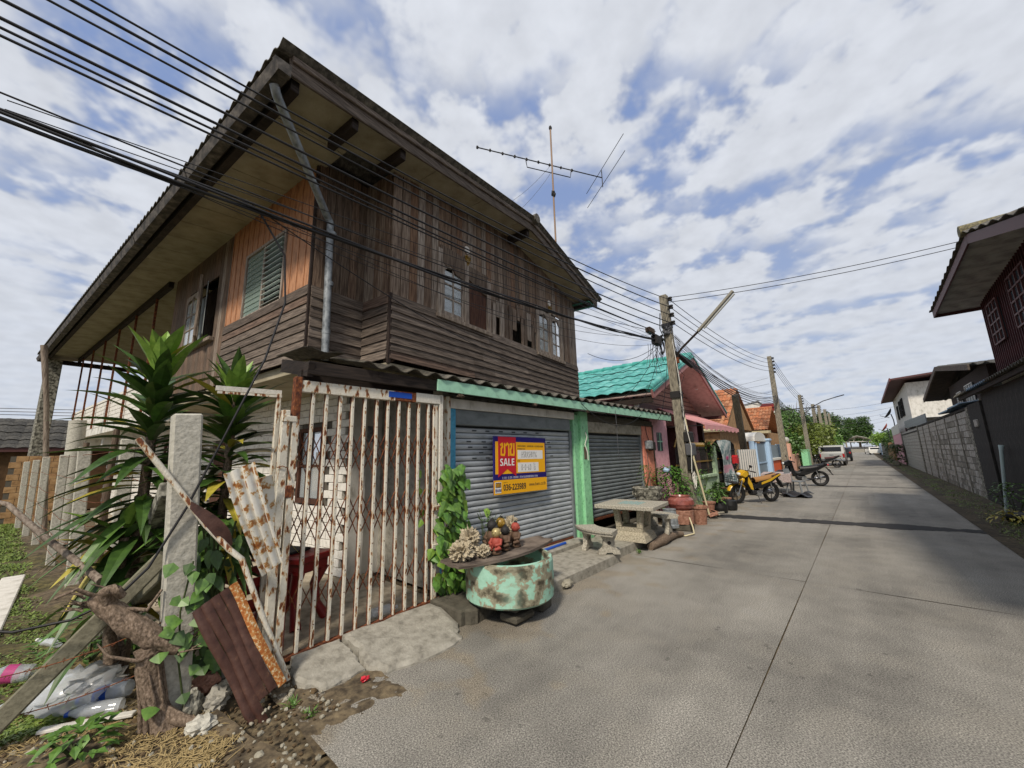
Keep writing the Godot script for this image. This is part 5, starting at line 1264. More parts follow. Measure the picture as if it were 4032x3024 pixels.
func stone_set():
	var T := thing("stone_table", "square terrazzo table with a faded blue checkerboard top", "table", V(-3.16, 0.14, -6.62), 0.10)
	var base := MB.new()
	# flared foot, four legs with openings between, square top
	for q in [[0.30, 0.27, 0.0, 0.10], [0.27, 0.225, 0.10, 0.14]]:
		var m := [V(-q[0], q[2], -q[0]), V(q[0], q[2], -q[0]), V(q[0], q[2], q[0]), V(-q[0], q[2], q[0]), V(-q[1], q[3], -q[1]), V(q[1], q[3], -q[1]), V(q[1], q[3], q[1]), V(-q[1], q[3], q[1])]
		for k in 4: base.face([m[k], m[(k + 1) % 4], m[4 + (k + 1) % 4], m[4 + k]], V(0, (q[2] + q[3]) * 0.5, 0))
	base.lh(-0.225, 0.225, 0.14, 0.21, -0.225, 0.225)
	P(T, "pedestal", base, M["stone_pale"])
	for sx in [-1, 1]:
		for sz in [-1, 1]: P(T, "leg", MB.new().beam(V(sx * 0.18, 0.205, sz * 0.18), V(sx * 0.21, 0.53, sz * 0.21), 0.10, 0.10, Vector3.RIGHT, 0.015), M["stone_pale"])
	P(T, "table_top", MB.new().lh(-0.5, 0.5, 0.525, 0.59, -0.46, 0.46, 0.008), M["stone_table"])
	for i in 8:
		for j in 8:
			if (i + j) % 2 == 0: P(T, "board_square", MB.new().lh(-0.20 + i * 0.05, -0.152 + i * 0.05, 0.588, 0.5925, -0.20 + j * 0.05, -0.152 + j * 0.05), M["faded_blue"])
	bench(V(-3.22, 0.14, -5.45), PI * 0.5 + 1.25, "curved stone bench in front of the terrazzo table")
	bench(V(-3.05, 0.14, -7.45), -0.35, "curved stone bench beyond the terrazzo table")
	# things standing on beyond: bucket, jar on ring, planters
	solo("metal_bucket", MB.new().lathe([Vector2(0, 0.145), Vector2(0.155, 0.145), Vector2(0.16, 0.19), Vector2(0.148, 0.20), Vector2(0.14, 0.30), Vector2(0.118, 0.47), Vector2(0.125, 0.475), Vector2(0.125, 0.485), Vector2(0, 0.485)], 26, V(-3.02, 0, -7.95)), M["zinc"], "upturned grey metal bucket on the platform edge", "bucket")
	solo("clay_ring", MB.new().lathe([Vector2(0.20, 0.13), Vector2(0.225, 0.13), Vector2(0.23, 0.38), Vector2(0.225, 0.40), Vector2(0.17, 0.40), Vector2(0.17, 0.2)], 32, V(-3.02, 0, -8.62)), M["terracotta"], "short reddish clay ring under the glazed jar", "clay ring")
	solo("support_stone", MB.new().box(V(-3.02, 0.06, -8.62), V(0.4, 0.13, 0.4), yaw(0.2), 0.02), M["concrete_dark"], "concrete block under the clay ring", "block", "blocks under the tub")
	solo("glazed_jar", MB.new().lathe([Vector2(0, 0.40), Vector2(0.17, 0.40), Vector2(0.235, 0.45), Vector2(0.265, 0.52), Vector2(0.25, 0.60), Vector2(0.19, 0.655), Vector2(0.20, 0.68), Vector2(0.18, 0.68), Vector2(0.16, 0.64), Vector2(0, 0.60)], 36, V(-3.02, 0, -8.62)), M["red_glaze"], "squat red glazed water jar with a chipped side", "jar")
	solo("terracotta_pot", MB.new().lathe([Vector2(0, 0.0), Vector2(0.125, 0.0), Vector2(0.165, 0.34), Vector2(0.185, 0.345), Vector2(0.185, 0.39), Vector2(0.165, 0.39), Vector2(0.15, 0.34), Vector2(0, 0.32)], 30, V(-2.92, 0, -9.45)), M["terracotta"], "large terracotta pot at the lane edge beside the clay ring", "pot", "pots by the utility pole")
	var pl := thing("stone_planter", "carved grey stone planter holding a small leafy shrub", "planter", V(-3.42, 0.16, -7.92))
	P(pl, "stand", MB.new().lathe([Vector2(0, 0), Vector2(0.16, 0), Vector2(0.14, 0.3), Vector2(0.16, 0.42), Vector2(0, 0.42)], 20), M["stone_table"])
	P(pl, "bowl", MB.new().lathe([Vector2(0.14, 0.42), Vector2(0.24, 0.50), Vector2(0.285, 0.68), Vector2(0.30, 0.72), Vector2(0.28, 0.735), Vector2(0.25, 0.70), Vector2(0, 0.68)], 24), M["mouldy_concrete"])
	for i in 14: P(pl, "carving", MB.new().blob(V(cos(i * TAU / 14) * 0.262, 0.60 + 0.03 * sin(i * 2.2), sin(i * TAU / 14) * 0.262), V(0.03, 0.05, 0.03), i, 0.4, 1), M["mouldy_concrete"])
	shrub(pl, V(0, 0.70, 0), 0.17, 0.48, 150, 0.055, 0.028, "leaf_mid", 6)
	solo("loose_stone", MB.new().blob(V(-2.92, 0.05, -4.18), V(0.06, 0.05, 0.09), 7, 0.2, 2), M["concrete_pale"], "white stone beside the mint tub", "stone")
	solo("driftwood", rough_tube([V(-2.86, 0.05, -6.55), V(-2.84, 0.07, -7.0), V(-2.87, 0.07, -7.5), V(-2.80, 0.05, -7.9)], [0.06, 0.085, 0.08, 0.045], 31, 10, 5), M["bark"], "old log lying along the kerb below the stone table", "log")
	solo("garden_hose", MB.new().tube([V(-2.80, 0.28, -8.4), V(-2.72, 0.12, -8.3), V(-2.66, 0.03, -8.15), V(-2.74, 0.02, -7.9), V(-2.95, 0.03, -7.95)], 0.014, 6), M["cream"], "pale hose trailing from the jar to the road", "hose")

func shrub(parent, at: Vector3, r: float, h: float, n: int, ln: float, w: float, mat: String, stems := 5):   # stems with scattered leaves
	for s in stems:
		var a := R(0, TAU)
		P(parent, "stem", MB.new().tube([at, at + V(cos(a) * r * 0.3, h * 0.4, sin(a) * r * 0.3), at + V(cos(a) * r * 0.7, h * 0.8, sin(a) * r * 0.7)], [0.008, 0.006, 0.004], 5), M["twig_green"])
	var m := MB.new()
	for i in n:
		var t := pow(rng.randf(), 0.7)
		var a := R(0, TAU)
		var rr := r * (0.35 + 0.65 * sin(PI * clampf(t * 0.75 + 0.2, 0, 1))) * sqrt(rng.randf())
		var p := at + V(cos(a) * rr, h * (0.15 + 0.85 * t), sin(a) * rr)
		m.leaf(p, V(cos(a) + R(-0.7, 0.7), R(-0.4, 0.7), sin(a) + R(-0.7, 0.7)), Vector3.UP, ln * R(0.7, 1.2), w * R(0.7, 1.2), 0.3, 2)
	P(parent, "foliage", m, M[mat])
func tile_slope(H, called: String, o: Vector3, along: Vector3, down: Vector3, nx: int, ny: int, mats: Array, amp := 0.02):   # overlapping curved tiles from the ridge corner o; along and down are one tile's steps
	var up := down.cross(along).normalized()
	if up.y < 0: up = -up
	for j in ny:
		for i in nx:
			var a := o + along * i + down * j + up * 0.012 * (j % 2)
			var m := MB.new()
			m.sheet(5, 1, uvs(5, 1).map(func(p): return a + along * p.x * 1.02 + down * p.y * 1.12 + up * (amp * sin(PI * p.x) + 0.022 * p.y)), 0.01)
			P(H, called, m, M[mats[rng.randi() % mats.size()]])

func green_house():
	rng.seed = 50
	var H := thing("green_roof_house", "pink bungalow with a turquoise tiled gable roof behind the utility pole", "house")
	var ap := V(-4.0, 4.74, -13.87)
	var lo := V(-4.0, 3.13, -10.06)
	var ro := V(-4.0, 3.0, -17.55)
	# body
	P(H, "wall", MB.new().lh(-10.5, -4.9, 0, 3.2, -10.6, -10.75).lh(-10.5, -4.9, 0, 3.2, -16.85, -17.0).lh(-10.5, -10.35, 0, 3.2, -10.75, -16.85).lh(-5.05, -4.9, 0, 3.2, -10.75, -12.6).lh(-5.05, -4.9, 0, 3.2, -15.6, -16.85).lh(-5.05, -4.9, 2.5, 3.2, -12.6, -15.6).lh(-5.05, -4.9, 0, 0.5, -12.6, -15.6).lh(-10.35, -5.05, 3.0, 3.1, -10.75, -16.85), M["pink_plaster"])
	var gw := MB.new()
	gw.prism([Vector2(10.6, 3.0), Vector2(13.87, 4.5), Vector2(17.0, 3.0)], 0.08, Transform3D(Basis(V(0, 0, -1), Vector3.UP, V(1, 0, 0)), V(-4.93, 0, 0)))
	P(H, "gable_wall", gw, M["gable_board"])
	for i in 7: P(H, "gable_batten", MB.new().lh(-4.85, -4.835, 3.12 + i * 0.16, 3.14 + i * 0.16, -11.2 - i * 0.34, -16.6 + i * 0.32), M["maroon_trim"])
	P(H, "porch_beam", MB.new().lh(-4.95, -4.78, 2.86, 3.06, -10.9, -17.0), M["maroon_trim"])
	P(H, "porch_post", MB.new().lh(-4.68, -4.50, 0, 2.9, -15.9, -16.1), M["maroon_trim"])
	# roof: visible slope in tiles, far slope as sheets
	var dn := (lo - ap) / 8.0
	tile_slope(H, "roof_tile", ap + V(0.02, 0.10, 0), V(-0.42, 0, 0), dn, 15, 8, ["teal_tile"], 0.045)
	P(H, "roof_slope", MB.new().face4([ap + V(0, 0.04, 0), ap + V(-6.4, 0.04, 0), ro + V(-6.4, 0.04, 0), ro + V(0, 0.04, 0)], 0.06), M["teal_tile"])
	P(H, "soffit", MB.new().face4([ap + V(0, -0.02, 0), ap + V(-1.0, -0.02, 0), ro + V(-1.0, -0.02, 0), ro + V(0, -0.02, 0)], 0.03), M["pink_soffit"])
	P(H, "soffit", MB.new().face4([ap + V(0, -0.02, 0), ap + V(-6.4, -0.02, 0), lo + V(-6.4, -0.02, 0), lo + V(0, -0.02, 0)], 0.03), M["pink_soffit"])
	for q in [[ap, lo], [ap, ro]]:
		P(H, "barge_board", MB.new().beam(q[0] + V(0.02, -0.02, 0), q[1] + V(0.02, -0.02, 0), 0.05, 0.22), M["barge_pink"])
		P(H, "barge_trim", MB.new().beam(q[0] + V(0.055, 0.07, 0), q[1] + V(0.055, 0.07, 0), 0.03, 0.06), M["teal_tile"])
	P(H, "verge_tile", MB.new().tube([ap + V(-0.05, 0.14, 0), lo + V(-0.05, 0.14, 0)], 0.10, 10), M["teal_tile"])
	for i in 15: P(H, "ridge_tile", MB.new().tube([ap + V(-i * 0.42, 0.13, 0), ap + V(-i * 0.42 - 0.44, 0.15, 0)], [0.10, 0.115], 8), M["teal_pale"])
	P(H, "eaves_board", MB.new().lh(-10.2, -4.0, 2.90, 3.08, -10.12, -10.16), M["wood_dark"])
	P(H, "soffit_beam", MB.new().lh(-4.95, -4.05, 2.83, 2.95, -17.1, -16.95), M["maroon_trim"])
	for z in [-15.4, -16.6]: P(H, "downlight", MB.new().lathe([Vector2(0, 0), Vector2(0.07, 0), Vector2(0.05, -0.03), Vector2(0, -0.03)], 12, V(-4.4, 3.72 + (z + 15.4) * 0.46 + 0.17, z)), M["white_paint"])
	P(H, "rain_pipe", MB.new().tube([V(-4.55, 3.0, -10.3), V(-4.55, 2.4, -10.3)], 0.075, 12), M["white_paint"])
	# sun blind
	var A := thing("sun_awning", "faded pink cloth sun awning slanting from the green-roofed house", "awning")
	var a0 := V(-4.78, 2.95, -12.3)
	P(A, "cloth", MB.new().sheet(10, 8, uvs(10, 8).map(func(p): return V(lerpf(-4.78, -3.42, p.y), lerpf(2.98, 2.36, p.y) - 0.03 * sin(PI * p.y), lerpf(-12.4, -16.6, p.x))), 0.012), M["pink_cloth"])
	P(A, "valance", MB.new().sheet(40, 2, uvs(40, 2).map(func(p): return V(-3.42 + 0.01 * sin(p.x * 40.0), 2.36 - p.y * (0.13 + 0.03 * sin(p.x * 50.0)), lerpf(-12.4, -16.6, p.x))), 0.008), M["pink_cloth"])
	for z in [-12.4, -16.6]: P(A, "arm", MB.new().tube([V(-4.8, 2.35, z), V(-3.42, 2.34, z)], 0.016, 6), M["steel_dark"])
	# green garden wall with iron grille, iron gate and arch
	var W := thing("garden_wall", "pale green garden wall topped by a dark and gold iron grille", "wall")
	P(W, "wall_base", MB.new().lh(-3.72, -3.56, 0, 0.82, -11.3, -13.5, 0.006), M["pale_green"])
	P(W, "coping", MB.new().lh(-3.76, -3.50, 0.82, 0.90, -11.3, -13.5, 0.006), M["pale_green"])
	P(W, "pillar", MB.new().lh(-3.76, -3.54, 0, 1.75, -13.5, -13.74, 0.01), M["pale_green"])
	for i in 26: P(W, "grille_bar", MB.new().lh(-3.64, -3.625, 0.9, 1.72, -11.34 - i * 0.083, -11.354 - i * 0.083), M["black_iron"])
	for y in [1.02, 1.66]: P(W, "grille_rail", MB.new().lh(-3.648, -3.617, y, y + 0.03, -11.3, -13.5), M["black_iron"])
	for i in 26: P(W, "gold_spear", MB.new().lathe([Vector2(0.012, 0), Vector2(0.025, 0.05), Vector2(0, 0.13)], 6, V(-3.632, 1.72, -11.347 - i * 0.083)), M["gilt"])
	P(W, "gold_band", MB.new().lh(-3.65, -3.61, 1.27, 1.31, -11.3, -13.5), M["gilt"])
	var I := thing("iron_gate", "arched dark iron gate with gold trim beside the pink wall", "gate")
	for i in 9: P(I, "bar", MB.new().lh(-3.72, -3.70, 0.1, 1.72 + 0.22 * sin(PI * (i + 0.5) / 9.0), -10.58 - i * 0.082, -10.60 - i * 0.082), M["black_iron"])
	for y in [0.35, 1.0, 1.1]: P(I, "rail", MB.new().lh(-3.73, -3.695, y, y + 0.03, -10.55, -11.28), M["black_iron"])
	P(I, "gold_band", MB.new().lh(-3.725, -3.69, 1.21, 1.25, -10.55, -11.28), M["gilt"])
	var ar := []
	for i in 11: ar.append(V(-3.71, 1.70 + 0.28 * sin(PI * i / 10.0), -10.55 - 0.073 * i))
	P(I, "arch", MB.new().tube(ar, 0.025, 6), M["gilt"])
	var I2 := thing("iron_gate", "tall dark sliding iron gate with gold scrolls behind the hanging banner", "gate")
	for i in 34: P(I2, "bar", MB.new().lh(-3.66, -3.64, 0.12, 1.80 + 0.15 * sin(PI * (i % 17) / 16.0), -13.8 - i * 0.085, -13.82 - i * 0.085), M["black_iron"])
	for y in [0.15, 0.6, 1.0, 1.6]: P(I2, "rail", MB.new().lh(-3.668, -3.632, y, y + 0.035, -13.78, -16.7), M["black_iron"])
	for y in [0.85, 1.30]: P(I2, "gold_band", MB.new().lh(-3.666, -3.634, y, y + 0.04, -13.78, -16.7), M["gilt"])
	# banner
	var bn := thing("hanging_banner", "tall faded shop banner with pink lettering tied to the iron gate", "banner")
	P(bn, "cloth", MB.new().sheet(10, 24, uvs(10, 24).map(func(p): return V(-3.55 + 0.06 * sin(p.y * 5.0 + p.x * 2.0) + 0.12 * p.y, lerpf(1.90, 0.45, p.y) + 0.04 * sin(p.x * PI), lerpf(-13.95, -15.5, p.x) - 0.25 * p.y * (1.0 - p.x * 0.6))), 0.006), M["banner_print"])
	for q in [[1.38, 0.30, "pink_label", 0.10], [1.10, 0.95, "pink_pale", 0.14], [0.95, 0.9, "pink_pale", 0.10]]:
		P(bn, "print", MB.new().sheet(14, 2, uvs(14, 2).map(func(p):
			var yy: float = q[0] - p.y * q[3] + 0.015 * sin(p.x * 22.0)
			var t: float = (1.90 - yy) / 1.45
			var u: float = 0.5 + (p.x - 0.5) * q[1]
			return V(-3.545 + 0.06 * sin(t * 5.0 + u * 2.0) + 0.12 * t, yy, lerpf(-13.95, -15.5, u) - 0.25 * t * (1.0 - u * 0.6))), 0.004), M[q[2]])
	P(bn, "print_badge", MB.new().blob(V(-3.50, 1.58, -14.7), V(0.012, 0.20, 0.24), 2, 0.03, 2, 1.0, true), M["pink_label"])
	solo("mail_box", MB.new().lh(-3.55, -3.38, 1.10, 1.34, -15.62, -15.92, 0.02).prism([Vector2(-0.15, 0), Vector2(0.15, 0), Vector2(0, 0.07)], 0.17, Transform3D(Basis(V(0, 0, -1), Vector3.UP, V(1, 0, 0)), V(-3.55, 1.342, -15.77))), M["mail_red"], "small red mail box on the iron gate", "mail box")
	# stub of a broken concrete pole
	solo("broken_pole", MB.new().beam(V(-3.95, 0, -20.0), V(-3.85, 3.95, -18.9), 0.26, 0.24, V(1, 0, 0), 0.02), M["pole_dark"], "mossy broken-off concrete post with no wires beside the pink awning", "post")
	# things at the foot of the pole and wall: pots, tyres, shrubs
	for q in [[V(-3.28, 0, -10.35), 0.15, 0.28, "terracotta pot with fluted rim right behind the big pot"], [V(-3.12, 0.10, -10.9), 0.15, 0.22, "tilted terracotta pot on the broken tiles"], [V(-3.15, 0, -12.6), 0.15, 0.26, "brown square-shouldered pot beside the black planters"], [V(-3.35, 0, -13.5), 0.17, 0.45, "round orange clay jar beside the banner"]]:
		var r: float = q[1]
		var h: float = q[2]
		solo("terracotta_pot", MB.new().lathe([Vector2(0, 0), Vector2(r * 0.7, 0), Vector2(r * 0.95, h * 0.8), Vector2(r * 1.08, h * 0.85), Vector2(r * 1.08, h), Vector2(r * 0.9, h), Vector2(0, h * 0.9)], 22, q[0]), M["terracotta"], q[3], "pot", "pots by the utility pole")
	for q in [[V(-3.0, 0, -11.4), "black tyre planter nearest the road seam"], [V(-2.92, 0, -12.05), "second black tyre planter by the green wall"]]:
		solo("tyre_planter", MB.new().lathe([Vector2(0.12, 0.0), Vector2(0.17, 0.02), Vector2(0.185, 0.13), Vector2(0.17, 0.24), Vector2(0.13, 0.27), Vector2(0.11, 0.2), Vector2(0, 0.2)], 26, q[0]), M["black_rubber"], q[1], "planter", "tyre planters")
	var hp := thing("broken_tiles", "heap of broken orange roof tiles by the pots", "tiles")
	for i in 9: P(hp, "tile", MB.new().box(V(-2.98 + R(-0.12, 0.12), 0.03 + 0.02 * i * 0.5, -10.5 + R(-0.35, 0.25)), V(0.2, 0.02, 0.14), Basis.from_euler(V(R(-0.4, 0.4), R(0, 3), R(-0.4, 0.4))), 0.003), M["terracotta"] if i % 3 else M["concrete_pale"])
	for q in [[V(-3.45, 0.1, -9.3), 0.5, 1.15, 900, "leaf_lush", "dense bright shrub growing at the foot of the utility pole"], [V(-3.3, 0.25, -10.35), 0.24, 0.75, 260, "leaf_mid", "thin shrub in the pot beside the utility pole"], [V(-3.1, 0.22, -11.4), 0.26, 0.36, 240, "leaf_mid", "spreading herb in the nearest tyre planter"], [V(-3.45, 0.2, -11.6), 0.28, 0.9, 130, "leaf_mid", "tall sparse shrub against the green garden wall"], [V(-3.45, 0.1, -13.1), 0.25, 0.55, 380, "leaf_dark", "dark bush growing before the banner"], [V(-3.62, 1.35, -13.2), 0.30, 0.55, 260, "leaf_dark", "climber hanging over the iron grille"]]:
		var s := thing("garden_shrub", q[5], "shrub", Vector3.ZERO, 0.0, "shrubs along the garden wall")
		shrub(s, q[0], q[1], q[2], q[3], 0.11, 0.05, q[4], 7)
	solo("blue_bag", MB.new().blob(V(-3.42, 1.18, -9.05), V(0.07, 0.05, 0.08), 5, 0.3, 2, 1.5, true), M["pale_blue"], "light blue plastic bag caught on top of the shrub", "bag")

func motorbike(label: String, at: Vector3, turn: float, col: String, seat: String, basket: bool, detail := true, s := 1.0):   # underbone motorbike, nose towards -z of its own frame
	var B := thing("motorbike", label, "motorbike", at, turn, "motorbikes parked along the lane")
	B.scale = V(s, s, s)
	var lean := Transform3D(Basis(V(0, 0, 1), 0.10), Vector3.ZERO)
	var F := Node3D.new()
	for z in [-0.62, 0.62]:
		var ax := Basis(V(0, 0, 1), PI * 0.5)
		var wh := P(B, "wheel", MB.new().lathe([Vector2(0.20, -0.03), Vector2(0.25, -0.045), Vector2(0.285, -0.025), Vector2(0.29, 0), Vector2(0.285, 0.025), Vector2(0.25, 0.045), Vector2(0.20, 0.03)], 28, V(0, 0.29, z), ax), M["black_rubber"], lean)
		P(wh, "rim", MB.new().lathe([Vector2(0.19, -0.025), Vector2(0.205, -0.03), Vector2(0.205, 0.03), Vector2(0.19, 0.025), Vector2(0.19, -0.025)], 24, V(0, 0.29, z), ax), M["steel_dark"])
		P(wh, "hub", MB.new().lathe([Vector2(0, -0.06), Vector2(0.06, -0.06), Vector2(0.06, 0.06), Vector2(0, 0.06)], 14, V(0, 0.29, z), ax), M["chrome"])
		for k in 6:
			var d := V(0, cos(k * TAU / 6), sin(k * TAU / 6))
			P(wh, "spoke", MB.new().beam(V(0, 0.29, z) + d * 0.05, V(0, 0.29, z) + d * 0.2, 0.012, 0.02, V(1, 0, 0)), M["steel_dark"])
	for x in [-0.07, 0.07]: P(B, "fork", MB.new().tube([V(x, 0.29, -0.62), V(x, 0.60, -0.50), V(x * 0.6, 0.80, -0.42)], 0.022, 8), M["chrome"], lean)
	var fm := []
	for i in 8:
		var a := lerpf(0.35, 2.5, i / 7.0)
		fm.append(V(0, 0.29 + sin(a) * 0.325, -0.62 - cos(a) * 0.325))
	P(B, "front_fender", MB.new().sheet(7, 6, uvs(7, 6).map(func(p):
		var c: Vector3 = fm[int(round(p.x * 7))]
		var dr := (c - V(0, 0.29, -0.62)).normalized()
		var a: float = (p.y - 0.5) * 2.4
		return c + dr * (cos(a) * 0.05 - 0.03) + V(sin(a) * 0.075, 0, 0)), 0.008), M[col], lean)
	# leg shield, nose cowl with lamp, floor tunnel, side panels, tail
	P(B, "leg_shield", MB.new().sheet(8, 8, uvs(8, 8).map(func(p):
		var a: float = (p.x - 0.5) * 2.2
		return V(sin(a) * 0.20 * (1.0 - 0.25 * p.y), lerpf(0.86, 0.38, p.y), -0.36 + 0.10 * p.y + (1.0 - cos(a)) * 0.16)), 0.012), M["black_plastic"], lean)
	P(B, "front_panel", MB.new().blob(V(0, 0.70, -0.43), V(0.11, 0.11, 0.06), 3, 0.03, 2, 1.0, true), M[col], lean)
	for x in [-1, 1]: P(B, "leg_panel", MB.new().prism([Vector2(-0.34, 0.80), Vector2(-0.22, 0.60), Vector2(-0.18, 0.42), Vector2(-0.26, 0.44), Vector2(-0.36, 0.62)], 0.02, Transform3D(Basis(V(0, 0, 1), Vector3.UP, V(-1, 0, 0)), V(x * 0.17 + 0.01, 0, 0))), M[col], lean)
	P(B, "nose_cowl", MB.new().prism([Vector2(-0.56, 0.84), Vector2(-0.50, 0.93), Vector2(-0.36, 1.0), Vector2(-0.26, 0.98), Vector2(-0.24, 0.84), Vector2(-0.40, 0.76)], 0.17, Transform3D(Basis(V(0, 0, 1), Vector3.UP, V(-1, 0, 0)), V(0.085, 0, 0))).prism([Vector2(-0.52, 0.85), Vector2(-0.48, 0.91), Vector2(-0.36, 0.97), Vector2(-0.28, 0.95), Vector2(-0.26, 0.85), Vector2(-0.40, 0.79)], 0.25, Transform3D(Basis(V(0, 0, 1), Vector3.UP, V(-1, 0, 0)), V(0.125, 0, 0))), M[col], lean)
	P(B, "head_lamp", MB.new().blob(V(0, 0.875, -0.53), V(0.085, 0.05, 0.05), 3, 0.02, 2, 1.0, true), M["lamp_lens"], lean)
	P(B, "frame_tunnel", MB.new().tube([V(0, 0.60, -0.32), V(0, 0.48, -0.1), V(0, 0.52, 0.2)], [0.07, 0.09, 0.10], 10), M["black_plastic"], lean)
	P(B, "engine", MB.new().box(V(0, 0.33, 0.0), V(0.22, 0.18, 0.34), Basis.IDENTITY, 0.05), M["steel_dark"], lean)
	P(B, "crankcase", MB.new().lathe([Vector2(0, -0.14), Vector2(0.09, -0.13), Vector2(0.10, 0), Vector2(0.09, 0.13), Vector2(0, 0.14)], 18, V(0, 0.30, 0.08), Basis(V(0, 0, 1), PI * 0.5)), M["chrome"], lean)
	for x in [-1, 1]:
		P(B, "side_panel", MB.new().prism([Vector2(-0.10, 0.46), Vector2(0.15, 0.44), Vector2(0.50, 0.58), Vector2(0.86, 0.80), Vector2(0.84, 0.86), Vector2(0.50, 0.72), Vector2(0.10, 0.66)], 0.03, Transform3D(Basis(V(0, 0, 1), Vector3.UP, V(-1, 0, 0)), V(x * 0.125 + 0.015, 0, 0))), M["black_plastic"], lean)
		P(B, "side_stripe", MB.new().prism([Vector2(0.15, 0.56), Vector2(0.48, 0.65), Vector2(0.86, 0.84), Vector2(0.84, 0.87), Vector2(0.46, 0.71), Vector2(0.15, 0.62)], 0.012, Transform3D(Basis(V(0, 0, 1), Vector3.UP, V(-1, 0, 0)), V(x * 0.146 + 0.006, 0, 0))), M[col], lean)
		P(B, "mirror_stalk", MB.new().tube([V(x * 0.16, 0.98, -0.34), V(x * 0.24, 1.10, -0.34)], 0.008, 6), M["black_plastic"], lean)
		P(B, "mirror", MB.new().blob(V(x * 0.27, 1.13, -0.34), V(0.065, 0.04, 0.02), 3, 0.05, 2, 1.0, true), M["black_plastic"], lean)
		P(B, "grip", MB.new().tube([V(x * 0.22, 0.98, -0.30), V(x * 0.34, 0.96, -0.24)], 0.018, 8), M["black_plastic"], lean)
		P(B, "shock", MB.new().tube([V(x * 0.12, 0.62, 0.48), V(x * 0.12, 0.30, 0.60)], 0.022, 8), M["chrome"], lean)
	P(B, "handlebar", MB.new().tube([V(-0.24, 0.98, -0.29), V(-0.08, 0.99, -0.36), V(0.08, 0.99, -0.36), V(0.24, 0.98, -0.29)], 0.013, 8), M["steel_dark"], lean)
	P(B, "seat", MB.new().sheet(14, 10, uvs(14, 10).map(func(p):
		var a: float = (p.y - 0.5) * PI * 1.15
		var w: float = 0.13 * (0.75 + 0.25 * sin(PI * clampf(p.x * 1.1, 0.0, 1.0)))
		return V(sin(a) * w, 0.66 + 0.10 * cos(a) + 0.10 * pow(p.x, 1.6), lerpf(-0.02, 0.78, p.x))), 0.01), M[seat], lean)
	P(B, "tail_lamp", MB.new().blob(V(0, 0.80, 0.90), V(0.09, 0.04, 0.05), 3, 0.05, 2, 1.0, true), M["lamp_red"], lean)
	P(B, "grab_rail", MB.new().tube([V(-0.12, 0.80, 0.55), V(-0.11, 0.86, 0.85), V(0.11, 0.86, 0.85), V(0.12, 0.80, 0.55)], 0.012, 6), M["black_plastic"], lean)
	P(B, "rear_fender", MB.new().beam(V(0, 0.72, 0.84), V(0, 0.42, 1.04), 0.13, 0.012, V(0, 0.5, 1)), M["black_plastic"], lean)
	P(B, "number_plate", MB.new().box(V(0, 0.60, 0.965), V(0.16, 0.13, 0.006), Basis(V(1, 0, 0), -0.55)), M["white_paint"], lean)
	P(B, "exhaust", MB.new().tube([V(0.12, 0.22, -0.05), V(0.14, 0.20, 0.25), V(0.15, 0.27, 0.55), V(0.15, 0.33, 0.86)], [0.02, 0.025, 0.045, 0.045], 10), M["chrome"], lean)
	P(B, "swing_arm", MB.new().beam(V(-0.09, 0.30, 0.12), V(-0.09, 0.29, 0.62), 0.03, 0.05), M["steel_dark"], lean)
	P(B, "kick_stand", MB.new().tube([V(-0.10, 0.24, 0.05), V(-0.24, 0.01, 0.02)], 0.012, 6), M["steel_dark"])
	if basket:
		var bk := P(B, "basket", MB.new().lh(-0.17, 0.17, 0.62, 0.64, -0.86, -0.60, 0.01), M["black_plastic"], lean)
		for i in 9:
			P(bk, "basket_wire", MB.new().beam(V(-0.15 + i * 0.0375, 0.63, -0.86), V(-0.17 + i * 0.0425, 0.84, -0.90), 0.006, 0.006), M["black_plastic"])
			P(bk, "basket_wire", MB.new().beam(V(-0.17 if i % 2 else 0.17, 0.63, -0.86 + i * 0.032), V(-0.19 if i % 2 else 0.19, 0.84, -0.88 + i * 0.034), 0.006, 0.006), M["black_plastic"])
		for y in [0.70, 0.77, 0.84]: P(bk, "basket_hoop", MB.new().tube([V(-0.18, y, -0.58), V(-0.18, y, -0.88), V(0.18, y, -0.88), V(0.18, y, -0.58), V(-0.18, y, -0.58)], 0.006, 5), M["black_plastic"])
	F.free()
	return B

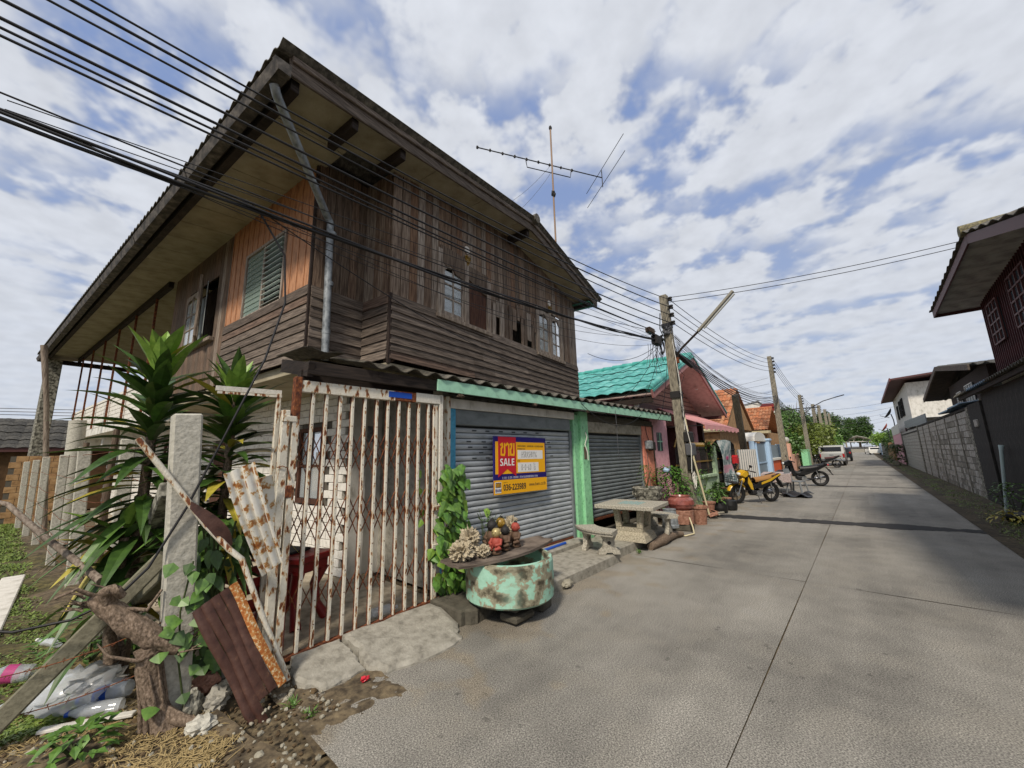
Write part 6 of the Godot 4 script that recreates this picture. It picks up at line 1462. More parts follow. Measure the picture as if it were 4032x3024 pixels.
func pickup():
	var T := thing("pickup_truck", "pale gold pickup truck with a canopy parked tail-on down the lane", "truck", V(-2.18, 0, -44.2))
	# side outline extruded across: cab, canopy, bed (front towards -z)
	var side := [Vector2(0, 0.55), Vector2(0.05, 1.05), Vector2(0.12, 1.10), Vector2(0.55, 1.74), Vector2(2.7, 1.78), Vector2(3.2, 1.70), Vector2(3.85, 1.14), Vector2(4.95, 1.02), Vector2(5.1, 0.85), Vector2(5.12, 0.45), Vector2(0.1, 0.42)]
	P(T, "body", MB.new().prism(side, 1.72, Transform3D(Basis(V(0, 0, -1), Vector3.UP, V(1, 0, 0)), V(-0.86, 0, 0))), M["truck_gold"])
	P(T, "rear_window", MB.new().box(V(0, 1.43, -0.315), V(1.38, 0.46, 0.02), Basis(V(1, 0, 0), -0.585), 0.01), M["car_glass"])
	P(T, "tailgate", MB.new().box(V(0, 0.82, 0.015), V(1.50, 0.46, 0.04), Basis(V(1, 0, 0), -0.08), 0.02), M["truck_gold"])
	P(T, "tailgate_handle", MB.new().lh(-0.14, 0.14, 0.90, 0.97, 0.03, 0.06, 0.01), M["chrome"])
	P(T, "bumper", MB.new().lh(-0.86, 0.86, 0.40, 0.56, 0.0, 0.13, 0.03), M["chrome"])
	P(T, "number_plate", MB.new().lh(-0.17, 0.17, 0.60, 0.72, 0.04, 0.055), M["white_paint"])
	for x in [-1, 1]:
		P(T, "tail_lamp", MB.new().lh(x * 0.80 - 0.07, x * 0.80 + 0.07, 0.72, 1.04, -0.02, 0.05, 0.02), M["lamp_red"])
		P(T, "side_window", MB.new().prism([Vector2(0.75, 1.15), Vector2(0.95, 1.62), Vector2(2.0, 1.66), Vector2(2.0, 1.15)], 0.012, Transform3D(Basis(V(0, 0, -1), Vector3.UP, V(1, 0, 0)), V(x * 0.862 - 0.006, 0, 0))), M["car_glass"])
		P(T, "side_window", MB.new().prism([Vector2(2.15, 1.15), Vector2(2.15, 1.66), Vector2(3.1, 1.62), Vector2(3.6, 1.15)], 0.012, Transform3D(Basis(V(0, 0, -1), Vector3.UP, V(1, 0, 0)), V(x * 0.862 - 0.006, 0, 0))), M["car_glass"])
		for z in [-1.0, -4.1]:
			var w := P(T, "wheel", MB.new().lathe([Vector2(0, -0.12), Vector2(0.24, -0.12), Vector2(0.36, -0.10), Vector2(0.38, 0), Vector2(0.36, 0.10), Vector2(0.24, 0.12), Vector2(0, 0.12)], 26, V(x * 0.78, 0.38, z), Basis(V(0, 0, 1), PI * 0.5)), M["black_rubber"])
			P(w, "rim", MB.new().lathe([Vector2(0, 0.125), Vector2(0.23, 0.125)], 18, V(x * 0.78, 0.38, z), Basis(V(0, 0, 1), PI * -0.5 * x)), M["chrome"])
			P(T, "wheel_arch", MB.new().lathe([Vector2(0.40, -0.01), Vector2(0.47, 0.0), Vector2(0.40, 0.01)], 24, V(x * 0.86, 0.40, z), Basis(V(0, 0, 1), PI * 0.5)), M["truck_gold"])
	# the dark car parked beyond
	var C := thing("parked_car", "dark hatchback parked beyond the gold pickup", "car", V(-1.95, 0, -58.0))
	var cs := [Vector2(0, 0.40), Vector2(0.02, 0.95), Vector2(0.35, 1.45), Vector2(1.9, 1.50), Vector2(2.7, 1.0), Vector2(3.7, 0.86), Vector2(3.8, 0.4)]
	P(C, "body", MB.new().prism(cs, 1.66, Transform3D(Basis(V(0, 0, -1), Vector3.UP, V(1, 0, 0)), V(-0.83, 0, 0))), M["car_dark"])
	P(C, "rear_window", MB.new().box(V(0, 1.2, -0.18), V(1.3, 0.42, 0.02), Basis(V(1, 0, 0), -0.58), 0.01), M["car_glass"])
	P(C, "blue_cover", MB.new().sheet(6, 6, uvs(6, 6).map(func(p): return V(lerpf(-0.8, 0.8, p.x), 1.53 + 0.04 * sin(p.x * 5.0), lerpf(-0.4, -1.9, p.y))), 0.02), M["blue_plastic"])
	for x in [-1, 1]:
		P(C, "tail_lamp", MB.new().lh(x * 0.72 - 0.08, x * 0.72 + 0.08, 0.85, 1.05, -0.05, 0.03, 0.02), M["lamp_red"])
		for z in [-0.7, -3.0]: P(C, "wheel", MB.new().lathe([Vector2(0, -0.1), Vector2(0.28, -0.1), Vector2(0.31, 0), Vector2(0.28, 0.1), Vector2(0, 0.1)], 20, V(x * 0.74, 0.31, z), Basis(V(0, 0, 1), PI * 0.5)), M["black_rubber"])

func lane_things():
	rng.seed = 55
	motorbike("yellow motorbike with a black basket and tan seat parked by the pots", V(-2.70, 0, -14.0), 2.52, "bike_yellow", "seat_tan", true)
	motorbike("black scooter parked behind the grey plastic chair", V(-2.20, 0, -21.0), 1.95, "bike_black", "black_plastic", false, true, 1.1)
	motorbike("dark motorbike parked across the tail of the gold pickup", V(-2.45, 0, -40.5), 1.62, "bike_black", "seat_maroon", false, true, 1.1)
	# table with flowered cloth, grey chair, sheet on the ground
	var T := thing("folding_table", "low table under a flowered cloth behind the yellow motorbike", "table", V(-2.62, 0, -18.0), 0.1)
	P(T, "table_top", MB.new().lh(-0.45, 0.45, 0.66, 0.69, -0.85, 0.85, 0.006), M["cloth_flower"])
	P(T, "cloth_drop", MB.new().lh(-0.46, -0.452, 0.42, 0.69, -0.85, 0.85), M["cloth_flower"])
	P(T, "cloth_drop", MB.new().lh(0.452, 0.46, 0.46, 0.69, -0.85, 0.85), M["cloth_flower"])
	P(T, "cloth_drop", MB.new().lh(-0.45, 0.45, 0.40, 0.69, 0.852, 0.86), M["cloth_flower"])
	for x in [-0.4, 0.4]:
		for z in [-0.75, 0.75]: P(T, "leg", MB.new().lh(x - 0.015, x + 0.015, 0, 0.66, z - 0.015, z + 0.015), M["steel_dark"])
	var C := thing("plastic_chair", "grey plastic armless chair standing beside the flowered table", "chair", V(-1.98, 0, -17.5), -1.9)
	P(C, "seat", MB.new().lh(-0.21, 0.21, 0.41, 0.44, -0.21, 0.21, 0.012), M["chair_grey"])
	P(C, "backrest", MB.new().sheet(6, 6, uvs(6, 6).map(func(p): return V((p.x - 0.5) * 0.40, 0.44 + 0.42 * p.y, 0.20 + 0.10 * p.y + 0.03 * cos((p.x - 0.5) * 3.0))), 0.015), M["chair_grey"])
	for x in [-1, 1]:
		for z in [-1, 1]: P(C, "leg", MB.new().beam(V(x * 0.19, 0.42, z * 0.19), V(x * 0.24, 0, z * 0.25), 0.05, 0.03), M["chair_grey"])
	solo("ground_sheet", MB.new().sheet(14, 10, uvs(14, 10).map(func(p): return V(lerpf(-2.35, -1.55, p.x) + 0.1 * sin(p.y * 7.0), 0.03 + 0.10 * pow(absf(sin(p.x * 6.0 + p.y * 3.0)), 3.0), lerpf(-15.9, -17.2, p.y))), 0.006), M["black_plastic"], "crumpled dark plastic sheet on the road below the chair", "sheet")
	pickup()
func gable(H, z0: float, z1: float, x0: float, x1: float, y0: float, yr: float, along_x: bool, mat: String, th := 0.08):   # plain two-sided roof
	if along_x:
		var zm := (z0 + z1) * 0.5
		P(H, "roof_slope", MB.new().face4([V(x0, yr, zm), V(x1, yr, zm), V(x1, y0, z0), V(x0, y0, z0)], th), M[mat])
		P(H, "roof_slope", MB.new().face4([V(x0, yr, zm), V(x1, yr, zm), V(x1, y0, z1), V(x0, y0, z1)], th), M[mat])
	else:
		var xm := (x0 + x1) * 0.5
		P(H, "roof_slope", MB.new().face4([V(xm, yr, z0), V(xm, yr, z1), V(x0, y0, z1), V(x0, y0, z0)], th), M[mat])
		P(H, "roof_slope", MB.new().face4([V(xm, yr, z0), V(xm, yr, z1), V(x1, y0, z1), V(x1, y0, z0)], th), M[mat])

func window_on(H, x: float, face: float, y0: float, y1: float, z0: float, z1: float, frame: String, cols: int, rows: int):   # window in a wall across x
	var w := P(H, "window", MB.new().lh(x, x + face * 0.03, y0, y1, z0, z1), M["window_dark"])
	var a := x + face * 0.03
	for i in cols + 1:
		var z := lerpf(z0, z1, float(i) / cols)
		P(w, "glazing_bar", MB.new().lh(a, a + face * 0.03, y0, y1, z - 0.016, z + 0.016), M[frame])
	for j in rows + 1:
		var y := lerpf(y0, y1, float(j) / rows)
		P(w, "glazing_bar", MB.new().lh(a, a + face * 0.028, y - 0.016, y + 0.016, z0, z1), M[frame])

func left_far():
	rng.seed = 61
	# house with clay tiles beyond the green one
	var H := thing("clay_roof_house", "bungalow with weathered orange clay tile roofs beyond the green-roofed house", "house")
	P(H, "wall", MB.new().lh(-9.0, -5.2, 0, 2.7, -21.2, -27.0).lh(-9.5, -4.2, 0, 2.6, -28.0, -34.0), M["ochre_wall"])
	tile_slope(H, "roof_tile", V(-8.4, 4.95, -24.2), V(0.20, 0, 0), V(0, -0.19, 0.27), 18, 12, ["clay_tile_a", "clay_tile_b", "clay_tile_c", "clay_tile_d"], 0.05)
	P(H, "roof_slope", MB.new().face4([V(-8.4, 4.9, -24.3), V(-4.8, 4.9, -24.3), V(-4.8, 2.7, -27.6), V(-8.4, 2.7, -27.6)], 0.05), M["clay_tile"])
	P(H, "gable_wall", MB.new().prism([Vector2(21.3, 2.7), Vector2(24.2, 4.8), Vector2(27.3, 2.7)], 0.1, Transform3D(Basis(V(0, 0, -1), Vector3.UP, V(1, 0, 0)), V(-5.0, 0, 0))), M["ochre_wall"])
	P(H, "fascia", MB.new().lh(-8.5, -4.9, 2.50, 2.66, -20.92, -20.86), M["cream"])
	tile_slope(H, "roof_tile", V(-6.1, 4.22, -30.2), V(0.165, 0, 0.0), V(0.0, -0.125, 0.222), 12, 12, ["clay_tile_a", "clay_tile_b", "clay_tile_c", "clay_tile_d"], 0.045)
	P(H, "roof_slope", MB.new().face4([V(-6.1, 4.2, -30.3), V(-4.15, 4.2, -30.3), V(-4.0, 2.6, -33.2), V(-6.1, 2.6, -33.2)], 0.05), M["clay_tile"])
	for i in 12: P(H, "ridge_tile", MB.new().tube([V(-6.1 + i * 0.165, 4.27, -30.2), V(-5.93 + i * 0.165, 4.27, -30.2)], [0.085, 0.075], 8), M["clay_tile_d"])
	P(H, "fascia", MB.new().lh(-6.2, -3.95, 2.52, 2.68, -27.36, -27.30), M["cream"])
	var wg := thing("white_gable_house", "tall white stained gable wall rising behind the clay roof", "house")
	P(wg, "wall", MB.new().prism([Vector2(-10.5, 0), Vector2(-10.5, 6.0), Vector2(-7.7, 6.55), Vector2(-6.6, 5.3), Vector2(-6.6, 0)], 6.0, Transform3D(Basis.IDENTITY, V(0, 0, -54))), M["plaster_white"])
	P(wg, "roof_edge", MB.new().beam(V(-10.6, 6.05, -47.95), V(-7.7, 6.62, -47.95), 0.1, 0.1).beam(V(-7.7, 6.62, -47.95), V(-6.5, 5.3, -47.95), 0.1, 0.1), M["asbestos"])
	var rt := thing("red_shrine_roof", "dark red upper storey with white figures behind the clay roof", "building")
	P(rt, "wall", MB.new().lh(-6.9, -5.7, 0, 5.5, -44, -45.5), M["red_lacquer"])
	P(rt, "white_figure", MB.new().blob(V(-5.75, 4.2, -43.8), V(0.35, 0.7, 0.2), 3, 0.5, 2), M["white_paint"])
	P(rt, "white_figure", MB.new().blob(V(-5.6, 3.0, -43.8), V(0.3, 0.6, 0.2), 8, 0.5, 2), M["white_paint"])
	P(rt, "roof", MB.new().prism([Vector2(-7.1, 5.5), Vector2(-5.5, 5.5), Vector2(-5.9, 5.9), Vector2(-6.7, 5.9)], 1.7, Transform3D(Basis.IDENTITY, V(0, 0, -45.6))), M["red_lacquer"])
	# pale blue gate front
	var B := thing("blue_gateway", "pale blue gateway with a white barrel canopy and steel gate", "gateway")
	var arc := []
	for i in 15: arc.append(Vector2(21.4 - 1.3 * cos(PI * i / 14.0), 2.02 + 0.36 * pow(sin(PI * i / 14.0), 0.6)))
	P(B, "canopy", MB.new().prism(arc, 0.5, Transform3D(Basis(V(0, 0, -1), Vector3.UP, V(1, 0, 0)), V(-4.05, 0, 0))), M["white_paint"])
	P(B, "canopy_end", MB.new().lh(-4.06, -3.54, 1.96, 2.015, -20.1, -22.68), M["white_paint"])
	P(B, "pillar", MB.new().lh(-3.80, -3.42, 0, 2.0, -22.65, -23.1, 0.01), M["pale_blue"])
	P(B, "pillar_cap", MB.new().lh(-3.85, -3.37, 2.0, 2.1, -22.6, -23.15, 0.01), M["pale_blue"])
	P(B, "pillar", MB.new().lh(-3.80, -3.6, 0, 1.96, -20.1, -20.35, 0.01), M["pale_blue"])
	var gt := P(B, "gate_leaf", MB.new().lh(-3.64, -3.60, 0.1, 1.86, -20.4, -22.6), M["gate_grey"])
	for z in [-20.4, -22.6]: P(gt, "stile", MB.new().lh(-3.61, -3.56, 0.05, 1.9, z - 0.06, z + 0.06), M["pale_blue"])
	P(gt, "rail", MB.new().lh(-3.605, -3.57, 0.95, 1.0, -20.4, -22.6), M["pale_blue"])
	var pk := thing("picket_fence", "white steel picket fence between the banner and the blue gateway", "fence")
	for i in 26: P(pk, "picket", MB.new().lh(-3.62, -3.58, 0.1, 1.6, -16.9 - i * 0.13, -16.95 - i * 0.13), M["white_paint"] if i % 3 else M["zinc"])
	for y in [0.3, 1.5]: P(pk, "rail", MB.new().lh(-3.63, -3.60, y, y + 0.04, -16.8, -20.3), M["zinc"])
	var ow := thing("orange_panel_wall", "low wall with an orange panel and grey grille beyond the blue gateway", "wall")
	P(ow, "base", MB.new().lh(-3.74, -3.56, 0, 1.0, -23.2, -27.2, 0.01), M["orange_bright"])
	P(ow, "planter_edge", MB.new().lh(-3.80, -3.5, 1.0, 1.12, -23.2, -27.2, 0.01), M["plaster_white"])
	P(ow, "grille", MB.new().lh(-3.66, -3.62, 1.12, 1.80, -23.9, -26.7), M["gate_grey"])
	P(ow, "pillar", MB.new().lh(-3.76, -3.52, 0, 1.85, -26.75, -27.2, 0.01), M["pale_blue"])
	var sp := thing("salmon_pillar", "salmon gate pillar with a round lamp globe beyond the second pole", "pillar")
	P(sp, "pillar", MB.new().lh(-3.8, -3.4, 0, 1.9, -29.6, -30.2, 0.01), M["salmon"])
	P(sp, "globe", MB.new().blob(V(-3.6, 2.12, -29.9), V(0.2, 0.2, 0.2), 1, 0.0, 2, 1.0, true), M["globe_grey"])
	P(sp, "wall", MB.new().lh(-3.7, -3.56, 0, 1.2, -30.2, -35.0, 0.01), M["salmon"])
	var gp := thing("green_pillar", "bright green gate pillar beside the palm bush", "pillar")
	P(gp, "pillar", MB.new().lh(-3.6, -3.2, 0, 1.50, -36.9, -38.6, 0.01), M["green_paint"])
	P(gp, "wall", MB.new().lh(-3.6, -3.45, 0, 1.2, -38.6, -43, 0.01), M["mouldy_concrete"])
	# far house at the left edge behind the yard
	var L := thing("grey_tile_house", "low house with a grey tiled roof beyond the far end of the yard", "house")
	P(L, "wall", MB.new().lh(-30, -22.2, 0, 2.35, -3.0, 6.0), M["ochre_dark"])
	tile_slope(L, "roof_tile", V(-25.0, 3.5, 5.5), V(0, 0, -0.34), V(0.37, -0.155, 0), 24, 8, ["asbestos_tile", "asbestos_tile_b"], 0.04)
	P(L, "roof_slope", MB.new().face4([V(-25, 3.48, 5.5), V(-25, 3.48, -3), V(-28.5, 2.2, -3), V(-28.5, 2.2, 5.5)], 0.06), M["asbestos"])
	P(L, "fascia", MB.new().lh(-22.1, -22.0, 2.15, 2.3, -3, 5.5), M["maroon_trim"])
	var wl := thing("brick_fence_wall", "unplastered orange brick wall at the far end of the yard", "wall", V(-18.6, 0, 0.15))
	for r in 11:
		for i in 5: P(wl, "brick", MB.new().lh(0, 0.1, 0.02 + r * 0.175, 0.185 + r * 0.175, -0.2 + i * 0.24 + (0.12 if r % 2 else 0.0), 0.03 + i * 0.24 + (0.12 if r % 2 else 0.0), 0.004), M["ochre_wall"])
	P(wl, "mortar", MB.new().lh(0.012, 0.088, 0, 1.93, -0.25, 1.1), M["joint_dark"])
	solo("far_pole", MB.new().beam(V(-40, 0, 5.2), V(-40, 5.6, 5.2), 0.5, 0.5), M["pole_concrete"], "short grey pole top above the grey tiled house at the left edge", "pole")

func right_side():
	rng.seed = 62
	# stained black wall, block wall with piers
	var K := thing("black_wall", "tall mould-blackened wall at the right edge", "wall")
	P(K, "wall", MB.new().lh(2.45, 2.62, 0, 2.86, -2.2, -15.6, 0.01), M["black_wall"])
	P(K, "pier", MB.new().lh(2.40, 2.62, 0, 2.70, -15.6, -17.2, 0.01), M["black_wall"])
	P(K, "vent_block", MB.new().lh(2.37, 2.41, 2.05, 2.25, -16.2, -16.6, 0.01), M["block_grey"])
	var W := thing("block_wall", "grey concrete block wall with dark stains along the right verge", "wall")
	P(W, "core", MB.new().lh(2.50, 2.62, 0, 2.60, -17.2, -44.5), M["joint_dark"])
	var y := 0.0
	var cnt := 0
	var rest := MB.new()
	for r in 13:
		var z := -17.22 - (0.2 if r % 2 else 0.0)
		while z > -44.3:
			var b := MB.new().lh(2.45 + R(-0.006, 0.006), 2.52, r * 0.2, r * 0.2 + 0.185, z - 0.385, z, 0.006)
			if z > -27.5 and cnt < 298:
				cnt += 1
				P(W, "block", b, M[["block_grey", "block_grey_b", "block_grey_c", "block_grey"][rng.randi() % 4]])
			else: rest.add(b)
			z -= 0.4
	P(W, "blockwork", rest, M["block_grey"], Transform3D.IDENTITY, "stuff")
	for z in [-17.3, -31.8, -44.5]: P(W, "pier", MB.new().lh(2.40, 2.62, 0, 2.66, z, z - 0.3, 0.012), M["mouldy_concrete"])
	P(W, "coping", MB.new().lh(2.42, 2.66, 2.60, 2.68, -17.6, -31.7, 0.01), M["black_wall"])
	P(W, "coping", MB.new().lh(2.42, 2.66, 2.38, 2.46, -32.1, -44.5, 0.01), M["black_wall"])
	for z in [-19.5, -22.0, -24.5, -27.0, -29.5]: P(W, "mortar_rib", MB.new().lh(2.42, 2.46, 0, 2.6, z, z - 0.08), M["block_grey_b"])
	# maroon timber house
	var H := thing("maroon_house", "dark maroon timber house with a jutting gable at the right edge", "house")
	P(H, "wall", MB.new().lh(2.62, 8.0, 3.0, 5.2, -6.0, -14.0), M["inner_timber"])
	var i := 0
	var zz := -5.0
	while zz > -13.95:
		P(H, "board", MB.new().lh(2.56, 2.60, 3.05, 4.85 + 0.1 * clampf(14.0 + zz, 0.0, 4.5), zz - 0.125, zz, 0.003), M["maroon_board"])
		P(H, "batten", MB.new().lh(2.535, 2.565, 3.05, 4.85 + 0.1 * clampf(14.0 + zz, 0.0, 4.5), zz - 0.14, zz - 0.115, 0.003), M["maroon_board"])
		zz -= 0.14
	P(H, "base_band", MB.new().lh(2.56, 2.7, 2.92, 3.06, -5.0, -14.0), M["plaster_white"])
	P(H, "ground_wall", MB.new().lh(2.9, 8.0, 0, 3.0, -5.0, -14.0), M["inner_timber"])
	window_on(H, 2.545, -1.0, 3.74, 4.62, -12.55, -13.35, "maroon_frame", 3, 4)
	window_on(H, 2.545, -1.0, 3.74, 4.70, -10.6, -11.65, "maroon_frame", 4, 4)
	# gable over the lane
	var tip := V(1.82, 4.86, -14.35)
	var peak := V(1.82, 5.02, -9.75)
	for s in 9:
		var a := tip.lerp(peak, s / 9.0)
		var b := tip.lerp(peak, (s + 1) / 9.0 - 0.003)
		P(H, "soffit_panel", MB.new().face4([a + V(0.03, 0.02, 0), b + V(0.03, 0.02, 0), b + V(0.85, 0.02, 0), a + V(0.85, 0.02, 0)], 0.02), M["soffit_grey"])
	P(H, "barge_board", MB.new().beam(tip + V(0, 0.02, 0), peak + V(0, 0.02, 0), 0.03, 0.16), M["maroon_trim"])
	P(H, "barge_board", MB.new().beam(peak + V(0, 0.02, 0), peak + V(0, -2.05, 6.25), 0.03, 0.16), M["maroon_trim"])  # near slope, lengthened out of view so that its shadow reaches the road
	P(H, "far_fascia", MB.new().beam(tip, tip + V(0.85, 0, 0), 0.03, 0.12), M["maroon_trim"])
	for q in [[tip + V(-0.06, 0.13, -0.1), peak + V(-0.06, 0.15, 0)], [peak + V(-0.06, 0.15, 0), peak + V(-0.06, -1.92, 6.3)]]:
		P(H, "roof_sheet", MB.new().sheet(60, 40, uvs(60, 40).map(func(p): return q[0].lerp(q[1], p.x) + V(p.y * 4.0, 0.025 * sin(p.x * 60.0 * 1.3) + 0.02 * sin(p.y * 60.0), 0)), 0.01), M["asbestos"])
	P(H, "ridge_cap", MB.new().tube([peak + V(-0.08, 0.18, 0), peak + V(4.0, 0.20, 0)], 0.10, 10), M["mossy_cap"])
	# tin lean-to roofs above the wall
	var N := thing("tin_lean_to", "low corrugated tin roof edge peeping over the black wall", "roof")
	for s in 5:
		var z0: float = -7.5 - s * 2.0
		P(N, "roof_sheet", MB.new().sheet(60, 3, uvs(60, 3).map(func(p): return V(2.22 + p.y * 1.2, 2.98 + 0.16 * p.y + 0.03 * sin((z0 - p.x * 2.02) * TAU / 0.2) + 0.006 * (s % 2), z0 - p.x * 2.02)), 0.006), M["tin_blue"] if s == 3 else M["asbestos"])
	P(N, "beam", MB.new().lh(2.3, 2.36, 2.86, 2.95, -7.5, -17.4), M["wood_dark"])
	for s in 2:
		var z0: float = -17.5 - s * 2.2
		P(N, "roof_sheet", MB.new().sheet(60, 3, uvs(60, 3).map(func(p): return V(2.30 + p.y * 1.6, 2.78 - s * 0.04 + 0.22 * p.y + 0.03 * sin((z0 - p.x * 2.25) * TAU / 0.2), z0 - p.x * 2.25)), 0.006), M["tin_blue"])
	P(N, "post", MB.new().lh(2.7, 2.8, 0, 2.9, -17.5, -17.6), M["white_paint"])
	P(N, "wall_panel", MB.new().lh(3.2, 3.3, 0, 2.75, -17.5, -22.5), M["plaster_white"])
	# grey gable house behind
	var G := thing("grey_gable_house", "old brown house with a broad grey corrugated gable roof behind the block wall", "house")
	P(G, "wall", MB.new().lh(3.6, 9.0, 0, 4.4, -21.0, -29.0), M["wood_dark_up"])
	for k in 2:
		var e: float = [-19.6, -32.6][k]
		P(G, "roof_sheet", MB.new().sheet(70, 3, uvs(70, 3).map(func(p): return V(3.0 + p.x * 6.5, lerpf(5.12, 4.2 if k == 0 else 4.1, p.y) + 0.05 * sin(p.x * 6.5 * TAU / 0.3), lerpf(-26.2, e, p.y))), 0.02), M["asbestos_tile"])
		P(G, "barge_board", MB.new().beam(V(2.98, 5.05, -26.2), V(2.98, 4.12, e), 0.05, 0.2), M["wood_flat_b"])
	P(G, "soffit", MB.new().face4([V(3.0, 4.95, -26.2), V(3.7, 4.95, -26.2), V(3.7, 4.05, -32.5), V(3.0, 4.05, -32.5)], 0.03), M["wood_dark"])
	window_on(G, 3.59, -1.0, 3.2, 4.0, -23.5, -25.0, "white_paint", 3, 2)
	window_on(G, 3.59, -1.0, 3.2, 3.9, -26.0, -27.0, "white_paint", 2, 2)
	# white house with slatted carport
	var W2 := thing("white_house", "white two-storey house with a maroon roof edge farther down the right side", "house")
	P(W2, "wall", MB.new().lh(2.9, 9.0, 0, 6.1, -40.0, -56.0), M["plaster_white"])
	window_on(W2, 2.895, -1.0, 4.0, 5.4, -44.5, -46.5, "wood_dark", 3, 3)
	window_on(W2, 2.895, -1.0, 4.0, 5.4, -47.5, -49.0, "wood_dark", 2, 3)
	window_on(W2, 2.895, -1.0, 4.0, 5.2, -50.5, -52.0, "wood_dark", 2, 3)
	P(W2, "roof_slab", MB.new().face4([V(2.1, 6.25, -38.8), V(9, 6.8, -38.8), V(9, 6.8, -57), V(2.1, 6.05, -57)], 0.12), M["maroon_trim"])
	P(W2, "roof_edge", MB.new().beam(V(2.08, 6.30, -38.7), V(2.08, 6.12, -57.1), 0.06, 0.22), M["roof_maroon"])
	var CP := thing("slatted_carport", "grey metal carport roof over a dark slatted screen", "carport")
	for s in 9: P(CP, "roof_sheet", MB.new().lh(2.7, 5.0, 3.15, 3.18, -33.0 - s * 1.35, -34.33 - s * 1.35, 0.004), M["zinc"])
	for s in 9: P(CP, "fascia_sheet", MB.new().lh(2.66, 2.70, 2.72 + 0.12 * s * 0.2, 3.25 + 0.12 * s * 0.2, -30.0 - s * 1.5, -31.48 - s * 1.5, 0.004), M["zinc"])
	for r in 9: P(CP, "slat", MB.new().lh(2.72, 2.75, 1.55 + r * 0.15, 1.65 + r * 0.15, -31.0, -44.0), M["wood_dark"])
	P(CP, "post", MB.new().lh(2.68, 2.8, 0, 3.0, -44.0, -44.3), M["maroon_trim"])
	for q in [[V(2.35, 4.6, -52.0), 0.55, "dish_grey", "dark grey satellite dish on the white house"], [V(2.4, 3.75, -66.0), 0.55, "dish_red", "red satellite dish farther down the right side"]]:
		var D := thing("satellite_dish", q[3], "satellite dish", q[0], 0.0, "satellite dishes")
		var ax := Basis(V(0, 0, 1), -1.0) * Basis(V(1, 0, 0), 0.3)
		P(D, "bowl", MB.new().lathe([Vector2(0, 0.0), Vector2(q[1] * 0.5, 0.05), Vector2(q[1] * 0.85, 0.14), Vector2(q[1], 0.22), Vector2(q[1] * 0.84, 0.17), Vector2(q[1] * 0.5, 0.08), Vector2(0, 0.03)], 22, Vector3.ZERO, Basis(V(0, 0, 1), 1.0)), M[q[2]])
		P(D, "feed_arm", MB.new().tube([V(-0.1, -0.35, 0), V(-0.75, -0.1, 0)], 0.025, 6), M["steel_dark"])
		P(D, "mast", MB.new().tube([V(0.05, 0, 0), V(0.15, -0.6, 0), V(0.15, -1.3, 0)], 0.04, 8), M["steel_dark"])
	var pw := thing("pink_low_wall", "faded pink stained wall beyond the block wall", "wall")
	P(pw, "wall", MB.new().lh(2.4, 2.6, 0, 2.6, -45.5, -56.0, 0.01), M["pink_plaster"])
	P(pw, "railing", MB.new().lh(2.38, 2.42, 2.6, 3.4, -46.0, -56.0), M["white_paint"])
	var fw := [["yard_fence", "tan timber fence far along the right side", "ochre_wall", -58.0, -72.0, 1.9], ["yard_fence", "grey fence beyond the tan timber fence on the right", "mouldy_concrete", -73.0, -95.0, 1.9], ["yard_fence", "pale blue gate wall far along the right side", "pale_blue", -96.0, -112.0, 2.0]]
	for q in fw:
		var F := thing(q[0], q[1], "fence", Vector3.ZERO, 0.0, "fences far along the right side")
		var z: float = q[3]
		while z > q[4]:
			P(F, "board", MB.new().lh(2.35, 2.42, 0.02, q[5] + R(-0.15, 0.15), z, z - 0.75), M[q[2]])
			z -= 0.8
	# bits along the verge
	solo("drain_pipe", MB.new().lathe([Vector2(0.10, 0), Vector2(0.12, 0), Vector2(0.12, 0.32), Vector2(0.10, 0.32), Vector2(0.10, 0)], 20, V(2.02, 0.12, -12.9), Basis(V(0, 1, 0), 0.9) * Basis(V(1, 0, 0), PI * 0.5)), M["black_rubber"], "short black drain pipe lying in the verge weeds", "pipe")
	solo("standpipe", MB.new().tube([V(2.36, 1.55, -14.2), V(2.34, 1.42, -14.2), V(2.30, 0.8, -14.35), V(2.24, 0.0, -14.5)], [0.05, 0.035, 0.03, 0.03], 10), M["pale_pipe"], "pale blue-white plastic pipe leaning on the black wall", "pipe")

